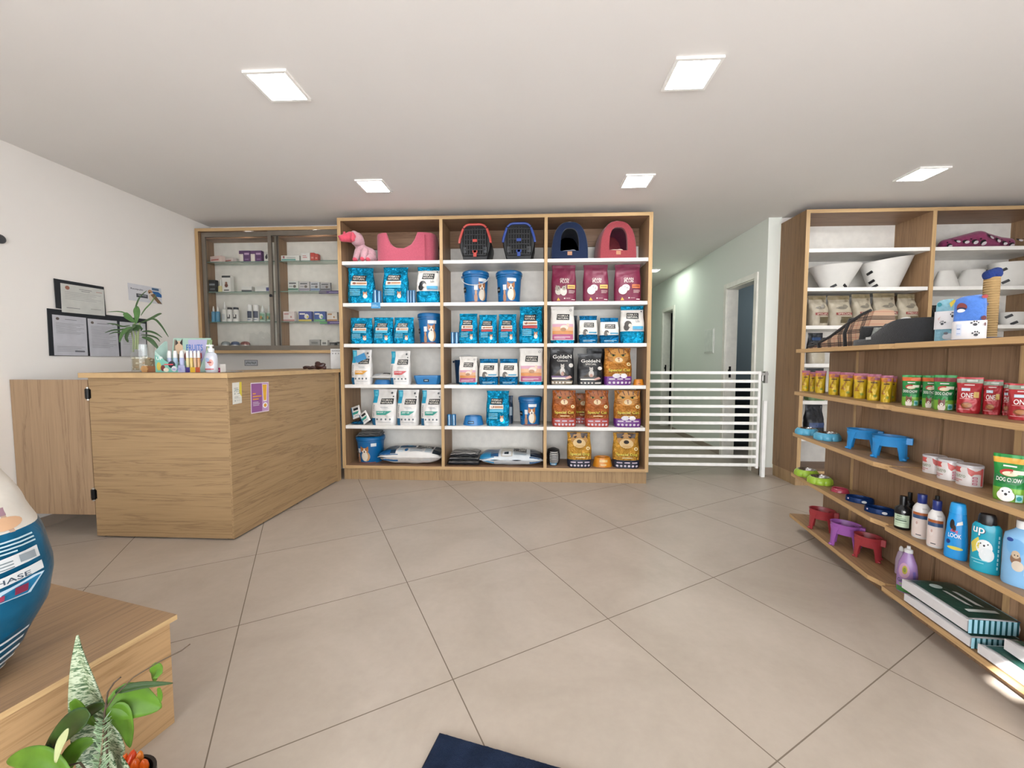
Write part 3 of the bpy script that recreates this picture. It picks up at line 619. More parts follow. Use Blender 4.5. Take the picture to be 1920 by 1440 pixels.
shelfbag('orange tabby cat bag with purple base alone at the fifth shelf end', 1152, 1203, 732, 4, k_special('purple'), .12, 'orange cat and dog bags', rz=-.05)
# ---- bottom
shelfbag('golden dog face bag with navy base beside striped pack, bottom compartment', 1064, 1110, 811, 5, k_special('dog'), .13, 'orange cat and dog bags', flop=-.02)
shelfbag('golden dog face bag with navy base in the bottom corner by the gate', 1150, 1200, 812, 5, k_special('dog'), .13, 'orange cat and dog bags', rz=-.05)
tagc = thing('price_card', 'small blue card stuck on the white bag with orange wedge', 'card', (0, 0, 0))
p = aty(677, 671, 3.925); tagc.location = (p.x, 3.913, p.z)
MB().box(-.055, .055, -.002, 0, -.033, .033).build('card', pm('#3c8fc4', .4), tagc); tagc.rotation_euler = (radians(-8), radians(-24), 0)

# ================================================================ BUCKETS, TINS, BOWLS
BUCK = pm('#0f6aa8', .32, 0, 'plain', .04); BUCKD = pm('#12395c', .35, 0, 'plain', .04); WIRE = pm('#e6e6e4', .3)
def corgi(cx, cy, s, a):
    return [E(cx + s * .2, cy - s * 1.9 * a, s * .95, s * 1.5 * a, '#e9dcc6'), E(cx + s * .55, cy - s * 1.9 * a, s * .55, s * 1.4 * a, '#c99a68'), E(cx + .1 * s, cy - s * 1.8 * a, s * .6, s * 1.35 * a, '#f0e6d4'), E(cx, cy, s * .85, s * .75 * a, '#c07d45'), G('#b8733c', (cx - s * .85, cy + s * .2 * a), (cx - s * .8, cy + s * 1.25 * a), (cx - s * .2, cy + s * .65 * a)), G('#b8733c', (cx + s * .85, cy + s * .2 * a), (cx + s * .8, cy + s * 1.25 * a), (cx + s * .2, cy + s * .65 * a)),
            E(cx, cy + .1 * s * a, s * .18, s * .6 * a, '#f0e6d4'), E(cx, cy - s * .35 * a, s * .48, s * .42 * a, '#f4ecdf'), E(cx, cy - s * .2 * a, s * .14, s * .11 * a, BLK), E(cx, cy - s * .5 * a, s * .2, s * .16 * a, '#3a1f1c'), E(cx - s * .36, cy + s * .15 * a, s * .1, s * .1 * a, BLK), E(cx + s * .36, cy + s * .15 * a, s * .1, s * .1 * a, BLK)]
def bucket(label, loc, w, h, face=.15, bail=None, mat=BUCK, printed=True, group='blue food buckets', rz=0, lid=True):
    Rr = w / 2; rf = lambda v: Rr * (.80 + .14 * v)
    t = thing('food_bucket', label, 'bucket', loc, rz, group)
    mb = MB().lathe([(rf(0) * .97, 0), (rf(0), .006), (rf(.80), h * .80), (Rr * .96, h * .81), (Rr * .96, h * .845), (rf(.86), h * .85), (rf(.9), h * .9)], 40)
    mb.build('body', mat, t, smooth=30)
    if lid: MB().lathe([(Rr * .95, h * .872), (Rr, h * .876), (Rr, h * .955), (Rr * .96, h * .985), (Rr * .90, h), (Rr * .86, h * .985), (Rr * .80, h * .985)], 40).build('lid', mat, t, smooth=30)
    if printed:
        o = [R(-.10 + face, .30 + face, .66, .76, '#e9eef0') if face > 0 else R(.2, .42, .64, .76, '#e9eef0'), R(face - .30, face - .14, .40, .56, '#e6ecef')] + corgi(face + .06, .50, .20, .62) + [E(face - .22, .16, .075, .15, '#b9896a'), E(face - .22, .33, .05, .07, '#c79a78'), R(-.62, -.40, .34, .50, BLK), T('NATURAL', -.51, .42, .18, .05, CRM), R(-.62, -.42, .24, .25, '#8cc0e0'), R(-.35, .4, .015, .05, '#8a5a52')]
        prints('front_print', t, o, cyl(lambda v: rf(v), h, 1.9), r=.35)
    if bail:
        za, dip = h * .83, bail; pts = []
        for i in range(19):
            a = -pi / 2 + pi * i / 18; pts.append((Rr * 1.02 * sin(a), -(Rr * .30 + Rr * .86 * cos(a)) if dip >= 0 else .0, za - dip * cos(a)))
        MB().tube(pts, .0035, 8).build('handle', WIRE, t)
        for s in (-1, 1): MB().ell((s * Rr * 1.0, -.02 if dip < 0 else -Rr * .25, za), (.008, .012, .012)).build('handle_pivot', mat, t)
    return t
def shelfbucket(label, x0, x1, yt, row, **k):
    loc, w, h = ms(x0, x1, yt, row, .2, .04); return bucket(label, (loc[0], SF + k.pop('back', .05) + w / 2, loc[2]), w, h, **k)
shelfbucket('blue lidded bucket with dog print and drooping handle, second shelf', 864, 915, 509, 1, face=.30, bail=.10)
shelfbucket('blue lidded bucket with centred dog print, second of the shelf pair', 928, 979, 509, 1, face=.05, bail=None)
shelfbucket('blue lidded bucket beside three small teal bags, third shelf', 779, 826, 588, 2, face=.12)
shelfbucket('dark navy bucket with white wire handle behind the small pink bag', 845, 890, 670, 3, back=.135, mat=BUCKD, printed=False, bail=-.07, lid=False)
shelfbucket('blue lidded bucket with smiling dog, at the fifth shelf end of middle bay', 971, 1017, 744, 4, face=.02)
shelfbucket('blue bucket topped with folded striped fabric, bottom corner compartment', 661, 714, 818, 5, face=-.12)
def tin(label, px, x1, yt, row, group='striped blue tins', off=.04):
    loc, w, h = ms(px, x1, yt, row, .05, off); r = w / 2; t = thing('tin', label, 'tin', (loc[0], SF + off + r, loc[2]), 0, group)
    MB().lathe([(r * .96, 0), (r, .003), (r, h - .004), (r * .96, h), (r * .9, h - .003)], 24).build('body', pm('#3f86b8', .3, .5), t, smooth=30)
    prints('wrap_print', t, [R(-.45 + .18 * i, -.37 + .18 * i, .06, .94, c, 3) for i, c in enumerate(['#cfe2ee', '#1d4f86', '#7fb4d6', '#dfe9ef', '#2a5f95', '#9cc5dd'])], cyl(lambda v: r, h, 2.4), r=.3, m=.2)
tin('striped blue tin behind the hanging blue card, second shelf', 699, 708, 544, 1); tin('striped blue tin touching the middle teal bag, second shelf', 707, 715, 546, 1)
tin('striped blue tin, first of the trio on the second shelf', 763, 768, 545, 1); tin('striped blue tin, middle of the trio on the second shelf', 768, 773, 545, 1); tin('striped blue tin, last of the trio beside the white bag', 773, 779, 545, 1)
tin('striped blue tin at the start of the middle bay, third shelf', 845, 852, 623, 2); tin('striped blue tin touching the red banded teal bag, third shelf', 852, 860, 623, 2)
tin('striped blue tin alone beside the blue bowl, fifth shelf', 838, 846, 777, 4); tin('striped blue tin nearest the upturned blue bowl, fifth shelf', 846, 855, 777, 4)
p = aty(704, 571, SF); c = thing('hanging_card', 'pale blue card hanging over the second shelf edge', 'card', (p.x, SF + .009, ROW[1] - .028))
MB().box(-.046, .046, -.0035, -.0015, -.026, .034).build('card', pm('#4a9bd0', .4), c); prints('lettering', c, [R(-.4, .3, .3, .38, '#bfe0f2'), R(-.4, .1, .5, .56, '#bfe0f2')], flat(.09, .06, -.0035, 0, -.026))
def bowlrow(label, x0, x1, yt, row, c1, group, word=None, kind='round'):
    loc, w, h = ms(x0, x1, yt, row, .14, .04); r = w / 2; t = thing('feeding_bowl', label, 'bowl', (loc[0], SF + .04 + r * .8, loc[2]), 0, group)
    MB().lathe([(r * 1.0, 0), (r * 1.0, .004), (r * .80, h * .97), (r * .76, h), (r * .71, h * .96), (r * .60, h * .35), (r * .1, h * .3)], 36, sy=.8).build('bowl', pm(c1, .3), t, smooth=35)
    if word: prints('front_print', t, word, cyl(lambda v: r * (1 - .2 * v), h, 1.6, 0, 1, .8))
    return t
bowlrow('blue plastic bowl under a flat white packet, fourth shelf', 700, 732, 712, 3, '#2d79b8', None)
bowlrow('blue plastic bowl standing between tin and teal bag, fifth shelf', 867, 906, 780, 4, '#2f7fc0', None, [R(-.3, .1, .2, .5, '#16202a'), R(-.26, .06, .28, .42, '#6fa9d6')])
bowlrow('small orange plastic bowl beside the purple cat bag, fourth shelf', 1187, 1207, 711, 3, '#d98520', None, [R(-.2, .2, .2, .3, '#7a4512')])
bowlrow('orange bowl with pale lettering between two golden dog bags', 1112, 1149, 857, 5, '#e08f25', None, [R(-.3, .3, .55, .8, '#f1cf8e'), R(-.2, .2, .2, .34, '#f1cf8e')])
loc, w, h = ms(776, 827, 704, 3, .2, .04)
t = thing('blue_tray', 'flat blue tray wrapped in clear film beside the divider', 'tray', (loc[0], SF + .15, loc[2]))
mb = MB(); q = w / 2; mb.rings([[(a * q * s, b * .09 * s, z) for a, b in ((-1, -.6), (-.8, -1), (.8, -1), (1, -.6), (1, .6), (.8, 1), (-.8, 1), (-1, .6))] for s, z in ((.84, 0), (1, h * .8), (1.0, h), (.94, h), (.82, .012))]).build('tray', pm('#2b7fbd', .28), t, smooth=20)
prints('front_print', t, [R(-.12, .08, .3, .6, '#1b2a36'), R(-.08, .04, .4, .5, '#cfe0ea')], lambda u, v, e: (u * 2 * q, -.0765 - .0144 * min(v, .8) / .8 - e, v * h))
loc, w, h = ms(699, 733, 705, 3, .2, .03)
t = thing('flat_packet', 'flat white packet with black label lying on the blue bowl', 'packet', (loc[0], SF + .12, ROW[3] + .064), 0)
t.rotation_euler = (radians(14), 0, 0); t.location.z = ROW[3] + .078
def pillow(name, w, d, h, mats, p, seed=1, amp=.004, ex=2.6):
    def S(a, b, top):
        u, v = a * 2 - 1, b * 2 - 1; k = max(0, (1 - abs(u) ** ex) * (1 - abs(v) ** ex)) ** .5
        zz = h / 2 + (h / 2 * k + amp * noise.noise(Vector((u * 3 + seed, v * 3, seed)))) * (1 if top else -1)
        return (u * w / 2, v * d / 2, max(0, zz) if not top else zz)
    mb = MB(); mb.grid(lambda a, b: S(a, b, 1), 20, 14, 0); mb.grid(lambda a, b: S(1 - a, b, 0), 20, 14, 0); o = mb.build(name, mats, p, smooth=70)
    return o, S
o, S = pillow('packet', w * 1.1, .17, .022, WHTF, t, 3)
prints('top_print', t, [R(-.05, .35, .1, .4, BLK), T('FORMULA', .15, .25, .34, .1, CRM), R(-.4, -.1, -.3, .3, '#c8ccd0')], lambda u, v, e: tuple(Vector(S(u + .5, v * .9 + .5, 1)) + Vector((0, 0, e))))
# ================================================================ TOP SHELF: plush, bed, carriers, igloos
TZ = ROW[0] + .0005
PINK = pm('#bd5c6e', .9, 0, 'fabric', .08, .1); HOT = pm('#e0586c', .85, 0, 'fabric', .06, .1); PYJ = pm('#cfa3ab', .9, 0, 'fabric', .1, .15)
c = aty(676, 480, SF + .10); dg = thing('plush_dog', 'pink toy dog in pale pyjamas leaning out over the shelf edge', 'stuffed toy', (c.x + .034, SF + .095, TZ), 0)
blob('body', PYJ, [('c', (.05, .04, .10), (-.02, 0, .13), .062, .055), ('c', (-.02, 0, .13), (-.045, -.02, .215), .055, .045), ('c', (-.045, -.02, .215), (-.05, -.02, .245), .062, .055), ('c', (.05, .05, .06), (.07, .06, .055), .055, .045)], dg, .007)
for a, b in (((-.04, -.03, .11), (-.055, -.055, .037)), ((.03, -.04, .11), (.025, -.07, .037)), ((.08, .0, .06), (.075, -.05, .037)), ((.07, .09, .06), (.075, .09, .037))):
    blob('leg', PYJ, [('c', a, b, .038, .03)], dg, .006, 5)
    MB().ell((b[0] - .004, b[1] - .012, .022), (.024, .028, .021), n=14).build('paw', HOT, dg, smooth=180)
blob('head', HOT, [('e', (-.075, -.115, .225), (.054, .05, .052)), ('c', (-.095, -.135, .215), (-.135, -.165, .200), .044, .034)], dg, .006, 6)
MB().ell((-.155, -.188, .21), (.012, .012, .010)).build('nose', pm('#c93a55', .6), dg, smooth=180)
for s, q in ((-1, (-.118, -.155, .225)), (1, (-.035, -.16, .215))): blob('ear', HOT, [('c', (q[0], q[1], q[2] + .03), (q[0] + .005, q[1] - .012, q[2] - .03), .014, .022)], dg, .005, 4)
blob('hood', PYJ, [('c', (-.03, -.06, .225), (-.05, -.095, .258), .052, .035), ('c', (-.03, -.02, .20), (-.04, -.08, .20), .05, .05)], dg, .006, 6)
a0, a1 = aty(700, 450, SF + .03).x, aty(818, 450, SF + .15).x
bd = thing('pet_bed', 'pink fabric pet bed with a scooped front beside the toy dog', 'pet bed', ((a0 + a1) / 2, SF + .19, TZ), 0)
bw, bdp, bh = (a1 - a0) / 2, .155, aty(760, 436, SF + .05).z - TZ
def supere(k, n=64, ex=.55): 
    a = 2 * pi * k / n; f = lambda x: (abs(x) ** ex) * (1 if x >= 0 else -1); return f(cos(a)), f(sin(a))
def wall_ring(W, Dp, hf, th, n=72, ex=.55):
    Rg = []
    for s, zf in ((1, 0), (1.0, .5), (1.0, .93), (.985, 1.0), (1 - th * .6, 1.0), (1 - th, .9), (1 - th, .3), (1 - th, .06)):
        Rg.append([(supere(k, n, ex)[0] * W * s, supere(k, n, ex)[1] * Dp * (s if s == 1 else 1 - (1 - s) * W / Dp), zf * hf(*supere(k, n, ex))) for k in range(n)])
    return Rg
def scoop(x, y):
    if y < 0: return bh * (1 - .56 * sqrt(max(0, 1 - ((x + .08) / .50) ** 2)) ** .9)
    return bh * (.56 + .44 * abs(x) ** 2)
MB().rings(wall_ring(bw, bdp, scoop, .10), 0, True, True, True).build('wall', PINK, bd, smooth=60)
blob('cushion', pm('#cbbab6', .9, 0, 'fabric', .2), [('e', (0, 0, .06), (bw * .80, bdp * .62, .045))], bd, .012, 3)
MB().tube([(bw * .72 + .0, -bdp - .0005, z) for z in (.01, bh * .5, bh * .90)], .003, 6).build('seam_piping', pm('#a03a4f', .8), bd)
def carrier(label, x0, x1, yt, cc):
    loc, w, h = ms(x0, x1, yt, 0, .34, .02); t = thing('pet_carrier', label, 'pet carrier', (loc[0], SF + .025, TZ), 0, 'plastic pet carriers'); K = pm('#1d1e20', .45, 0, 'plain', .2)
    def prof(z):
        f = z / h; return w / 2 * (.78 + .22 * sm(f, 0, .42)) if f < .45 else w / 2 * (1 - .32 * sm(f, .45, 1.05))
    zs = [0, .03, .1, .25, .4, .47, .5]; Rg = lambda ZS, s=1: [[(x * prof(z * h) * s, y, z * h) for x, y in ((-.94, 0), (.94, 0), (1, .02), (1, .30), (.9, .33), (-.9, .33), (-1, .30), (-1, .02))] for z in ZS]
    MB().rings(Rg(zs)).build('lower_shell', K, t, smooth=30); MB().rings(Rg([.505, .6, .75, .88, .95, .97], .97)).build('upper_shell', K, t, smooth=30)
    for s in (-1, 1):
        pts = [(s * prof(z * h) * 1.0, -.004, z * h) for z in (.47, .6, .75, .87)]
        MB().tube(pts, [.011, .013, .013, .012], 8).build('side_clip', pm(cc, .4), t)
    MB().tube([(-w * .36, -.002, h * .90), (-w * .27, -.006, h * .965), (-w * .18, -.008, h * .985), (w * .18, -.008, h * .985), (w * .27, -.006, h * .965), (w * .36, -.002, h * .90)], .011, 8).build('handle', pm(cc, .4), t)
    d = MB(); dw, z0, z1 = w * .33, h * .14, h * .90
    for i in range(9): x = -dw + 2 * dw * i / 8; d.box(x - .0035, x + .0035, -.012, -.004, z0, z1 * (1 - .10 * abs(i - 4) / 4))
    for i in range(6): z = z0 + (z1 - z0) * .92 * i / 5; d.box(-dw - .004, dw + .004, -.0125, -.0045, z - .004, z + .004)
    d.build('door_grid', pm('#2b2c2f', .4), t, smooth=0)
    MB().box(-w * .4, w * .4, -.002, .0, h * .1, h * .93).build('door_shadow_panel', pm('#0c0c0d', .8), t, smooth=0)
    MB().box(-.022, .022, -.022, -.012, h * .49, h * .57).box(-.016, .016, -.020, -.012, h * .08, h * .26).box(-.024, .024, -.020, -.012, h * .19, h * .26).build('latch', pm(cc, .4), t, smooth=0, bev=.003)
    mb = MB()
    for s in (-1, 1):
        for i in range(3): x = s * (w * .26 + .014 * i); mb.box(x - .002, x + .002, -.0035, .0, h * .2, h * .36)
    mb.build('vent_slots', pm('#8d9196', .5), t, smooth=0)
carrier('black pet carrier with red handle and clips, top shelf', 864, 922, 430, '#c9473d'); carrier('black pet carrier with blue handle and clips, top shelf', 944, 1003, 428, '#2b4a9e')
def igloo(label, x0, x1, yt, hexc, inner, cush, rz=0):
    loc, w, h = ms(x0, x1, yt, 0, .30, .05); t = thing('pet_igloo', label, 'pet house', (loc[0], SF + .06, TZ), rz, 'padded pet igloos')
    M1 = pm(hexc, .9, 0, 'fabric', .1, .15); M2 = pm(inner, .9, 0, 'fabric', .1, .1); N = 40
    def arch(W, H, p=2.6, base=0): return [(W / 2 * (abs(cos(a)) ** (2 / p)) * (1 if cos(a) > 0 else -1), base + (H - base) * (max(0, sin(a)) ** (2 / p) if True else 0)) for a in [pi * k / N for k in range(N + 1)]]
    out = arch(w, h); dn = .27
    def ring(pl, y, sx=1, sz=1): return [(x * sx, y, z * sz) for x, z in pl]
    mb = MB(); ih = arch(w * .5, h * .83, 3, .235 * h)
    lo = ring(out, 0.012); fr = [(x * .96, 0, .004 + z * .975) for x, z in out]
    inn = [(x, 0, z) for x, z in ih]; ind = [(x, .03, z) for x, z in ih]
    mb.rings([ind, inn, fr, lo, ring(out, .10), ring(out, .22, .98, .98), ring(out, .258, .92, .93), ring(out, dn, .8, .85)], 0, False, False, True)
    # sill below the opening
    k = len(ih); a, b = ih[0], ih[-1]
    mb.grid(lambda u, v: (b[0] * (1 - u) + a[0] * u if v > .5 else (-w * .48 * (1 - 2 * u)), -.0004, .235 * h if v > .5 else .004), 8, 1, 0)
    mb.grid(lambda u, v: (b[0] * (1 - u) + a[0] * u, .03 * v, .235 * h), 2, 1, 0)
    mb.build('shell', M1, t, smooth=50)
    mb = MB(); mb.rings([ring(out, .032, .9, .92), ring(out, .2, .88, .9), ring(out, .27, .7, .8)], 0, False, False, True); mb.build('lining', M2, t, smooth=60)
    blob('cushion', pm(cush, .95, 0, 'fabric', .15), [('e', (0, .12, .24 * h), (w * .34, .085, .03)), ('e', (w * .10, .07, .262 * h), (w * .10, .035, .02)), ('e', (-w * .08, .065, .25 * h), (w * .12, .03, .018))], t, .008, 4)
    MB().box(-.022, .022, -.004, -.0008, .12 * h, .215 * h).build('leather_tag', pm('#c08d6b', .7), t, smooth=0)
    MB().tube([(-.02, .05, h - .005), (-.012, .05, h + .012), (.012, .05, h + .012), (.02, .05, h - .005)], .003, 6).build('loop', pm('#c9c4bb', .8), t)
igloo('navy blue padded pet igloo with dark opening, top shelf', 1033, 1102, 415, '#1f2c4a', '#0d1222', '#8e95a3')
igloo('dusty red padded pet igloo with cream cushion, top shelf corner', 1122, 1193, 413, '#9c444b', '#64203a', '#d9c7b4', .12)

# ================================================================ LYING BAGS, SACHETS, FOLDED SACKS
def sachet(label, px, py, w, h, tilt, row, face, dz=0, rx=-.5, dy=.06, k=0):
    q = aty(px, py, SF + dy); t = thing('sachet', label, 'sachet', (q.x, SF + dy, q.z + .024), 0, 'small white sachets'); t.rotation_euler = (rx, tilt, k)
    def S(a, b, s): u, v = a * 2 - 1, b * 2 - 1; kk = max(0, (1 - u ** 4) * (1 - v ** 4)) ** .5; return (u * w / 2, s * -.012 * kk - .0005 * s, v * h / 2)
    mb = MB(); mb.grid(lambda a, b: S(a, b, 1), 10, 10, 0); mb.grid(lambda a, b: S(1 - a, b, -1), 10, 10, 0); mb.build('pouch', face, t, smooth=70)
    prints('front_print', t, [G(BLK, (-.2, .12), (.35, .12), (.35, .32), (-.2, .32)), G('#2f9484', (-.35, -.2), (-.35, .0), (.4, .0), (.2, -.2)), R(-.48, -.36, -.4, .45, '#1c7fa8'), R(-.2, .3, -.36, -.3, '#9aa2a7')], lambda u, v, e: (S(u * .98 + .5, v * .98 + .5, 1)[0], S(u * .98 + .5, v * .98 + .5, 1)[1] - e, v * h * .98))
sachet('white sachet tilted on top of the sachet pile, fifth shelf', 668, 777, .095, .13, -.35, 4, WHTF, 0, -.35, .10)
sachet('white sachet leaning against the first white bag, fifth shelf', 684, 787, .09, .12, -.62, 4, WHTF, 0, -.3, .06)
t = thing('sachet', 'teal sachet flat at the bottom of the sachet pile, fifth shelf', 'sachet', (aty(673, 797, SF + .1).x, SF + .10, ROW[4] + .001), .1, 'small white sachets'); pillow('pouch', .13, .11, .03, TEALD, t, 7)
t = thing('sachet', 'navy sachet flat behind the pile, almost under the white bag', 'sachet', (aty(684, 796, SF + .20).x, SF + .24, ROW[4] + .001), -.2, 'small white sachets'); pillow('pouch', .12, .10, .04, pm('#1b3450', .4, .2, 'film'), t, 8)
def lying(label, x0, x1, yt, row, d, light, dark, group, seed, ops, fo):
    loc, w, h = ms(x0, x1, yt, row, d, .02); t = thing('lying_food_bag', label, 'pet food bag', (loc[0], SF + .03 + d / 2, ROW[row] + .001), 0, group)
    o, S = pillow('pouch', w, d, h, light, t, seed, .012, 3.2)
    ops = [(*o_[:6], 20) if o_[0] == 'r' else o_ for o_ in ops]
    prints('top_print', t, ops, lambda u, v, e: tuple(Vector(S(u + .5, v + .5, 1)) + Vector((0, 0, e + .002))), r=.3)
    if fo: prints('side_print', t, fo, lambda u, v, e: (u * w * .9, S(u * .9 + .5, .055 + .0 * v, 1)[1] - .004 - e, S(u * .9 + .5, .055, 0)[2] + v * (S(u * .9 + .5, .055, 1)[2] - S(u * .9 + .5, .055, 0)[2])), r=.3)
    return t
lying('large white and navy sack lying down beside the striped-topped bucket', 712, 829, 839, 5, .30, WHTF, None, 'lying sacks', 2,
      [R(-.5, -.22, -.46, .46, '#173a56'), R(-.2, .05, -.1, .3, '#1b4a6c'), R(.08, .34, -.2, .3, BLK), T('FORMULA', .21, .12, .22, .1, CRM), T('NATURAL', .21, -.06, .22, .1, CRM), R(.36, .48, -.45, .45, '#26303a'), E(-.05, .1, .05, .08, '#5aa7cc'), R(-.19, -.11, -.42, -.22, '#c5d2da'), E(-.06, -.32, .028, .07, '#2f6fa0'), R(.0, .2, -.40, -.375, '#93a1ab'), R(.0, .22, -.34, -.315, '#93a1ab'), R(.0, .18, -.28, -.255, '#93a1ab'), R(.24, .34, -.43, -.24, '#aebbc4'), R(-.5, -.3, -.49, -.3, '#1f5f97')],
      [R(-.46, -.2, .0, .9, '#1d5f93', 8), R(-.18, -.02, .3, .8, '#e8edf0'), E(-.06, .5, .035, .2, '#2f6fa0'), R(.0, .2, .2, .25, '#9aa7b0'), R(.0, .2, .4, .45, '#9aa7b0'), R(.24, .4, .2, .7, '#c2ccd2')])
lying('blue and white sack lying down in the middle bottom compartment', 900, 1018, 846, 5, .30, pm('#dfe6ea', .35, .1, 'film', .05), None, 'lying sacks', 5,
      [R(-.5, -.2, -.46, .46, '#1f4f7c'), R(-.16, .02, -.45, .4, '#c9c4b8'), R(.03, .24, -.2, .35, BLK), T('FORMULA', .14, .16, .18, .1, CRM), T('NATURAL', .14, -.02, .18, .1, CRM), R(.3, .5, -.46, .46, '#12263c'), R(-.14, .0, -.43, -.2, '#e6eaec'), R(-.11, -.04, -.38, -.26, '#2d3a44'), R(.04, .24, -.40, -.375, '#8496a3'), R(.04, .24, -.33, -.305, '#8496a3'), R(-.5, -.32, -.49, -.2, '#2186b8')],
      [R(-.5, -.3, .0, .95, '#2186b8', 8), R(-.14, .0, .2, .8, '#f2f4f5'), R(-.11, -.03, .35, .65, '#2d3a44'), R(.32, .5, .0, .95, '#17507e', 8), R(.03, .2, .3, .36, '#8fa5b3'), R(.03, .2, .5, .56, '#8fa5b3')])
STRIPES = [R(-.5 + .11 * i, -.455 + .11 * i, -.5, .5, c, 8) for i, c in enumerate(['#e8e6e2', '#14161a', '#e8e6e2', '#1d2a3a', '#e8e6e2', '#14161a', '#cfd6dc', '#14161a', '#e8e6e2'])]
def folded(label, x0, x1, z0, d, h, y, seed):
    a, b = aty(x0, 866, y).x, aty(x1, 866, y).x; w = b - a; t = thing('folded_sack', label, 'folded sack', ((a + b) / 2, y + d / 2, z0), 0, 'striped folded sacks')
    o, S = pillow('sack', w, d, h, pm('#23262b', .4, .1, 'film', .3), t, seed, .008, 5)
    prints('stripe_print', t, [R(-.46, .46, -.44 + .14 * i, -.38 + .14 * i, '#d5d3cf', 8) for i in range(7)], lambda u, v, e: tuple(Vector(S(u + .5, v + .5, 1)) + Vector((0, 0, e))))
zb = ROW[5] + .001
for i, (lb, hh) in enumerate((('folded black and white sack at the bottom of the pile', .035), ('folded black and white sack second in the pile of three', .035), ('folded black and grey sack topping the pile of three', .04))):
    folded(lb, 838 + 2 * i, 899 - i, zb, .24, hh, SF + .04, 11 + i); zb += hh + .006
t = thing('striped_pack', 'stuffed black and white striped pack with blue end beside the divider', 'pack', (.145 + .078, SF + .16, ROW[5] + .001), 0)
MB().lathe([(.02, 0), (.058, .02), (.066, .06), (.066, .10), (.058, .15), (.02, .168)], 28, sy=1.5).build('pack', pm('#1c1d21', .45, 0, 'film', .2), t, smooth=60)
rfp = lambda v: .066 * (1 - max(0, abs(v - .48) - .2) * .9)
prints('stripe_print', t, [R(-.3, .3, .22 + .10 * i, .26 + .10 * i, '#e5e2dd') for i in range(7)] + [R(-.3, .2, .04, .2, '#5fa3cf'), R(-.2, .1, .06, .16, '#cfe2ee')], cyl(lambda v: rfp(v) + .003, .165, 2.2, 0, 1, 1.5))
loc, w, h = ms(661, 714, 818, 5, .2, .04)
t = thing('folded_cloth', 'striped black and white cloth folded on top of the blue bucket', 'cloth', (loc[0], SF + .05 + w / 2, ROW[5] + h + .002), .2, None)
for i in range(2):
    n = ('cloth', 'upper_fold')[i]; o, S = pillow(n, w * (.86 - .1 * i), w * (.8 - .1 * i), .018, pm('#23262b', .9, 0, 'fabric', .2), t, 21 + i, .006, 5); o.location.z = .0185 * i
    prints('stripe_print', t if False else o, [R(-.47, .47, -.42 + .15 * k, -.36 + .15 * k, '#dcdad6', 8) for k in range(6)], lambda u, v, e: tuple(Vector(S(u + .5, v + .5, 1)) + Vector((0, 0, e))))
# ================================================================ IN THE GLASS CABINET
CY = CF + .085
def cab(x0, x1, yt, zb, Y=CY):
    a, b = aty(x0, yt + 8, Y).x, aty(x1, yt + 8, Y).x; return (a + b) / 2, b - a, aty((x0 + x1) / 2, yt, Y).z - zb
def carton(label, x0, x1, yt, zb, d, c1, ops=None, Y=CY, rz=0, group='cartons in the glass cabinet', name='carton', cat='box', side=None):
    x, w, h = cab(x0, x1, yt, zb, Y); t = thing(name, label, cat, (x, Y + d / 2, zb + .0006), rz, group)
    MB().box(-w / 2, w / 2, -d / 2, d / 2, 0, h).build('box', pm(c1, .5), t, smooth=0, bev=.0008)
    if ops: prints('front_print', t, ops, flat(w, h, -d / 2), e0=.0006, de=.0002)
    return t
def bot(label, x0, x1, yt, zb, body, capc, f=.68, r2=.35, Y=CY, ops=None, name='bottle', cat='bottle', group='bottles in the glass cabinet', nozzle=False, bodymat=None):
    x, w, h = cab(x0, x1, yt, zb, Y); r = w / 2; t = thing(name, label, cat, (x, Y + r, zb + .0006), 0, group)
    MB().lathe([(r * .9, 0), (r, h * .02), (r, h * (f - .08)), (r * .9, h * (f - .03)), (r * r2, h * f)], 20).build('body', bodymat or pm(body, .35), t, smooth=40)
    pr = [(r * max(r2 * 1.05, .42), h * (f - .01)), (r * max(r2 * 1.05, .42), h * (f + (1 - f) * .45)), (r * .30, h * (f + (1 - f) * .6)), (r * .16, h)] if nozzle else [(r * (r2 + .08), h * (f - .01)), (r * (r2 + .08), h * .985), (r * r2, h)]
    MB().lathe(pr, 16).build('cap', pm(capc, .35), t, smooth=40)
    if ops: prints('label_print', t, ops, cyl(lambda v: r * 1.0, h, 2.2), e0=.0006, de=.0002)
    return t
z1, z2, z3, z4 = GZ[0], GZ[1], GZ[2], CZ0 + .03
carton('long pale pink carton lying at the cabinet side, top glass shelf', 392, 418, 480, z1, .05, '#e6cfc6', [R(-.4, .3, .3, .5, '#b85a55')], rz=-.25); carton('second long pale carton angled behind the pink one, top glass shelf', 418, 440, 484, z1, .04, '#e3d5cf', [R(-.4, .3, .3, .6, '#b06a62')], rz=-.25, Y=CY + .03)
PU = [R(-.5, -.1, .0, .7, '#e5d9cf'), E(-.28, .35, .16, .25, '#f2eae0'), R(.0, .45, .62, .8, '#c7a6c9'), R(.05, .4, .2, .25, '#a98bb5')]
carton('purple carton with white dog, first of two on the top glass shelf', 448, 468, 470, z1, .05, '#5a2f68', PU); carton('purple carton with white dog, second of two on the top glass shelf', 470, 490, 470, z1, .05, '#5a2f68', PU)
carton('white carton with black animal figure beside the sliding door edge', 495, 504, 472, z1, .05, '#e9e6df', [E(0, .45, .25, .2, '#2a2a2c'), E(.1, .65, .12, .12, '#2a2a2c')])
carton('black carton at the cabinet side, second glass shelf', 391, 404, 525, z2, .04, '#26292c', [R(-.4, .4, .55, .7, '#9aa0a4'), R(-.3, .4, .2, .3, '#7d8286')])
bot('small yellow bottle with white sprayer beside the black carton', 406, 415, 523, z2, '#cfc58c', '#efefea', .5, .4, nozzle=True)
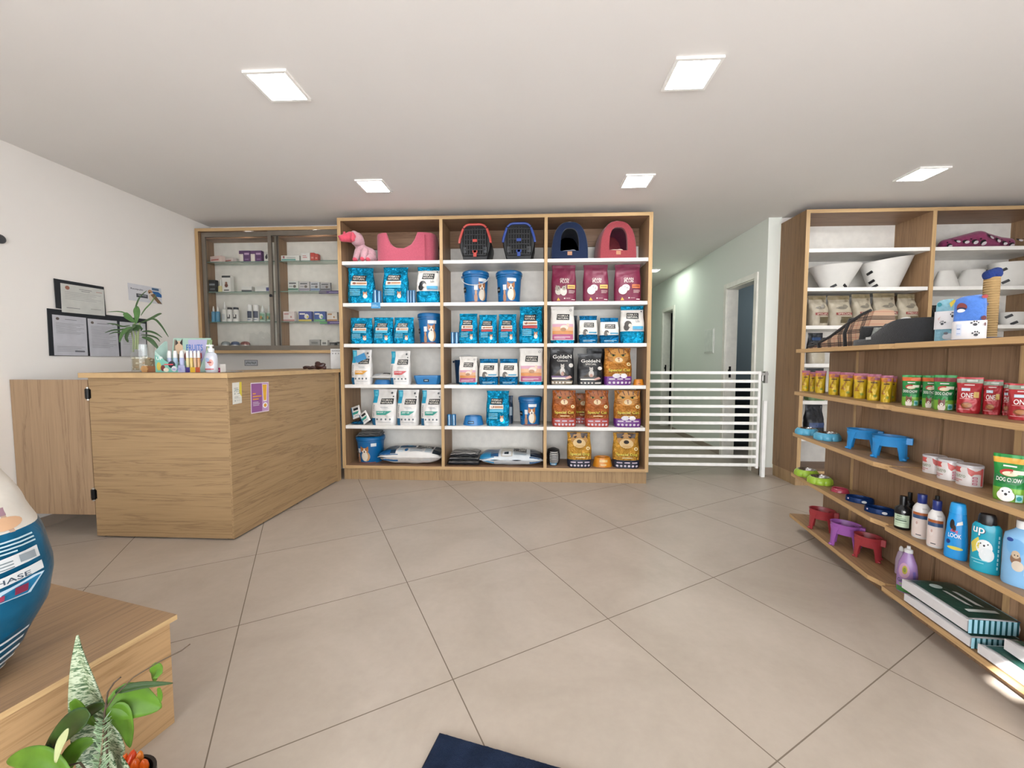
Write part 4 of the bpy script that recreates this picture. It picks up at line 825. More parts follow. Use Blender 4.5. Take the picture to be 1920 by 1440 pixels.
carton('tall white carton with animal drawing, second glass shelf', 416, 432, 517, z2, .05, '#eceae4', [R(-.5, .5, .88, 1, '#3a3d40'), E(0, .4, .2, .12, '#7b4a3c'), E(0, .55, .14, .08, '#a9785f'), R(-.3, .3, .08, .14, '#3a3d40')])
carton('flat white carton with dark edge lying down, second glass shelf', 453, 471, 537, z2, .06, '#e4e2dd', [R(-.5, .5, .0, .35, '#4a4d50')], rz=.1); carton('flat white packet stacked toward the door, second glass shelf', 478, 505, 536, z2, .06, '#e4e2dd', [R(-.5, .5, .05, .5, '#f0efe9'), R(.3, .5, .1, .7, '#4b4f8a')], rz=-.05)
bot('blue spray bottle nearest the cabinet side, third glass shelf', 394, 401, 574, z3, '#4f93b5', '#eceae6', .68, .4, nozzle=True); bot('second blue spray bottle, third glass shelf', 402, 409, 574, z3, '#4f93b5', '#eceae6', .68, .4, nozzle=True)
bot('clear bottle with tall pump beside the blue bottles', 412, 422, 566, z3, '#d9d8d2', '#e8e6e2', .66, .4, nozzle=True, ops=[R(-.3, .3, .1, .4, '#b9bcbc')])
BW = [R(-.3, .3, .22, .5, '#2c2d30'), E(0, .42, .15, .1, '#efece6'), R(-.5, .5, .0, .12, '#f2f0ea')]
bot('white bottle with black cap, first of the pair, third glass shelf', 423, 432, 576, z3, '#e6e4df', '#26272a', .86, .75, ops=BW); bot('white bottle with black cap, second of the pair, third glass shelf', 434, 444, 576, z3, '#e6e4df', '#26272a', .86, .75, ops=BW)
NV = [R(-.5, .5, .22, .62, '#27324f'), R(-.3, .3, .1, .16, '#8d95a5')]
bot('navy and white bottle with white cap, first of two, third glass shelf', 461, 470, 571, z3, '#e9e8e4', '#f0efeb', .72, .78, ops=NV); bot('navy and white bottle with white cap, second of two, third glass shelf', 472, 482, 571, z3, '#e9e8e4', '#f0efeb', .72, .78, ops=NV)
GN = [R(-.5, .5, .1, .5, '#7fae8f'), E(.0, .25, .2, .1, '#c79a5a'), E(.2, .2, .12, .08, '#3f5a44')]
bot('green label bottle with white dropper beside the navy bottles', 484, 494, 572, z3, '#d5e3d8', '#eef1ec', .6, .5, nozzle=True, ops=GN); bot('green label bottle with white dropper at the door edge', 497, 506, 572, z3, '#d5e3d8', '#eef1ec', .6, .5, nozzle=True, ops=GN)
for lb, x0, x1, c in (('round tin with pale lid at the cabinet bottom, by the side', 411, 425, '#8f979b'), ('round tin with navy lid at the cabinet bottom', 429, 443, '#5a6a8c'), ('round tin with red and blue lid at the cabinet bottom', 447, 462, '#a06a62')):
    x, w, h = cab(x0, x1, 640, z4); t = thing('round_tin', lb, 'tin', (x, CY + w / 2, z4 + .0006), 0, 'round tins'); r = w / 2
    MB().lathe([(r, 0), (r, h * .6), (r * .95, h * .7)], 24).build('tin', pm('#d8d6d0', .35, .3), t); MB().lathe([(r * 1.02, h * .62), (r * 1.02, h * .75), (r * .8, h * .93), (r * .4, h)], 24).build('lid', pm(c, .35, .2), t)
x, w, h = cab(456, 506, 612, z4); t = thing('plastic_bag', 'crumpled clear plastic bag standing at the cabinet bottom', 'plastic bag', (x, CY + .075, z4 + .001))
def pbag(u, v): return ((u - .5) * w * (1 - .1 * v), .02 * noise.noise(Vector((u * 7, v * 7, 2))) , v * h * (.75 + .25 * noise.noise(Vector((u * 5, 3, 1)))))
MB().grid(pbag, 26, 20).build('film', glass('clear_film', (.93, .94, .94), 1), t, smooth=20)
# the other half
carton('long white and teal carton lying on the top glass shelf, second half', 527, 561, 479, z1, .05, '#e8e6e0', [R(-.46, .3, .15, .4, '#5fa39a'), R(-.4, -.3, .5, .9, '#b0656a'), R(-.2, .3, .55, .65, '#8a8d90')])
carton('white carton with red writing before two red cartons', 564, 581, 474, z1, .05, '#eceae6', [R(-.3, .2, .4, .48, '#c8504a'), R(-.3, .1, .6, .66, '#c8504a')]); carton('red carton touching the white carton, top glass shelf', 582, 589, 474, z1, .05, '#c9483f', [R(-.3, .3, .3, .5, '#e9a59a')]); carton('red carton last in the row, top glass shelf', 590, 596, 476, z1, .05, '#c9483f', [R(-.3, .3, .3, .5, '#e9a59a')])
for i, (lb, x0, x1, yt, b, c) in enumerate((('white carton with green band, first on the second glass shelf', 540, 559, 527, '#dfe2dd', '#5f8a78'), ('grey carton after the green banded one, second glass shelf', 561, 580, 528, '#c9c5c4', '#8f8a9a'), ('grey carton with blue band, second glass shelf', 582, 599, 529, '#bfc0c4', '#6d86a8'), ('dark grey carton last in the row of four, second glass shelf', 601, 619, 530, '#b4b3b4', '#5d6068'))):
    carton(lb, x0, x1, yt, z2, .03, b, [R(-.5, .5, .08, .3, c), R(-.4, .3, .72, .84, '#4a5056'), E(.15, .48, .15, .14, '#6b5f58'), R(-.4, -.05, .45, .52, '#7d8388')])
for i, (lb, x0, x1, yt, b, c) in enumerate((('pink and white carton, first on the third glass shelf of second half', 531, 552, 584, '#e5d8d4', '#c08a86'), ('blue and yellow carton on the third glass shelf', 560, 584, 584, '#3a4a94', '#d8c258'), ('blue and green carton on the third glass shelf', 589, 610, 584, '#3a5aa0', '#6aae74'), ('white carton with dog face on the third glass shelf', 613, 632, 585, '#e2dcd2', '#b88450'))):
    carton(lb, x0, x1, yt, z3, .04, b, [R(-.5, .5, .0, .2, c), E(.12, .5, .18, .25, '#e9e6df'), R(-.42, .0, .68, .82, '#e9e6df' if i in (1, 2) else c), E(.2, .45, .08, .12, c)])
for lb, z, c1, c2 in (('purple price rail hanging from the second glass shelf', z2, '#4a3f7a', '#6d6a78'), ('purple and green price rail hanging from the third glass shelf', z3, '#503f86', '#58a060')):
    a, b = aty(598, 548, CF + .058).x, CX1_ - .05; t = thing('price_rail', lb, 'price rail', ((a + b) / 2, CF + .058, z - .020)); w = b - a
    MB().box(-w / 2, w / 2, 0, .003, -.012, .019).build('strip', pm(c1, .4), t, smooth=0); prints('lettering', t, [R(-.5, -.2, .1, .9, c2), R(-.1, .3, .4, .6, '#b9b0d6')], flat(w, .03, 0, 0, -.012), e0=.0006)
for lb, x0, x1, yt, c in (('low grey carton at the cabinet bottom, second half', 580, 600, 637, '#a9a7a2'), ('small white carton at the cabinet bottom, second half', 602, 614, 638, '#e0ded6'), ('small black and white jar box at the cabinet bottom', 618, 629, 642, '#3a3c3e'), ('small black and white jar box at the cabinet bottom corner', 631, 641, 641, '#3a3c3e')):
    carton(lb, x0, x1, yt, z4, .04, c, [R(-.4, .4, .15, .45, '#e9e7e2'), R(-.3, .3, .6, .8, '#7d7d7a')])

# ================================================================ ON THE COUNTER
CT = 1.1256
def at_counter(px, py_top, Y): p = aty(px, py_top, Y); return p
Yv = 2.72
x0, x1 = aty(230, 680, Yv).x, aty(274, 680, Yv).x; vr = (x1 - x0) / 2 * .76; vx = (x0 + x1) / 2
vt = thing('glass_vase', 'clear glass vase of pebbles with a green bamboo plant on the counter', 'vase plant', (vx, Yv + vr, CT))
vh = aty(250, 645, Yv).z - CT
MB().lathe([(vr * .96, 0), (vr, .006), (vr, vh), (vr * .95, vh), (vr * .95, .012), (.001, .012)], 36, cap1=False).build('glass', glass('vase_glass', (.97, .98, .97), 1), vt, smooth=40)
random.seed(9); mb = MB(); ph = vh * .52
for i in range(150):
    a, rr, z = random.random() * 2 * pi, vr * .86 * sqrt(.35 + .65 * random.random()), .018 + random.random() * (ph - .018)
    s = .007 + random.random() * .006; mb.ell((rr * cos(a), rr * sin(a), z), (s * 1.2, s * 1.1, s * .8), random.choice([0, 0, 1, 2]), 8, 5)
pb = mb.build('pebbles', [pm('#d9cdb6', .5), pm('#b59a78', .5), pm('#efe9dc', .4)], vt, smooth=180); pb['kind'] = 'stuff'
MB().lathe([(vr * .90, .013), (vr * .90, ph * .9)], 24).build('pebble_core', pm('#a8977b', .8), vt)
LG, LG2 = pm('#4f7a3c', .45, 0, 'plain', .25), pm('#3c5a30', .45, 0, 'plain', .25)
def leaf(p, width, mat, parent, fold=.25, name='leaf', shape=lambda t: sin(pi * min(1, t * .93 + .05)) ** .8, up=Vector((0, -1, .35)), n=14, thick=.0012, mid=None):
    """A blade along points p (parent space), width metres at its broadest, lightly folded on the midrib."""
    P = [Vector(q) for q in p]; m = len(P) - 1
    def cr(t):
        s = min(m - 1e-6, t * m); i = int(s); f = s - i; a, b, c, d = P[max(i - 1, 0)], P[i], P[i + 1], P[min(i + 2, m)]
        return .5 * ((2 * b) + (c - a) * f + (2 * a - 5 * b + 4 * c - d) * f * f + (3 * b - a - 3 * c + d) * f ** 3)
    mb = MB()
    def pt(u, v):
        c = cr(v); tg = (cr(min(1, v + .02)) - cr(max(0, v - .02))).normalized(); sd = tg.cross(up).normalized(); nn = sd.cross(tg)
        k = (u - .5) * 2; return c + sd * k * width / 2 * shape(v) + nn * abs(k) * width * fold * shape(v) * .5
    mb.grid(pt, 6, n); o = mb.build(name, mat, parent, smooth=70)
    s = o.modifiers.new('thick', 'SOLIDIFY'); s.thickness = thick; return o
def vpx(px, py, dy=0): q = aty(px, py, Yv + vr + dy); return q - Vector((vx, Yv + vr, CT))
for i, (pts, wd) in enumerate([([(254, 655), (255, 630), (251, 617), (253, 605)], .006), ([(258, 655), (259, 625), (262, 605)], .006), ([(250, 660), (250, 640), (246, 618)], .005)]):
    MB().tube([vpx(a, b, .004 * i) for a, b in pts] , wd, 8).build('stalk', pm('#9aa878', .5), vt)
L = [([(253, 608), (254, 580), (262, 558), (275, 545)], .014, LG2, 0), ([(264, 592), (272, 580), (284, 567), (293, 552)], .012, LG, .01), ([(255, 607), (258, 590), (257, 580), (256, 574)], .05, LG, -.01), ([(262, 606), (282, 598), (297, 590), (303, 588)], .022, LG2, .01), ([(268, 604), (288, 598), (302, 610), (316, 632)], .014, LG2, -.01),
     ([(252, 604), (243, 596), (235, 590), (232, 592)], .04, LG, 0), ([(248, 615), (240, 618), (230, 626), (224, 642)], .042, LG, -.02), ([(250, 618), (243, 622), (238, 632), (240, 642)], .045, LG2, -.04), ([(255, 612), (248, 614), (262, 616), (265, 620)], .05, LG2, -.05), ([(246, 600), (236, 588), (222, 584), (200, 585)], .008, LG, .02),
     ([(244, 610), (230, 612), (216, 608), (200, 606)], .012, LG2, 0), ([(244, 614), (228, 618), (212, 619), (196, 624)], .013, LG2, .02), ([(266, 622), (278, 621), (292, 625), (304, 633)], .014, LG2, 0), ([(264, 628), (280, 629), (294, 634), (300, 641)], .012, LG2, .02), ([(266, 632), (280, 636), (290, 645), (298, 656)], .03, LG2, -.02), ([(246, 622), (230, 624), (216, 623), (204, 627)], .010, LG2, .03)]
for pts, wd, m, dy in L: leaf([vpx(a, b, dy * (1 - j * .4)) for j, (a, b) in enumerate(pts)], wd, m, vt)
Yb = 2.66; q0, q1 = aty(263, 692, Yb).x, aty(292, 692, Yb).x; hb = aty(278, 686, Yb).z - CT
t = thing('wooden_block', 'small reddish wooden box with hexagonal end beside the vase', 'wooden box', ((q0 + q1) / 2, Yb + .02, CT)); w = q1 - q0
MB().box(-w * .1, w / 2, -.015, .015, 0, hb * .95).build('box', wood('X', '#8e6040', '#6d442c', 'dark_wood'), t, smooth=0)
MB().prism([(-w * .5, hb * .5), (-w * .38, 0.0), (-w * .1, 0), (-w * .0, hb * .5), (-w * .1, hb), (-w * .38, hb)], -.02, .018).build('hexagonal_end', wood('Z', '#c79a66', '#a87b4c', 'light_wood'), t, smooth=0)
# display carton with sprays
Yu = 2.64; q0, q1 = aty(293, 680, Yu).x, aty(374, 680, Yu).x; w = q1 - q0; H = aty(330, 634, Yu + .1).z - CT; hf = aty(300, 658, Yu).z - CT; hl = aty(300, 670, Yu).z - CT
t = thing('display_carton', 'printed counter carton with a dog on its back board, holding spray bottles', 'display box', ((q0 + q1) / 2, Yu, CT), .04)
mb = MB().box(-w / 2, w / 2, 0, .10, 0, .004).prism([(-w / 2, 0), (w * .0, 0), (w * .0, .030), (-w * .14, .035), (-w / 2, hf)], -.001, .001)
mb.prism([(0, 0), (.10, 0), (.10, H * .9), (.08, H * .9), (0, hf)], -w / 2, -w / 2 + .002, plane='YZ').prism([(0, 0), (.10, 0), (.10, H * .9), (0, .03)], w / 2 - .002, w / 2, plane='YZ').box(0, w / 2, -.001, .001, 0, .03)
mb.build('tray', pm('#bfe0d6', .5), t, smooth=0)
MB().prism([(-w * .46, 0), (w * .46, 0), (w * .52, H), (-w * .34, H)], .098, .102).build('back_board', pm('#a9c9b9', .5), t, smooth=0)
prints('front_print', t, [G('#7fc7b6', (-.5, .0), (.0, .0), (-.02, .22), (-.2, .28), (-.5, .5)), T('UP', -.40, .40, .14, .09, '#ffffff'), E(-.42, .17, .05, .12, '#d8c35a'), E(-.33, .12, .05, .09, '#7a3a3a'), E(-.26, .07, .06, .06, '#f0ead6'), E(-.13, .22, .08, .1, '#1f2a3a'), E(-.08, .10, .06, .08, '#e6e6ea'), R(.01, .16, .0, .2, '#b5b8e0'), R(-.3, -.1, .21, .24, '#e84a5a'), T('FRUITS', -.02, .085, .20, .06, '#6a7fd0'), R(.17, .27, .0, .145, '#3a2a7a'), R(.28, .39, .0, .145, '#e2b52c'), R(.40, .5, .0, .145, '#b8502a')], lambda u, v, e: (u * w, -.001 - e, v * H), e0=.001, de=.0002)
prints('back_print', t, [G('#8a7a68', (-.38, .3), (-.2, .3), (-.2, .7), (-.32, .98)), E(-.22, .72, .09, .2, '#d9b99a'), G('#3a2f2a', (-.30, .78), (-.29, .98), (-.23, .85)), G('#3a2f2a', (-.2, .85), (-.13, .99), (-.14, .78)), E(-.12, .5, .1, .16, '#efe6da'), E(-.04, .45, .07, .15, '#8a3a34'), R(.0, .5, .3, .95, '#b7b4d8'), T('FRUITS', .14, .72, .38, .18, '#3f74c4'), R(.05, .3, .4, .56, '#c04a4a'), G('#8aa070', (.36, .3), (.5, .3), (.56, .95), (.44, .95)), E(.46, .55, .05, .2, '#e0c08a')], lambda u, v, e: (u * w, .098 - e, v * H), e0=.0008, de=.0002)
for i, (px, c, tall) in enumerate(((317, '#c9d0ea', 0), (328, '#bcd6ea', 0), (340, '#c3c9ee', 0), (351, '#e6d9a4', 1), (358, '#e8c978', 1), (365, '#e0b894', 1), (372, '#d9a070', 1))):
    bx = aty(px, 680, Yu + .04).x; r = .0135 if i < 3 else .010; hh = aty(px, 657.5, Yu + .04).z - CT - .005
    b = thing('spray_bottle', ['clear spray bottle first in the fruit display carton', 'clear spray bottle second in the fruit display carton', 'lilac spray bottle third in the fruit display carton', 'slim yellow spray bottle fourth in the fruit display carton', 'slim gold spray bottle fifth in the fruit display carton', 'slim peach spray bottle sixth in the fruit display carton', 'slim orange spray bottle last in the fruit display carton'][i], 'spray bottle', (bx, Yu + .045, CT + .0045), 0, 'sprays in the display carton')
    MB().lathe([(r, 0), (r, hh * .62), (r * .7, hh * .68)], 16).build('body', pm(c, .2), b); MB().lathe([(r * .95, hh * .66), (r * .9, hh * .88), (r * .6, hh)], 16).build('cap', pm('#f2f1ee', .35), b)
# sanitiser
Ys = 2.60; q0, q1 = aty(378, 680, Ys).x, aty(403, 680, Ys).x; r = (q1 - q0) / 2 * .85; H = aty(390, 646, Ys).z - CT
t = thing('sanitizer_bottle', 'clear hand gel bottle with white pump on the counter', 'pump bottle', ((q0 + q1) / 2, Ys + r * .7, CT))
MB().lathe([(r * .92, 0), (r, .005), (r, H * .56), (r * .8, H * .68), (r * .35, H * .74), (r * .35, H * .78)], 28, sy=.7).build('body', pm('#cfd3dc', .08, 0, 'plain', .03), t)
MB().lathe([(r * .46, H * .74), (r * .46, H * .86), (r * .2, H * .88), (r * .2, H * .95)], 20).box(-r * .75, r * .35, -.006, .006, H * .945, H).build('pump', pm('#f4f3f0', .35), t, smooth=30)
prints('label_print', t, [R(-.4, .4, .12, .58, '#dcdbe8', 10), E(.2, .35, .2, .12, '#e0a090'), E(-.1, .45, .2, .08, '#a9bfe0'), R(-.1, .25, .34, .38, '#a03a4a'), R(-.4, .4, .1, .14, '#c04a4a')], cyl(lambda v: r * (1 if v < .56 else 1), H, 2.0, 0, 1, .7), e0=.001, r=.2)
t = carton('small white box with pink end behind the gel bottle', 401, 413, 683, CT, .05, '#ece9e4', [R(.0, .5, .0, .55, '#c83a72'), R(.1, .4, .2, .3, '#f3c4d6')], Y=2.66, group=None)
t = thing('leaflets', 'flat dark leaflets lying on the counter behind the gel bottle', 'leaflet', (aty(425, 697, 2.75).x, 2.76, CT)); MB().box(-.07, .07, -.05, .05, 0, .003).box(-.05, .085, -.045, .05, .003, .005, 1).build('sheets', [pm('#6d6f74', .5), pm('#cfd0d0', .5)], t, smooth=0)
# brown leather thing, card
Yd = 3.55; q = aty(590, 690, Yd); t = thing('leather_strap', 'dark brown glossy coiled strap lying on the counter under the cabinet', 'strap', (q.x, Yd, CT))
LE = pm('#3a1d18', .3, 0, 'plain', .2); mb = MB(); rr = .016
mb.tube([(-.11 + .22 * i / 14, .01 * sin(i * .9), rr + .006 * abs(sin(i * .7))) for i in range(15)], [rr * (.7 + .3 * abs(sin(i * 1.3))) for i in range(15)], 10); mb.build('strap', LE, t, smooth=180)
blob('coil', LE, [('e', (.05, 0, .035), (.05, .03, .026)), ('e', (.03, 0, .058), (.026, .022, .020)), ('e', (.075, .0, .05), (.03, .02, .014))], t, .006, 3)
Yq = 4.035; q0 = aty(620, 670, Yq).x; q1 = -1.926; w = q1 - q0; H = aty(630, 654, Yq).z - CT
t = thing('review_card', 'white upright card with a row of stars, standing beside the tall shelving', 'sign card', ((q0 + q1) / 2, Yq, CT))
MB().box(-w / 2, w / 2, 0, .004, 0, H).build('card', pm('#f0efec', .45), t, smooth=0); prints('lettering', t, [T('GOOGLE', 0, .90, .84, .07, '#2a2a2c')] + [G('#2a2a2c', *[(-.36 + .18 * i + (.055 if k % 2 == 0 else .024) * sin(k * pi / 5), .76 + (.035 if k % 2 == 0 else .015) * cos(k * pi / 5)) for k in range(10)]) for i in range(5)], flat(w, H), e0=.0008)
# stickers on the counter side
def on_side(px, py, dx=0):
    # counter side runs from (-1.992, 2.499) to (-1.944, 3.86)
    k = ray(px, py); a, b = Vector((-1.992, 2.499)), Vector((-1.944, 3.86)); d = (b - a).normalized(); den = k.x * d.y - k.y * d.x
    tt = (a.x * d.y - a.y * d.x) / den; return Vector((k.x * tt + .001, k.y * tt, CAMH + k.z * tt))
def sheet(name, label, cat, quad, base, ops, rz, thick=.0015, flaps=None):
    """Paper hung on a wall: quad = its top-left, top-right and bottom-left points; print inside."""
    A, B, Cc = quad; o = (A + B) / 2; t = thing(name, label, cat, Cc * .5 + (B + Cc - A) * .5, rz)
    M = Matrix.Rotation(-rz, 3, 'Z'); lo = t.location.copy(); a, b, c = M @ (A - lo), M @ (B - lo), M @ (Cc - lo)
    f = lambda u, v, e: tuple(c + (b - a) * (u + .5) + (a - c) * v + Vector((0, -e, 0)))
    mb = MB(); n = mb.add([f(-.5, 0, 0), f(.5, 0, 0), f(.5, 1, 0), f(-.5, 1, 0), f(-.5, 0, thick), f(.5, 0, thick), f(.5, 1, thick), f(-.5, 1, thick)])
    for q in ((4, 5, 6, 7), (3, 2, 1, 0), (0, 1, 5, 4), (1, 2, 6, 5), (2, 3, 7, 6), (3, 0, 4, 7)): mb.face([n + i for i in q])
    mb.build('sheet', pm(base, .5), t, smooth=0)
    if ops: prints('lettering', t, ops, lambda u, v, e: f(u, v, thick + e), e0=.0006, de=.0002)
    return t
rs = pi / 2 - atan2(.048, 1.361)
sheet('card_sticker', 'white information card with yellow corner stuck on the counter side', 'card', [on_side(435, 718), on_side(452, 716), on_side(436, 758.5)], '#eeebdf', [G('#e8d24a', (.2, .5), (.5, .3), (.5, 1), (.25, 1)), R(-.35, .1, .72, .74, '#5a6068'), R(-.3, .15, .64, .67, '#7a9a94')] + [E(-.3 + .18 * i, .58, .05, .018, '#4a6a70') for i in range(4)] + [E(-.28, .48, .06, .02, '#44586a'), R(.0, .3, .47, .49, '#5a6a6a'), R(-.34, .1, .31, .325, '#3a4048'), R(-.34, .3, .25, .26, '#8a9094'), E(-.28, .15, .05, .02, '#2a4a6a'), R(-.15, .3, .15, .16, '#8a9094')], rs)
sheet('leaflet', 'purple leaflet with a big yellow exclamation mark on the counter side', 'leaflet', [on_side(469.5, 718), on_side(503, 716), on_side(470.5, 776)], '#efe0ea', [R(-.48, .47, .03, .97, '#9c5f9a'), R(.1, .47, .03, .97, '#c9a0cc'), G('#ffffff', (.12, .93), (.40, .93), (.36, .36), (.18, .36)), G('#f2b83a', (.13, .92), (.38, .92), (.335, .385), (.195, .385)), E(.27, .22, .14, .095, '#ffffff'), E(.27, .22, .085, .06, '#f0a93a'), R(-.42, -.25, .62, .66, '#e8a04a'), R(-.42, .06, .53, .57, '#e8a04a'), R(-.42, -.1, .44, .48, '#e8a04a'), R(-.42, -.12, .35, .365, '#efe6f0'), R(-.42, -.05, .30, .315, '#efe6f0'), R(-.42, -.08, .25, .265, '#efe6f0')], rs)
# ================================================================ ON THE WALLS
def lw(px, py, off=.002): return atx(px, py, LW + off)
def board(label, pts, off, papers, rz=pi / 2):
    P = [lw(*p, off) for p in pts]; c = sum(P, Vector()) / len(P); t = thing('document_board', label, 'document holder', c, rz); M = Matrix.Rotation(-rz, 3, 'Z'); L = [M @ (p - c) for p in P]
    mb = MB(); mb.prism([(p.x, p.z) for p in L], -.006, -.0005); mb.build('board', pm('#23272c', .45), t, smooth=0)
    for k, (q, ops, base) in enumerate(papers):
        A, B, Cc = [M @ (lw(*z, off) - c) for z in q]; f = lambda u, v, e, A=A, B=B, Cc=Cc: (Cc.x + (B.x - A.x) * (u + .5) + (A.x - Cc.x) * v, -.0075 - e, Cc.z + (B.z - A.z) * (u + .5) + (A.z - Cc.z) * v)
        mb = MB(); n = mb.add([f(a, b, e) for e in (-.0015, .0) for a, b in ((-.5, 0), (.5, 0), (.5, 1), (-.5, 1))])
        for z in ((4, 5, 6, 7), (0, 1, 5, 4), (1, 2, 6, 5), (2, 3, 7, 6), (3, 0, 4, 7)): mb.face([n + i for i in z])
        pg = mb.build('paper', pm(base, .35), t, smooth=0); prints('lettering', pg, ops, f, e0=.0008, de=.0001)
    return t
def lines(v0, v1, n, c='#9a9a9c', u0=-.42, u1=.42): return [R(u0, u1 - .12 * ((i * 7) % 3) , v0 - (v0 - v1) * i / n, v0 - (v0 - v1) * i / n + .009, c, 2) for i in range(n)]
board('black document board holding one wide certificate, above the other board', [(100, 522), (193.4, 538), (198, 592), (104.5, 577.5)], .010, [([(111.5, 530.5), (193, 543), (114.5, 585)], [E(-.36, .87, .05, .07, '#a8705c'), R(-.1, .2, .86, .88, '#8a8a8a'), R(-.05, .15, .80, .82, '#8a8a8a'), R(.3, .45, .84, .86, '#c08a80')] + lines(.72, .42, 5) + [R(-.4, -.1, .16, .18, '#8a8a8a'), R(.15, .4, .2, .21, '#555555')], '#dcdcd4')])
board('wide black document board with paper sheets, behind the vase plant', [(87.3, 578), (274, 598.5), (275, 668.5), (92, 667)], .003, [
    ([(96, 589.5), (159.5, 596), (100.5, 666)], [E(-.36, .91, .05, .035, '#6d625c'), R(-.15, .2, .9, .915, '#8f8f93')] + lines(.80, .52, 8) + lines(.22, .06, 4) + [R(.1, .4, .09, .13, '#77777c')], '#d2d2d8'),
    ([(162.5, 597), (217.5, 602), (168, 668)], [E(-.36, .9, .05, .035, '#6d625c'), E(.34, .9, .05, .03, '#9a9296'), R(-.2, .2, .88, .895, '#8f8f93')] + lines(.80, .2, 15), '#d2d2d8'),
    ([(223, 603), (271, 607), (226, 668)], lines(.85, .3, 10), '#d6d6da')])
sheet('wall_sign', 'white reception sign with a dog photo on the side wall', 'sign', [lw(239, 530), lw(301.5, 541), lw(241.5, 562.5)], '#e6e6ea', [T('Recepção', -.25, .70, .36, .12, '#3a3d48'), R(-.28, .06, .24, .46, '#4a4d54'), R(-.24, .02, .36, .40, '#c9c9cc'), R(.2, .42, .80, .95, '#5a7a9a'), G('#2f6fb0', (.2, .74), (.4, .74), (.5, .6), (.5, .42), (.28, .44)), E(.14, .66, .07, .14, '#c99a72'), E(.18, .36, .1, .26, '#e9dccb'), G('#8a6a4c', (.14, .5), (.26, .6), (.5, .02), (.36, .02)), E(.12, .62, .025, .04, '#3a2a22')], pi / 2)
s = thing('wall_device', 'small dark round fitting high on the side wall at the picture edge', 'wall fitting', (LW + .001, atx(-2, 448, LW).y, atx(-2, 448, LW).z), pi / 2); MB().lathe([(.03, 0), (.03, .01), (.02, .02)], 16).build('body', pm('#4a4a4c', .5), s); s.children[0].rotation_euler = (pi / 2, 0, 0)
q = aty(471, 680.5, BACK - .002); t = thing('wall_sticker', 'small outlined rectangular sticker on the wall under the glass cabinet', 'sticker', q + Vector((0, 0, 0)))
MB().box(-.075, .075, -.001, .001, -.032, .032).build('sheet', pm('#dcdde0', .5), t, smooth=0)
prints('lettering', t, [R(-.5, .5, .0, .06, '#33363c'), R(-.5, .5, .94, 1, '#33363c'), R(-.5, -.47, 0, 1, '#33363c'), R(.47, .5, 0, 1, '#33363c')] + [E(-.36 + .1 * i, .5 + .06 * ((i * 5) % 3 - 1), .04, .16, '#3a3d44') for i in range(8)] + [E(-.36 + .1 * i, .5 + .06 * ((i * 5) % 3 - 1), .02, .09, '#dcdde0') for i in range(8)], flat(.15, .064, -.001, 0, -.032), e0=.0005, de=.0001)
# ================================================================ IN THE CABINET AT THE BACK RIGHT
RF = 3.90
def rcb(x0, x1, yt, zi, d, off=.03):
    Yf = RF + off; a, b = aty(x0, yt + 15, Yf + d * .25).x, aty(x1, yt + 15, Yf + d * .25).x
    return (a + b) / 2, Yf + d / 2, b - a, aty((x0 + x1) / 2, yt, Yf + d * .4).z - RZ[zi]
CONE = pm('#dcd9d2', .45, 0, 'plain', .03); CLIP = pm('#141416', .5)
def cone(label, cx, yb, base_r, top_r, h, zi, tilt=0, clips=(), off=.19, cut=.0, sy=.62):
    """A wide plastic cone, small end down when top_r > base_r, its rim cut at a slant."""
    X = aty(cx, yb, RF + off).x; t = thing('recovery_cone', label, 'cone collar', (X, RF + off, RZ[zi] + .001), 0, 'white recovery cones'); n = 48
    zt = lambda a: h * (1 + cut * cos(a))
    f = lambda k, s, th: [((base_r + (top_r - base_r) * k * (zt(a) / h) - th) * cos(a), (base_r + (top_r - base_r) * k * (zt(a) / h) - th) * sin(a) * s, k * zt(a)) for a in [2 * pi * j / n for j in range(n)]]
    mb = MB(); mb.rings([f(0, sy, .002), f(0, sy, 0), f(.33, sy, 0), f(.66, sy, 0), f(1, sy, 0), f(1, sy, .002), f(.5, sy, .002), f(0, sy, .002)], 0, True, False, False); mb.build('cone', CONE, t, smooth=50)
    for a, k in clips:
        r = base_r + (top_r - base_r) * k * (zt(a) / h); p = Vector((r * cos(a), sy * r * sin(a), k * zt(a)))
        o = MB().box(-.026, .026, -.006, .006, -.012, .012).build('clip', CLIP, t, smooth=0, bev=.003); o.location = p; o.rotation_euler = (0, .5 if cos(a) > 0 else -.5, a + pi / 2)
    return t
def w_at(x0, x1, y, off): return (aty(x1, y, RF + off).x - aty(x0, y, RF + off).x)
A_, B_ = w_at(1517, 1614, 480, .16), w_at(1545, 1588, 536, .16)
cone('white cone standing small end down at the cabinet side', 1563, 536, B_ / 2, A_ / 2 * .97, .235, 1, clips=((-2.0, .13), (-1.1, .13)), off=.185, cut=.05)
A_, B_ = w_at(1612, 1728, 471, .2), w_at(1635, 1684, 536, .2)
cone('largest white cone with black clips, leaning toward the divider', 1656, 536, B_ / 2, A_ / 2 * .80, .285, 1, clips=((-2.75, .62), (-2.75, .3), (-2.6, .12)), off=.195, cut=.12)
cone('white cone standing wide end down just past the divider', 1772, 533, w_at(1752, 1794, 533, .2) / 2 * 1.2, .062, .165, 1, off=.14)
cone('white cone with black clips, wide end down, behind the rope post', 1824, 533, w_at(1785, 1850, 533, .2) / 2 * 1.1, .09, .185, 1, clips=((-.8, .85), (-1.0, .2)), off=.21)
cone('large white cone with two black clips, past the rope post', 1893, 533, .12, .185, .24, 1, clips=((-2.5, .7), (-2.4, .25)), off=.19)
cone('white cone inside the lower compartment beyond the rope post', 1897, 606, .09, .12, .13, 2, clips=((-2.4, .7), (-2.0, .2)), off=.19)
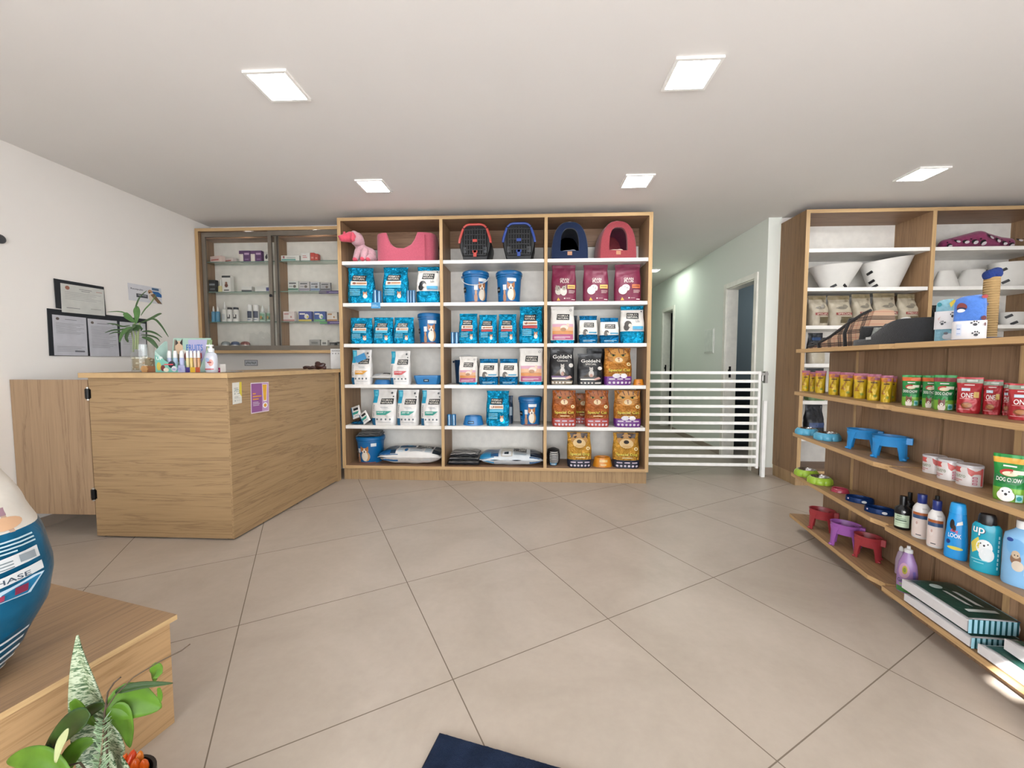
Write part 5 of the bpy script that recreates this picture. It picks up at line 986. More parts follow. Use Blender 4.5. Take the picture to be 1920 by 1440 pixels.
# patterned soft bed on the top shelf
t = thing('cushion_bed', 'magenta patterned soft pet bed with sleepy black and white figures, top shelf', 'pet bed', (aty(1860, 455, RF + .17).x, RF + .185, RZ[0] + .001)); X0 = t.location.x
SP = pm('#8f2f5e', .9, 0, 'fabric', .12)
L_ = lambda px, py: (aty(px, py, RF + .1).x - X0, aty(px, py, RF + .1).z - RZ[0])
o = blob('bed', SP, [('c', (L_(1790, 450)[0], 0, .062), (L_(1850, 440)[0], 0, .105), .055, .085), ('c', (L_(1850, 440)[0], 0, .10), (L_(1890, 450)[0], 0, .07), .085, .06), ('c', (L_(1890, 450)[0], 0, .07), (L_(1908, 450)[0], 0, .065), .06, .055), ('c', (L_(1800, 450)[0], .06, .06), (L_(1905, 450)[0], .06, .055), .055, .05)], t, .012, 6)
def onbed(u, v, e):
    x = L_(1778, 450)[0] + (L_(1930, 450)[0] - L_(1778, 450)[0]) * (u + .5); k = (u + .5); hh = .12 + .06 * max(0, 1 - abs(k - .46) / .25); r = hh / 2
    a = (v - .35) * 2.6; return (x, -(r * .93 + .012 + e) * cos(a), r * .95 + r * sin(a) * .97)
pr = []
random.seed(3)
for i in range(11):
    u, v = -.46 + .095 * i, .25 + .3 * ((i * 3) % 4) / 3; pr += [E(u, v, .03, .10, '#1d1216'), E(u + .018, v - .07, .026, .08, '#d9cfd2'), E(u - .03, v + .16, .012, .04, '#1d1216')]
prints('figure_print', t, pr, onbed, r=.9, e0=.004)
# five pale bags
def rbag(label, x0, x1, yt, zi, kind, d=.12, group=None, off=.03, rz=0, name='pet_food_bag', cat='pet food bag', **k):
    X, Y, w, h = rcb(x0, x1, yt, zi, d, off); SEED[0] += 1; m, b, o = kind
    return bag(name, label, cat, group, (X, Y, RZ[zi] + .001), w, min(h, .310), d, rz, m, b, o, SEED[0] * 2.7, **k)
def k_pale(): 
    return [pm('#b3a893', .5, .05, 'film', .12), pm('#8f8060', .5, .05, 'film', .2)], [(.86, 0), (1, 1)], [E(0, .58, .22, .05, '#7d7669'), E(.18, .64, .12, .06, '#857d6e'), G('#7d7669', (-.3, .57), (-.1, .6), (-.12, .56)), R(-.3, .42, .34, .42, '#8e3b34'), T('SPECIAL', .06, .38, .6, .05, '#e3d6c6'), R(-.1, .36, .08, .28, '#5f5338'), E(.3, .82, .08, .04, '#8c806a')]
for i, (lb, a, b, yt, gp) in enumerate((('pale beige bag touching the cabinet side, first of five', 1519, 1555, 554, 0), ('pale beige bag second of five in a row', 1556, 1599, 554, 0), ('pale beige bag middle of five, behind the plaid carrier', 1602, 1638, 551, 0), ('pale beige bag fourth of five, above the black bed', 1642, 1685, 549, 0), ('pale beige bag nearest the divider, last of five', 1688, 1723, 551, 0))):
    rbag(lb, a, b, yt, 2, k_pale(), .12, 'pale beige bags', amp=.010)
rbag('black and white bag lettered at the cabinet side, below the pale bags', 1519, 1548, 624, 3, ([pm('#20242a', .45, 0, 'film', .2), pm('#c9c0ae', .5, 0, 'film', .1)], [(.45, 1), (1, 0)], [T('SPICE', .0, .55, .7, .14, '#d5d0c4'), R(-.45, .45, .02, .4, '#b8ae98'), R(-.3, .3, .75, .85, '#34507c')]), .1, 'bags at the cabinet side')
rbag('grey bag with green base at the cabinet side', 1517, 1552, 690 - 44, 4, ([pm('#5e7a4c', .5, 0, 'film', .2), pm('#a39a88', .5, 0, 'film', .15), pm('#23262a', .5, 0, 'film')], [(.28, 0), (.85, 1), (1, 2)], [T('DOG', .0, .36, .5, .12, '#e6e2d6'), E(.1, .22, .35, .09, '#3f8a3c'), R(-.4, .3, .62, .68, '#6d6557')]), .1, 'bags at the cabinet side')
rbag('dark bag at the cabinet side, in the shade behind the gondola tip', 1516, 1550, 690, 5, ([pm('#181b22', .45, 0, 'film', .2)], [(1, 0)], [R(-.4, .4, .3, .45, '#2d4470')]), .1, 'bags at the cabinet side')
rbag('black bags standing in the second compartment behind the towels', 1752, 1800, 572, 2, ([pm('#17191c', .45, 0, 'film', .2)], [(1, 0)], [E(-.2, .8, .15, .05, '#a8a8a6')]), .12, None)
rbag('black bag standing in the second compartment behind the rope post', 1803, 1850, 570, 2, ([pm('#1b1d22', .45, 0, 'film', .2)], [(1, 0)], [R(-.3, .3, .8, .84, '#8d8d8d')]), .12, None)

# ================================================================ ON THE GONDOLAS
FACE = lambda p: -atan2(p.x, p.y)
def gpos(px, py, zi): return atz(px, py, GZS[zi])
def gdepth(p): return hypot(p.x, p.y) * cos(atan2(p.x, p.y) + YAW)
def goff(p):
    """Which gondola a point stands on, how far along it and how far behind its front edge."""
    for i, (o, r, L) in enumerate(GON):
        d = Vector((cos(r), sin(r))); nrm = Vector((-sin(r), cos(r))); v = p.xy - o; s_ = v.dot(d)
        if s_ < L or i == len(GON) - 1: return i, s_, v.dot(nrm)
def keep_on(p, px, py, lo, hi):
    """The same photo column, but no nearer the shelf's front edge than lo and no deeper than hi."""
    i, s_, of = goff(p); of2 = max(lo, min(hi, of))
    if abs(of2 - of) > 1e-4: g = gon(i, px, py, of2); return Vector((g.x, g.y, p.z))
    return p
def cosx(px): return cos(atan((px - 960) / FPX))
def gp(px, py, zi, x0=None, x1=None, yt=None, lo=.05, hi=.14):
    """Base point seen at (px, py) on shelf zi, with the metric size of what spans x0..x1 and up to yt there."""
    p = keep_on(gpos(px, py, zi), px, py, lo, hi); dpt = gdepth(p); w = (x1 - x0) / FPX * dpt * cosx(px) if x0 is not None else 0; h = (py - yt) / FPX * dpt if yt is not None else 0
    return p, w, h
def gstand(x0, x1, yb, zi, back=.5):
    """Centre, radius and scale of a round thing whose near rim touches the board at row yb."""
    px = (x0 + x1) / 2; p = gpos(px, yb, zi); r = (x1 - x0) / 2 / FPX * gdepth(p) * cosx(px)
    p = p + Vector((p.x, p.y, 0)).normalized() * r * back; r = (x1 - x0) / 2 / FPX * gdepth(p) * cosx(px)
    m = min(r, .095); p = keep_on(p, px, yb, m * .85, .198 - m * .85); k = gdepth(p) / FPX; return p, (x1 - x0) / 2 * k * cosx(px), k
def gpouch(label, x0, x1, yt, yb, zi, kind, group, d=.05, rz=0, dback=0, wk=1.0):
    p, w, h = gp((x0 + x1) / 2, yb, zi, x0, x1, yt, .07 + dback * .9, .10 + dback * .9); q = p.xy; dback = 0
    SEED[0] += 1; m, b, o = kind
    return bag('treat_pouch', label, 'treat pouch', group, (q.x, q.y, GZS[zi] + .0008), w * wk, h * (1 + dback / p.xy.length), d, FACE(p) + rz, m, b, o, SEED[0] * 1.9, lean=.02, amp=.003, taper=-.12, gusset=2.6)
def k_yellow():
    return [pm('#d9b51f', .35, .15, 'film', .15), pm('#d98a2c', .4, .1, 'film', .1), pm('#b0617a', .4, .1, 'film', .1)], [(.74, 0), (.9, 1), (1, 2)], [E(-.1, .8, .18, .08, '#b8703a'), R(.05, .4, .78, .88, '#a8607c'), T('Snack', -.1, .55, .55, .16, '#8a4a20', .9), R(-.35, .0, .3, .34, '#a8641e'), E(.2, .18, .14, .05, '#9aa83a'), R(-.2, .3, .66, .70, '#5a3a1a')]
YP = 'yellow treat pouches on the second gondola shelf'
for lb, a, b, yt, yb, db in (('yellow pouch at the far tip of the second gondola shelf', 1503, 1517, 695, 733, 0), ('yellow pouch tucked behind the first two at the far tip', 1518, 1529, 696, 732, .03), ('yellow pouch second in front at the far tip', 1528, 1547, 695, 736, 0), ('yellow pouch first of the main yellow row', 1553, 1573, 696, 739, 0), ('yellow pouch second of the main yellow row', 1574, 1599, 697, 742, 0), ('yellow pouch third of the main yellow row', 1600, 1625, 698, 745, 0), ('yellow pouch fourth of the main yellow row', 1625, 1650, 699, 748, 0), ('yellow pouch last in front of the main yellow row', 1651, 1672, 699, 749, 0), ('yellow pouch peeking out behind the last yellow pouch', 1666, 1680, 700, 747, .07)):
    gpouch(lb, a, b, yt, yb, 1, k_yellow(), YP, dback=db, rz=-.15)
def k_green(face='#7a4a30', band='#d9662c', big=False):
    return [pm('#1f8a3c', .35, .15, 'film', .15), pm('#7fb23c', .4, .1, 'film'), pm(band, .4, .1, 'film')], [(.30, 1), (.82, 0), (.92, 2), (1, 0)], [R(-.2, .2, .74, .77, '#e9efe6'), E(.0, .62, .3, .075, '#b8302c'), E(.02, .60, .24, .05, '#e6d9b8'), R(.1, .45, .6, .68, '#e9e2cc'), G('#14703a', (-.42, .56), (.42, .56), (.46, .46), (.3, .38), (-.3, .38), (-.46, .46)), T('DOG CHOW', 0, .475, .78, .085, '#f2f0e6')] + (pup(-.05, .2, .21, .62, face) if not big else [E(-.06, .13, .28, .13, '#efece6'), E(-.06, .22, .2, .09, '#f4f2ee'), E(-.06, .16, .05, .03, BLK), E(-.16, .22, .03, .02, BLK), E(.04, .22, .03, .02, BLK)]) + [R(.25, .46, .02, .18, '#9fd6d0'), E(.355, .1, .08, .05, '#2f9a94')]
GP_ = 'green treat pouches'
gpouch('green treat pouch with dog face and orange band, first past the yellow ones', 1690, 1724, 700, 757, 1, k_green('#8a5a40'), GP_, .05, -.1); gpouch('green treat pouch set back behind the first green one', 1702, 1732, 700, 754, 1, k_green(), GP_, .05, -.1, .07)
gpouch('green treat pouch with orange band half covered by the red banded one', 1728, 1760, 701, 761, 1, k_green('#8a5040'), GP_, .05, -.1, .03); gpouch('green treat pouch with dark red band in front', 1749, 1789, 701, 766, 1, k_green('#7a4432', '#8a2c34'), GP_, .05, -.1); gpouch('green treat pouch hidden at the back beside the red pouches', 1768, 1796, 703, 762, 1, k_green(), GP_, .05, -.1, .08)
def k_red():
    return [pm('#b0262e', .32, .15, 'film', .15), pm('#8f9a86', .4, .1, 'film')], [(.83, 0), (.95, 1), (1, 0)], [R(-.2, .2, .77, .80, '#e2c6c0'), R(-.3, .05, .62, .70, '#cfe0ea'), T('ONE', -.05, .50, .50, .14, '#f4eee8'), R(-.35, .3, .4, .412, '#e9b9b2'), R(.22, .42, .44, .60, '#dcb86a'), E(-.05, .22, .24, .09, '#8a4a2a'), E(-.02, .23, .2, .06, '#b87a4a'), R(-.4, .1, .1, .115, '#e0a8a2'), R(-.1, .3, .88, .93, '#c9d0c4')]
RP = 'red treat pouches'
gpouch('red treat pouch first in the red row, beside the green pouches', 1792, 1838, 704, 771, 1, k_red(), RP, .04, -.08); gpouch('red treat pouch second in the red row', 1841, 1876, 706, 771, 1, k_red(), RP, .03, -.08, .05); gpouch('red treat pouch in shade at the back of the red row', 1878, 1897, 707, 768, 1, k_red(), RP, .015, -.08, .085); gpouch('red treat pouch cut by the picture edge', 1889, 1946, 708, 776, 1, k_red(), RP, .05, -.08)
gpouch('large green treat pouch with a white fluffy dog, third gondola shelf', 1859, 1921, 851, 938, 2, k_green('#efece6', '#e0a83a', True), None, .055, -.05)
# flower bowls with steel insides
STEEL = pm('#c9c9c8', .18, .95, 'plain', .04)
def flower(label, x0, x1, yt, yb, zi, c, group):
    p, r, k = gstand(x0, x1, yb, zi, .8); hh = r * .62
    t = thing('flower_bowl', label, 'bowl', (p.x, p.y, GZS[zi] + .0008), .2, group); n = 64; mb = MB()
    def rg(s, z, pt): return [((r * s * (1 - pt + pt * abs(cos(4 * a)) ** .5)) * cos(a), (r * s * (1 - pt + pt * abs(cos(4 * a)) ** .5)) * sin(a), z) for a in [2 * pi * j / n for j in range(n)]]
    mb.rings([rg(.96, 0, .1), rg(1.0, hh * .25, .10), rg(.96, hh * .62, .09), rg(.80, hh * .95, .04), rg(.74, hh, 0), rg(.68, hh * .95, 0)], 0, True, True, False); mb.build('petal_base', pm(c, .3), t, smooth=50)
    MB().lathe([(r * .72, hh * 1.0), (r * .70, hh * 1.02), (r * .64, hh * .9), (r * .55, hh * .35), (r * .001, hh * .3)], 40, cap0=False).build('steel_insert', STEEL, t, smooth=50)
flower('light blue flower bowl at the far tip of the third gondola shelf', 1489, 1536, 800, 817, 2, '#5fb3d6', 'light blue flower bowls'); flower('light blue flower bowl second from the far tip, third gondola shelf', 1523, 1578, 807, 827, 2, '#5fb3d6', 'light blue flower bowls')
flower('lime green flower bowl at the far tip of the fourth gondola shelf', 1487, 1536, 878, 896, 3, '#a5c93f', 'lime green flower bowls'); flower('lime green flower bowl second from the far tip, fourth gondola shelf', 1511, 1563, 890, 912, 3, '#a5c93f', 'lime green flower bowls')
def oval(label, x0, x1, yt, yb, zi, c, group, hr=.45, flare=.92, sy=.8, sticker=False, met=0, rz=None):
    p, r, k = gstand(x0, x1, yb, zi, .75); hh = r * hr
    t = thing('feeding_bowl', label, 'bowl', (p.x, p.y, GZS[zi] + .0008), FACE(p) if rz is None else rz, group)
    MB().lathe([(r, 0), (r * 1.0, hh * .08), (r * flare, hh * .96), (r * flare * .97, hh), (r * flare * .93, hh * .95), (r * flare * .88, hh * .3), (.001, hh * .25)], 44, sy=sy).build('bowl', pm(c, .22, met), t, smooth=40)
    if sticker: prints('paw_sticker', t, [E(.12, .45, .07, .26, '#d9dde2'), E(-.34, .62, .03, .16, '#d9c9d2')], cyl(lambda v: r * (1 + (flare - 1) * v), hh, 2.6, 0, 1, sy))
    return t
oval('small raspberry red bowl between lime and navy bowls', 1556, 1593, 905, 925, 3, '#a83a4e', None, .5, .86, .8)
oval('shiny navy bowl beside the raspberry bowl', 1583, 1640, 917, 945, 3, '#12366e', 'shiny navy bowls', .42, .97, .7, True, .4); oval('shiny navy bowl beside the green label bottle', 1618, 1680, 934, 966, 3, '#12366e', 'shiny navy bowls', .42, .97, .7, True, .4)
def raised(label, x0, x1, yt, yb, zi, c, group):
    """Oval dish on four splayed legs with ball feet and a tab like an animal's head."""
    p, r, k = gstand(x0, x1, yb, zi, .7); r *= .84; H = (yb - yt) * k * (.92 if zi < 3 else .80)
    M1 = pm(c, .35, 0, 'plain', .05); t = thing('raised_bowl', label, 'raised bowl', (p.x, p.y, GZS[zi] + .0008), FACE(p) - .12, group); rim = H * .56
    MB().lathe([(r * .86, rim), (r * .97, H * .97), (r, H), (r * .93, H), (r * .86, H * .80), (r * .6, H * .66), (.001, H * .64)], 44, sy=.78, cap0=True).build('dish', M1, t, smooth=40)
    for sx, sy in ((-1, -1), (1, -1), (-1, 1), (1, 1)):
        a = (.62 if sx > 0 else pi - .62) * -1 if sy < 0 else (.62 if sx > 0 else pi - .62); a += -.15 * sx * sy * 0; Rg = []
        for z, wd, s in ((H * .86, .62, .955), (H * .62, .44, .915), (H * .3, .29, .95), (.006, .23, .98), (0, .22, .97)):
            Rg.append([(r * (s + e) * cos(a + d), .78 * r * (s + e) * sin(a + d), z) for d, e in ((-wd, 0), (-wd / 2, .03), (wd / 2, .03), (wd, 0), (wd, -.02 if z > H * .5 else -.10), (-wd, -.02 if z > H * .5 else -.10))])
        MB().rings(Rg).build('leg', M1, t, smooth=35)
        MB().ell((r * 1.05 * cos(a), .78 * r * 1.06 * sin(a), r * .10), (r * .13, r * .13, r * .10), n=14, k=8).build('ball_foot', M1, t, smooth=180)
    mb = MB(); mb.rings([[(r * x, y * r, H * z) for y, z in ((-.30, .70), (.05, .70), (.18, .76), (.18, .94), (.05, .99), (-.30, .99))] for x in (.80, 1.10, 1.20)]); mb.build('head_tab', M1, t, smooth=40, bev=r * .03)
for lb, a, b, yt, yb, zi, c in (('sky blue raised bowl farther along the third gondola shelf', 1578, 1655, 800, 842, 2, '#2f93d9'), ('sky blue raised bowl nearer the stack of pink tins', 1624, 1710, 811, 858, 2, '#2f93d9')): raised(lb, a, b, yt, yb, zi, c, 'sky blue raised bowls')
for lb, a, b, yt, yb, zi, c in (('dark red raised bowl at the far end of the bottom gondola shelf', 1508, 1572, 952, 1001, 4, '#a8383e'), ('purple raised bowl between two dark red ones, bottom gondola shelf', 1546, 1621, 976, 1033, 4, '#a45fb0'), ('dark red raised bowl nearest the spray bottle, bottom gondola shelf', 1591, 1660, 997, 1053, 4, '#a8383e')): raised(lb, a, b, yt, yb, zi, c, 'raised bowls on the bottom gondola shelf')
# pink tins
for lb, a, b, yt, yb in (('pink and white tin first of three, beside the blue raised bowl', 1727, 1775, 850, 889), ('pink and white tin middle of three', 1754, 1805, 857, 901), ('pink and white tin nearest the green pouch', 1789, 1844, 866, 912)):
    p, r, k = gstand(a, b, yb, 2, .8); h = (yb - yt) * k * .86
    t = thing('food_tin', lb, 'tin', (p.x, p.y, GZS[2] + .0008), FACE(p) - .15, 'pink and white tins')
    MB().lathe([(r * .95, 0), (r * .96, .004), (r * .96, h * .9)], 36).build('body', pm('#ece6e4', .3, .1), t, smooth=40)
    MB().lathe([(r, h * .88), (r, h * .97), (r * .96, h), (r * .88, h), (r * .86, h * .985), (.001, h * .985)], 36, cap0=False).build('lid', pm('#d3d0d2', .25), t, smooth=40)
    prints('wrap_print', t, [R(-.5, -.2, .62, .88, '#d65a56'), E(-.16, .75, .07, .1, '#efe3e0'), G('#e0736e', (.02, .6), (.1, .5), (.5, .55), (.5, .88), (-.02, .88)), R(.40, .5, .05, .88, '#d8605e'), T('nutro', -.22, .46, .34, .16, '#9aa88f'), R(-.44, -.14, .24, .27, '#c96a68'), R(-.44, -.24, .16, .19, '#c96a68')] + [R(.14, .28, .1 + .14 * i, .2 + .14 * i, '#c0506a') for i in range(3)] + [R(.16, .26, .13 + .14 * i, .17 + .14 * i, '#efe3e6') for i in range(3)], cyl(lambda v: r * .962, h, 2.6), e0=.0008, de=.0002)
# bottles
def gbottle(label, x0, x1, yt, yb, zi, prof, cap, body, capc, ops=None, sy=.7, name='shampoo_bottle', group=None, back=.5, hk=.93, ang=1.9, r_=.25, bodymat=None, rz=-.12):
    p, r, k = gstand(x0, x1, yb, zi, back * 2 * sy); h = (yb - yt) * k * hk
    t = thing(name, label, 'bottle', (p.x, p.y, GZS[zi] + .0008), FACE(p) + rz, group)
    MB().lathe([(r * a, h * b) for a, b in prof], 40, sy=sy).build('body', bodymat or pm(body, r_), t, smooth=45)
    if cap: MB().lathe([(r * a, h * b) for a, b in cap], 32, sy=max(sy, .8) if len(cap) < 6 else sy).build('cap', pm(capc, .3), t, smooth=45)
    def rf(v):
        for (a0, b0), (a1, b1) in zip(prof, prof[1:]):
            if b0 <= v <= b1: return r * (a0 + (a1 - a0) * (v - b0) / max(1e-6, b1 - b0))
        return r
    if ops: prints('label_print', t, ops, cyl(rf, h, ang, 0, 1, sy), e0=.0009, de=.0002, r=.3)
    return t
ROUND = [(.94, 0), (1, .03), (1, .55), (.92, .64), (.5, .70), (.42, .74)]; RC = [(.46, .73), (.46, .97), (.42, 1.0)]
BL = [R(-.5, .5, .08, .46, '#c9dcc0', 12), T('zen', -.15, .41, .3, .05, '#33523a'), R(-.3, .25, .33, .345, '#44664a'), R(-.4, .3, .27, .30, '#2f4d38'), R(-.35, .35, .21, .22, '#6a8a6c'), E(.15, .56, .08, .03, '#d9d9d6')]
gbottle('black bottle with pale green label at the gondola step', 1674, 1708, 928, 994, 3, ROUND, RC, '#17181a', '#121214', BL, 1, group='black bottles', hk=.95); gbottle('black bottle standing behind the pale green label one', 1693, 1714, 925, 980, 3, ROUND, RC, '#17181a', '#121214', None, 1, group='black bottles', back=1.8)
WB = [R(-.5, .5, .54, .6, '#b0602e', 8), R(-.5, .5, .46, .54, '#2f4f7a', 8), R(-.5, .5, .05, .45, '#e6d5cd', 10), E(-.2, .32, .12, .07, '#e9dcd6'), E(-.17, .36, .06, .035, '#c9a79c'), R(-.2, .1, .08, .1, '#4a4a4e'), R(.1, .4, .68, .71, '#c9c4c0')]
WPR = [(.95, 0), (1, .03), (1, .60), (.95, .68), (.70, .76), (.5, .80)]; WC = [(.5, .79), (.54, .8), (.54, .98), (.5, 1)]
gbottle('white bottle with navy cap beside the black bottles', 1707, 1743, 921, 1011, 3, WPR, WC, '#e9e5e2', '#24357f', WB, 1, group='white bottles with navy caps'); gbottle('white bottle with navy cap beside the sky blue bottle', 1735, 1770, 932, 1028, 3, WPR, WC, '#e9e5e2', '#24357f', WB, 1, group='white bottles with navy caps')
gbottle('dark bottle hidden behind the second white bottle', 1742, 1764, 933, 1008, 3, ROUND, RC, '#1d1f22', '#17181a', None, 1, back=2.6)
gbottle('sky blue flat bottle with a black dog, between white and turquoise bottles', 1767, 1814, 934, 1050, 3, [(.94, 0), (1, .03), (.98, .3), (.86, .62), (.72, .82)], [(.73, .82), (.70, .90), (.62, .985), (.5, 1.0)], '#1f94dc', '#2a9fe4', [E(-.2, .62, .12, .085, '#26201e'), E(-.1, .55, .1, .06, '#3a2a24'), G('#e8e4da', (.0, .60), (.3, .64), (.28, .70), (.04, .66)), T('dog', -.08, .50, .34, .07, '#d83a4a'), T('LOOK', -.05, .42, .56, .075, '#f2f4f6'), E(-.3, .3, .1, .04, '#1a3a7a'), E(.0, .2, .32, .03, '#d8c84a')], .6, ang=2.1)
gbottle('turquoise bottle with a white dog and black cap', 1815, 1875, 954, 1075, 3, [(.95, 0), (1, .03), (1, .70), (.97, .78), (.80, .835)], [(.62, .82), (.64, .86), (.60, .96), (.5, 1.0)], '#1f9fb8', '#17191c', [G('#d9c85a', (-.5, .46), (-.2, .6), (-.1, .4), (-.4, .3)), E(-.02, .44, .24, .13, '#e9ecec'), E(.06, .32, .22, .12, '#dfe4e4'), E(-.02, .47, .03, .018, BLK), E(-.12, .5, .02, .014, BLK), E(.08, .5, .02, .014, BLK), T('up', -.2, .69, .40, .15, '#15304a'), T('up', -.21, .695, .37, .135, '#f2f6f6'), R(-.4, .1, .2, .215, '#8ad0da'), R(-.3, .0, .15, .165, '#8ad0da')] + [R(.36, .41, .1 + .075 * i, .15 + .075 * i, '#a5e0ea', 3) for i in range(8)], .55, ang=2.3)
gbottle('pale blue translucent bottle with white cap by the picture edge', 1872, 1950, 966, 1103, 3, [(.94, 0), (1, .04), (1, .66), (.92, .78), (.45, .86), (.35, .89)], [(.36, .88), (.38, .89), (.38, .99), (.34, 1.0)], '#86b9e2', '#f0f0ee', [E(-.12, .60, .24, .13, '#6fa9d8'), E(-.28, .7, .1, .03, '#2f4f9a'), E(-.10, .42, .13, .09, '#8a6a54'), E(-.1, .49, .1, .06, '#c9b49a'), E(-.04, .32, .14, .08, '#d3c6b4'), E(-.12, .48, .015, .01, BLK), E(-.05, .48, .015, .01, BLK), R(.1, .45, .2, .3, '#9ac6ea')], .6, ang=2.2)
gbottle('lilac and green cleaner bottle with white spout, bottom gondola shelf', 1678, 1720, 1016, 1114, 4, [(.95, 0), (1, .03), (1, .12), (1.0, .42), (.86, .62), (.5, .80), (.36, .86)], [(.40, .85), (.44, .86), (.42, .92), (.2, .94), (.18, 1.0)], '#a884b8', '#efeeec', [R(-.5, .5, .02, .13, '#4a8a4a', 10), E(-.12, .48, .26, .16, '#c79ab5'), E(-.08, .5, .12, .09, '#b8a83a'), E(-.08, .5, .07, .05, '#7a8a3a'), T('Green', -.1, .26, .6, .08, '#2a3a5a'), R(-.3, .2, .17, .2, '#8aa86a'), R(.28, .42, .16, .5, '#7a68b0')], .75, name='cleaner_bottle', ang=2.2)
gbottle('small lilac bottle half hidden behind the lilac and green cleaner', 1676, 1698, 1026, 1085, 4, [(.95, 0), (1, .03), (1.0, .5), (.6, .78), (.36, .84)], [(.40, .83), (.44, .86), (.42, .93), (.2, 1.0)], '#c3aec9', '#efeeec', None, .8, name='cleaner_bottle', back=1.9)
# training pad packs
G2, r2_, _ = GON[1]; d2 = Vector((cos(r2_), sin(r2_))); n2 = Vector((-sin(r2_), cos(r2_)))
def padat(label, s, off, w, d, h, zb, rz):
    """A pad pack whose striped end lies s metres along the near gondola, off metres behind its front edge."""
    q = G2 + d2 * s + n2 * off; t = thing('pad_pack', label, 'pad pack', (q.x, q.y, zb + .0008), rz, 'green and white pad packs'); Wf, Gn, Lb = pm('#e6e2e2', .4, 0, 'film', .03), pm('#1f4a40', .35, 0, 'film', .15), pm('#a9d3e2', .35, 0, 'film')
    # local: x along the long side, +y away from the shelf front; origin at the near front corner
    n = 13
    def cs(x): 
        e = max(0, (x / w - .80) / .2) ** 2
        return [(x, .004, h * .12 + .0), (x, 0.0, h * .5), (x, .006, h * (.92 - .25 * e)), (x, .02, h * (1 - .3 * e)), (x, d * .5, h * (1.05 - .3 * e)), (x, d - .02, h * (1 - .3 * e)), (x, d, h * .8), (x, d, h * .1), (x, d * .5, 0.0005 + h * .1 * e)]
    MB().rings([cs(w * i / n) for i in range(n + 1)], 0).build('pack', Wf, t, smooth=50)
    z = lambda x, y: h * (1 - .3 * max(0, (x / w - .80) / .2) ** 2) + .05 * h * sin(pi * min(1, max(0, y / d)))
    ops = [R(.0, .93, .04, .98, Gn, 12), R(.02, .94, .02, .055, Lb, 6)] + [G('#e9efec', (.25 + .0 * i, .3 + .22 * i), (.6, .34 + .22 * i), (.62, .42 + .2 * i), (.3, .4 + .2 * i)) for i in range(2)] + [E(.72, .62, .06, .12, '#c9dcd8'), R(.12, .18, .2, .8, '#dfe9e6', 6)]
    prints('top_print', t, ops, lambda u, v, e: (u * w, v * d, z(u * w, v * d) + e + .0012), e0=.0016)
    st = []
    for i in range(9): st += [R(.04 + .108 * i, .085 + .108 * i, .08, 1.0, '#16545a', 5), R(.085 + .108 * i, .148 + .108 * i, .08, 1.0, '#a8d8e6', 5)]
    prints('side_print', t, st, lambda u, v, e: (-.0015 - e, u * d, v * h), e0=.001)
    prints('edge_line', t, [R(.0, .95, .93, .99, '#1f5a8a', 10)], lambda u, v, e: (u * w, .004 - e - .0, v * h * (1 - .28 * max(0, (u - .80) / .2) ** 2)), e0=.003)
PR = r2_ + pi
# the packs lie with their long side along the shelf; mirrored so that the striped end looks toward the entrance
padat('green and white pad pack under another, nearer the cleaner bottle', .43, .172, .30, .17, .045, GZS[4], PR); 
padat('green and white pad pack on top of the pile of two', .42, .173, .30, .175, .058, GZS[4] + .052, PR)
padat('lower green and white pad pack cut by the picture edge', .76, .172, .30, .17, .05, GZS[4], PR); padat('upper green and white pad pack cut by the picture edge', .80, .170, .28, .15, .055, GZS[4] + .056, PR - .05)
# ---------------------------------------------------------------- on the top board
TB = GZS[0] + .001
def zat(px, py, q): k = ray(px, py); return CAMH + k.z * (hypot(q.x, q.y) / hypot(k.x, k.y))
def span(unit, x0, x1, py, off): a, b = gon(unit, x0, py, off), gon(unit, x1, py, off); return a, b
# rope post
q = gon(1, 1855, 600, .20); k = hypot(q.x, q.y) * cos(atan2(q.x, q.y) + YAW) / FPX; r = 16.5 * k * cosx(1855); H = zat(1855, 517, q) - TB
t = thing('scratching_post', 'rope wrapped scratching post with a blue fluffy top on the gondola', 'scratching post', (q.x, q.y, TB), 0)
MB().lathe([(r, .0), (r, H)], 32).build('rope_post', pm('#bf9d68', .85, 0, 'rope', .12), t, smooth=40); MB().lathe([(r * 1.9, 0), (r * 1.9, .012), (r * 1.0, .014)], 32).build('base', pm('#22305a', .9, 0, 'fabric'), t)
blob('plush_top', pm('#1f3f8f', .95, 0, 'pile', .3), [('e', (0, 0, H + .004), (r * 1.28, r * 1.28, .022)), ('e', (r * .6, 0, H + .016), (r * .7, r * .9, .018)), ('e', (-r * .7, 0, H - .004), (r * .6, r * .8, .016))], t, .006, 3)
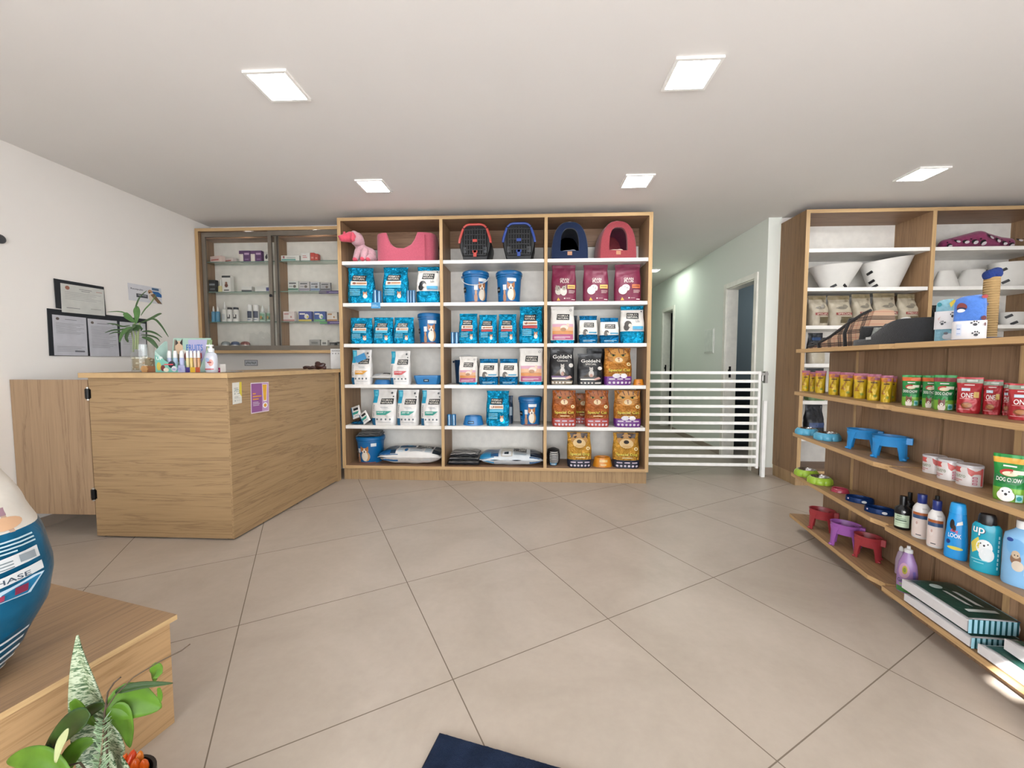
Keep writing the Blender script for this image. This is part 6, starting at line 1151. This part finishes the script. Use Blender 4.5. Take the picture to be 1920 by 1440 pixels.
def roll(label, x0, x1, yt, unit, off, c, prn, band, hb):
    a, b = span(unit, x0, x1, 600, off); q = (a + b) / 2; k = hypot(q.x, q.y) * cos(atan2(q.x, q.y) + YAW) / FPX; r = (x1 - x0) / 2 * k * cosx((x0 + x1) / 2); H = zat((x0 + x1) / 2, yt, q) - TB
    t = thing('folded_towel', label, 'towel', (q.x, q.y, TB), FACE(q), 'folded pet towels'); mb = MB(); n = 40; Rg = []
    for z, s in ((0, .97), (.02, 1), (.5, 1), (.85, .98), (.95, .90), (1, .60)):
        Rg.append([(r * s * (1 if abs(cos(g)) == 0 else abs(cos(g)) ** .7 * (1 if cos(g) > 0 else -1)), r * .55 * s * abs(sin(g)) ** .7 * (1 if sin(g) > 0 else -1) + .004 * sin(3 * g + z * 3), z * H + (.06 * r * cos(g) if z > .9 else 0)) for g in [2 * pi * j / n + .01 for j in range(n)]])
    mb.rings(Rg).build('towel', pm(c, .95, 0, 'fabric', .1), t, smooth=60)
    f = lambda u, v, e: ((r + e) * abs(sin(u * 2.6)) ** .7 * (1 if u > 0 else -1), -(r * .55 + .005 + e) * abs(cos(u * 2.6)) ** .7, v * H)
    prints('paper_band', t, [R(-.5, .5, hb[0], hb[1], '#e6e3e4', 14)] + band, f, e0=.004, r=.5); prints('figure_print', t, prn, f, e0=.003, r=.9)
def paw(cx, cy, s, a=.85, c='#2c2c30'): return [E(cx, cy - s * .3 * a, s * .55, s * .45 * a, c)] + [E(cx + s * dx, cy + s * dy * a, s * .2, s * .26 * a, c) for dx, dy in ((-.75, .25), (-.28, .7), (.28, .7), (.75, .25))]
roll('light blue folded towel with white paper band of paw prints', 1754, 1793, 562, 1, .14, '#8fc0d0', [G('#d8c04a', (.1, .8), (.3, .95), (.2, .98), (.05, .9)), E(.1, .12, .14, .08, '#c9cdd2'), E(.02, .2, .04, .03, '#7a7a80'), E(-.2, .88, .1, .05, '#3f8f9a')], paw(.17, .62, .09) + paw(-.06, .44, .07) + [G('#d9b9b0', (-.2, .55), (-.1, .6), (-.16, .5))], (.30, .72))
roll('bright blue folded towel with dog heads and white paper band', 1788, 1850, 555, 1, .09, '#4f7fd0', [E(-.16, .74, .13, .1, '#7a3a36'), E(-.16, .70, .12, .04, '#1f2a4a'), E(-.16, .665, .1, .04, '#e6e2e0'), E(.3, .48, .1, .05, '#6a3a40'), E(.3, .95, .12, .04, '#a84a4a'), E(.42, .78, .03, .04, '#2a4a7a')], paw(.08, .36, .08) + paw(.1, .13, .08) + [R(-.22, -.1, .1, .36, '#cfd6e6'), R(-.2, -.12, .14, .15, '#6a86c0'), R(-.2, -.12, .24, .26, '#6a86c0'), E(.3, .34, .03, .04, '#7a4a4a')], (.02, .43))
# black bed
a = gon(0, 1626, 620, .145); b = gon(1, 1757, 620, .145); q = (a + b) / 2; W2 = (b - a).length / 2
t = thing('pet_bed', 'black boat-shaped pet bed with grey and white lining, beside the plaid carrier', 'pet bed', (q.x, q.y, TB), atan2((b - a).y, (b - a).x)); Hb = zat(1735, 591, b) - TB
def hbed(x, y): return Hb * ((.26 + .66 * sm(x, -.25, .75)) if y < .2 and x > -.98 else (.86 + .14 * abs(x)) * (1 if abs(x) < .9 else .9))
MB().rings(wall_ring(W2, .125, hbed, .08, ex=.75), 0, True, True, True).build('wall', pm('#1c1d20', .8, 0, 'fabric', .2), t, smooth=60)
MB().rings(wall_ring(W2 * .915, .112, lambda x, y: Hb * (.20 if y < .15 else .83), .05, ex=.75), 0, True, True, True).build('lining', pm('#9a9d98', .95, 0, 'fabric', .35), t, smooth=60)
blob('cushion', pm('#6d7270', .95, 0, 'fabric', .35), [('e', (0, .0, Hb * .2), (W2 * .8, .08, Hb * .16))], t, .012, 3)
blob('white_toy_trim', pm('#eceae8', .95, 0, 'fabric'), [('e', (W2 * .0, .0, Hb * .74), (.035, .035, .032)), ('e', (W2 * .2, .0, Hb * .84), (.035, .035, .03)), ('e', (W2 * -.18, -.01, Hb * .60), (.035, .035, .032)), ('e', (0, 0, Hb * .5), (W2 * .25, .03, .04))], t, .007, 4)
MB().box(-W2 * .10, -W2 * .10 + .035, -.129, -.1255, Hb * .22, Hb * .32).build('tag', pm('#c9c9c6', .6), t, smooth=0)
# plaid carrier bag
def plaid():
    M, nt, bb = new_mat('plaid_fabric'); tc = nt.nodes.new('ShaderNodeTexCoord'); sp = nt.nodes.new('ShaderNodeSeparateXYZ'); link(nt, tc.outputs['Object'], sp.inputs[0])
    def mt(op, *xs):
        n = nt.nodes.new('ShaderNodeMath'); n.operation = op
        for i, x in enumerate(xs): 
            if isinstance(x, (int, float)): n.inputs[i].default_value = x
            else: link(nt, x, n.inputs[i])
        return n.outputs[0]
    def band(ax, per, off, wd): return mt('LESS_THAN', mt('ABSOLUTE', mt('SUBTRACT', mt('FRACT', mt('ADD', mt('MULTIPLY', sp.outputs[ax], 1 / per), off)), .5)), wd)
    dark = mt('MAXIMUM', mt('MAXIMUM', band('X', .08, 0, .035), band('X', .08, .12, .035)), mt('MAXIMUM', band('Z', .075, 0, .035), band('Z', .075, .12, .035))); dark = mt('MAXIMUM', dark, mt('MAXIMUM', band('X', .08, .24, .035), band('Z', .075, .24, .035)))
    red = mt('MAXIMUM', band('X', .08, .62, .012), band('Z', .075, .62, .012))
    def mix(f, a, c):
        m = nt.nodes.new('ShaderNodeMix'); m.data_type = 'RGBA'; link(nt, f, m.inputs['Factor']); (link(nt, a, m.inputs[6]) if not isinstance(a, tuple) else setattr(m.inputs[6], 'default_value', a)); m.inputs[7].default_value = c; return m.outputs[2]
    link(nt, mix(dark, mix(red, col('#b3937a'), col('#9c4a40')), col('#241f20')), bb.inputs['Base Color']); bb.inputs['Roughness'].default_value = .85; bump(nt, bb, nnoise(nt, objco(nt), 300, 2), .2, .002); return M
a = gon(0, 1538, 640, .22); b = gon(0, 1655, 640, .33); q = (a + b) / 2; W2 = (b - a).length / 2; Hp = zat(1655, 580, b) - TB
t = thing('pet_carrier', 'beige plaid soft pet carrier with black straps lying at the gondola end', 'pet carrier', (q.x, q.y, TB), atan2((b - a).y, (b - a).x), None); BK = pm('#1d1a1b', .85, 0, 'fabric', .2)
mb = MB(); N = 12
def csec(s):
    x = -W2 + 2 * W2 * s; hh = Hp * (.16 + .84 * sm(s, -.05, .95)) ; y0 = -.085; return [(x, y0, 0.0), (x, y0 - .008, hh * .5), (x, y0 + .025, hh * .96), (x, -.0, hh), (x, .06, hh * .97), (x, .085, hh * .5), (x, .08, 0)]
mb.rings([csec(i / N) for i in range(N + 1)]); mb.build('body', plaid(), t, smooth=50)
for s0 in (.22, .66):
    c = csec(s0); MB().tube([Vector(p) + Vector((0, -.003, .002)) for p in c[:5]], .011, 8).build('strap', BK, t)
MB().tube([Vector(csec(f)[1]).lerp(Vector(csec(f)[2]), f * 1.1) + Vector((0, -.007, .0)) for f in (.03, .2, .4, .55, .7, .85, .96)], .009, 8).build('carry_strap', BK, t)
MB().box(-W2 - .004, -W2 + .03, -.085, .08, .0, Hp * .22).build('end_panel', BK, t, smooth=0, bev=.004)

# ================================================================ HALLWAY ROOMS
t = thing('dark_crates', 'dark stacked crates seen through the doorway behind the gate', 'crate', (2.95, 5.55, 0))
mb = MB(); Kc = pm('#1f2327', .6, 0, 'plain', .2)
MB().box(-.36, .5, .0, .45, 0, .46).build('lower_crate', Kc, t, smooth=0, bev=.01); MB().box(-.35, .49, .01, .44, .465, .93).build('upper_crate', pm('#262b30', .6, 0, 'plain', .2), t, smooth=0, bev=.01)
for z in (.08, .2, .32, .55, .66, .78): MB().box(-.33, .47, -.012, .0 if z < .46 else .01, z, z + .02).build('rib', pm('#394048', .6), t, smooth=0)
t = thing('dark_chair', 'dark upright chair seen through the farthest doorway', 'chair', (2.85, 8.1, 0), .5)
blob('backrest', Kc, [('c', (0, 0, .62), (0, 0, .98), .14, .12)], t, .02, 4); blob('seat', Kc, [('e', (0, -.2, .46), (.22, .22, .06))], t, .02, 4); MB().lathe([(.03, .03), (.03, .45)], 12, c=(0, -.2)).lathe([(.22, 0), (.2, .04), (.03, .06)], 20, c=(0, -.2)).build('pedestal', Kc, t); MB().tube([(0, -.1, .45), (0, .1, .5), (0, .1, .7)], .03, 8).build('back_support', Kc, t)

# ================================================================ FOREGROUND: food sack on the platform, plants
q = Vector((-1.575, .845))
def sackw(t): 
    for (t0, w0), (t1, w1) in zip(*(lambda P: (P, P[1:]))([(0, .60), (.10, .80), (.22, .96), (.33, 1.0), (.44, .955), (.57, .83), (.72, .66), (.86, .50), (1.01, .42)])):
        if t0 <= t <= t1: k = (t - t0) / (t1 - t0); k = k * k * (3 - 2 * k) * .5 + k * .5; return w0 + (w1 - w0) * k
    return .22
SACKT = pm('#0f6f9a', .3, .45, 'film', .2); SACKW = pm('#e9e2d6', .4, 0, 'film', .04)
so = [R(-.5, .5, .52, .60, '#d9b9a0', 12), E(.05, .545, .06, .022, '#c04a2c'), E(.14, .54, .06, .02, '#b8603a'), E(.22, .548, .05, .02, '#efe3d6'), E(.30, .55, .06, .02, '#d98a5a'), E(.40, .55, .06, .02, '#e6b890'), R(-.5, .5, .575, .60, '#b892a0', 12),
      R(-.5, .5, .64, .648, '#b89a7a', 10), R(-.5, .5, .70, .706, '#c9ab86', 10), R(-.5, .5, .66, .664, '#c9ab86', 10), T('MIX', .16, .675, .07, .018, '#6a4a58'), T('CEREAIS', .32, .68, .14, .018, '#8a6a78'), R(.0, .08, .675, .69, '#5a2a3a'), R(.02, .08, .745, .76, '#5a2a3a'), R(.16, .3, .75, .758, '#8a7a8a'),
      R(.1, .46, .495, .50, '#bfe0ea'), R(.1, .46, .483, .488, '#bfe0ea'), R(.1, .46, .471, .476, '#bfe0ea'), R(.1, .40, .459, .464, '#bfe0ea'), E(-.02, .475, .055, .024, '#1d1f22'), E(-.02, .475, .045, .018, '#b8a070'),
      G('#e6e9ea', (.15, .395), (.46, .415), (.46, .455), (.15, .435)), E(.10, .405, .05, .025, '#e6e9ea'), E(.05, .42, .02, .012, '#e6e9ea'), E(.13, .43, .02, .012, '#e6e9ea'), E(.04, .39, .02, .012, '#e6e9ea'), E(.12, .40, .03, .018, '#b8c46a'), R(.2, .38, .412, .415, '#7a8a90'), R(.2, .38, .422, .425, '#7a8a90'), R(.2, .38, .432, .435, '#7a8a90'), R(.40, .45, .42, .445, '#9aa4aa'),
      G('#e6e9ea', (.16, .35), (.46, .37), (.46, .40), (.16, .38)), T('EM PHASE', .32, .376, .2, .016, '#4a5a6a'),
      G('#bfd8e6', (.0, .27), (.42, .31), (.46, .36), (.08, .34), (.02, .31)), G('#0f6f9a', (.012, .274), (.41, .314), (.45, .355), (.085, .335), (.03, .308)), R(.07, .13, .295, .318, '#f0f0f0'), R(.2, .26, .305, .328, '#f0f0f0'), R(.13, .16, .295, .318, '#a83a5a'), R(.30, .34, .318, .335, '#a83a5a'), R(.37, .41, .322, .345, '#8a2a4a'), E(.08, .283, .018, .008, '#f0f0f0'), R(.11, .2, .281, .286, '#bfd8e6'), R(.22, .26, .29, .302, '#a83a5a')]
so += [G('#dfe6ea', (.18, .02 + .026 * i), (.46, .05 + .026 * i), (.46, .058 + .026 * i), (.18, .028 + .026 * i)) for i in range(6)]
def low(op): return (op[0], op[1], op[2], op[3] - .03, op[4] - .03, *op[5:]) if op[0] == 'r' else (op[0], op[1], op[2] - .03, *op[3:]) if op[0] == 'e' else (op[0], op[1], op[2], op[3] - .03, *op[4:]) if op[0] == 't' else (op[0], op[1], [(a, b - .03) for a, b in op[2]])
bag('food_sack', 'big bulging white and teal dog food sack on the oak display box', 'pet food sack', None, (q.x, q.y, PZ + .001), .56, .80, .34, FACE(q) - .12, [SACKT, SACKW], [(.48, 0), (1, 1)], [low(o) for o in so], 5.5, lean=.0, amp=.012, gusset=2.4, wfn=sackw)
def fp(px, py, Y): return aty(px, py, Y)
def pot(name, label, cat, c, r, h, mat, group=None):
    t = thing(name, label, cat, (c[0], c[1], 0), 0, group); MB().lathe([(r * .75, 0), (r * .78, .01), (r * .96, h * .86), (r * 1.06, h * .87), (r * 1.06, h), (r * .95, h), (r * .90, h * .84), (.001, h * .84)], 36).build('pot', mat, t, smooth=40); return t
def variegated():
    M, nt, b = new_mat('variegated_leaf'); v = objco(nt, (45, 45, 230)); a = nnoise(nt, v, 1, 4, .6, 1.2)
    link(nt, ramp(nt, a, [(.42, col('#2c4725')), (.47, col('#4f6a44')), (.505, col('#969f84')), (.8, col('#a9b099'))]), b.inputs['Base Color']); b.inputs['Roughness'].default_value = .45; return M
Yp = .88; c = (-1.13, .745); t = pot('snake_plant', 'potted snake plant with one tall silvery mottled leaf beside the platform', 'potted plant', c, .055, .10, pm('#6b4a38', .7)); off = Vector((c[0], c[1], 0))
F = lambda px, py, Y=Yp: fp(px, py, Y) - off
sw = lambda v: (.55 + .45 * sm(v, 0, .35)) * (1 - sm(v, .42, 1.0) * .93)
leaf([Vector((.01, .0, .085)), F(216, 1510, .80), F(211, 1440, .855), F(186, 1360), F(165, 1290), F(150, 1230), F(144, 1192)], .112, variegated(), t, fold=.35, shape=lambda v: (.8 + .2 * sm(v, 0, .3)) * max(.02, (1 - sm(v, .40, 1.06))) , n=30, thick=.003)
leaf([Vector((.02, .02, .085)), F(210, 1530, .79), F(208, 1480, .81), F(200, 1430, .83), F(197, 1405, .84)], .06, variegated(), t, fold=.35, n=12, thick=.003)
# climbing plant with heart leaves
GL = pm('#547a22', .45, 0, 'plain', .3, .25); GL2 = pm('#2b4417', .45, 0, 'plain', .3, .25); BRN = pm('#4a3a28', .7)
c = (-.86, .78); t = pot('leafy_plant', 'potted green plant with heart-shaped leaves and thin stems in front of the platform', 'potted plant', c, .05, .12, pm('#2a2622', .6)); off = Vector((c[0], c[1], 0)); F = lambda px, py, Y=.82: fp(px, py, Y) - off
for pts, r in (([(260, 1640), (205, 1480), (200, 1400), (196, 1335), (200, 1320)], .0022), ([(197, 1330), (202, 1298), (214, 1280), (226, 1270)], .0018), ([(198, 1330), (215, 1305), (250, 1270), (300, 1240), (340, 1220), (356, 1208)], .0013), ([(250, 1620), (190, 1480), (150, 1430), (110, 1440)], .0022)):
    MB().tube([F(a, b, .79 if b > 1340 else .80) for a, b in pts], r, 6).build('stem', BRN, t)
heart = lambda v: max(.03, (sin(pi * min(1, v ** .62)) ** .75)); lance = lambda v: max(.03, sin(pi * min(1, v * .92 + .06)) ** .9)
LV = [([(212, 1296), (240, 1308), (270, 1318), (303, 1327)], .078, GL, heart, .82), ([(304, 1262), (294, 1256), (290, 1268), (286, 1276)], .032, GL, heart, .83), ([(216, 1300), (232, 1292), (270, 1284), (324, 1281)], .016, GL2, lance, .80), ([(205, 1330), (228, 1338), (240, 1368), (243, 1402)], .050, GL, heart, .81), ([(196, 1322), (178, 1328), (150, 1345), (128, 1360)], .026, GL2, lance, .80),
      ([(140, 1310), (155, 1332), (170, 1350), (182, 1362)], .034, GL, heart, .84), ([(170, 1340), (140, 1355), (105, 1390), (72, 1440)], .05, GL2, heart, .78), ([(130, 1470), (90, 1430), (50, 1420), (12, 1428)], .055, GL, heart, .76), ([(110, 1480), (128, 1430), (150, 1400), (178, 1388)], .04, GL, lance, .79), ([(300, 1290), (302, 1300), (300, 1312), (297, 1318)], .018, GL, heart, .83), ([(110, 1490), (98, 1450), (92, 1420), (90, 1395)], .05, GL2, heart, .77)]
for pts, wd, m, shp, Y in LV: leaf([F(a, b, Y + .012 * j) for j, (a, b) in enumerate(pts)], wd, m, t, fold=.3, shape=shp, n=16, thick=.0008, up=Vector((.1, -1, .5)))
leaf([F(104, 1430, .76), (F(112, 1400, .76)), F(122, 1380, .76), F(128, 1366, .76)], .020, pm('#aab07e', .5, 0, 'plain', .1), t, shape=lance, thick=.0008, name='pale_leaf')
# rosemary sprig
c = (-.955, .69); t = pot('rosemary', 'potted rosemary sprig with narrow grey-green needles in front of the mottled leaf', 'potted plant', c, .05, .11, pm('#57382a', .7)); off = Vector((c[0], c[1], 0)); F = lambda px, py, Y=.79: fp(px, py, Y) - off
st = [F(178, 1500, .76) * .35 + Vector((0, 0, .06)), F(184, 1460, .77), F(192, 1400), F(195, 1350)]; MB().tube(st, .0022, 6).build('stem', pm('#6b5a42', .8), t); random.seed(8); mb = MB()
for i in range(150):
    f = random.random(); k = f * 3 * .999; j = int(k); p = st[j].lerp(st[j + 1], k - j); a = random.random() * 2 * pi; L = .028 * (1 - .35 * f); dv = Vector((cos(a) * .8, sin(a) * .5, .55)).normalized() * L; sd = dv.cross(Vector((0, 0, 1))).normalized() * .0017
    n = mb.add([p - sd, p + sd, p + dv * .6 + sd, p + dv, p + dv * .6 - sd]); mb.face((n, n + 1, n + 2, n + 3, n + 4))
nd = mb.build('needles', pm('#8fa883', .5, 0, 'plain', .35), t, smooth=0); nd['kind'] = 'stuff'; nd.modifiers.new('thick', 'SOLIDIFY').thickness = .0007
# pepper pot
q = atz(224, 1466, .12); t = pot('pepper_plant', 'black pot filled with small orange peppers at the platform foot', 'potted plant', (q.x, q.y), .068, .12, pm('#16171a', .4)); random.seed(2)
for i, (dx, dy, a, s) in enumerate(((-.035, .015, .3, 1.1), (-.02, .035, .25, 1.2), (-.01, .0, .2, 1.2), (.006, .03, .2, 1.2), (.02, .01, .3, 1.1), (.042, .02, -.1, 1.1), (-.048, .03, .3, 1), (.03, -.03, .1, .9), (-.005, .048, .2, 1.1), (.022, .042, .25, 1.1), (-.03, .045, .15, 1))):
    R3 = Matrix.Rotation(a, 3, 'Y') @ Matrix.Rotation(.5 * (dx * 20), 3, 'X'); Rg = []
    for k in range(9): z = k / 8; rr = .0105 * s * (sin(pi * min(1, .15 + z * .85)) ** .7); Rg.append([R3 @ Vector((rr * cos(2 * pi * j / 10), rr * sin(2 * pi * j / 10), z * .050 * s)) + Vector((dx, dy, .100)) for j in range(10)])
    p_ = MB().rings(Rg).build('pepper', pm(('#e2641c', '#e0481e', '#f08a2a')[i % 3], .25), t, smooth=180)
F = lambda x, y, z: Vector((x, y, z)); leaf([F(.03, -.02, .11), F(.05, -.02, .13), F(.068, -.02, .15)], .018, GL2, t, shape=lance); leaf([F(.0, -.05, .105), F(.012, -.07, .12), F(.02, -.08, .128)], .016, GL2, t, shape=lance)
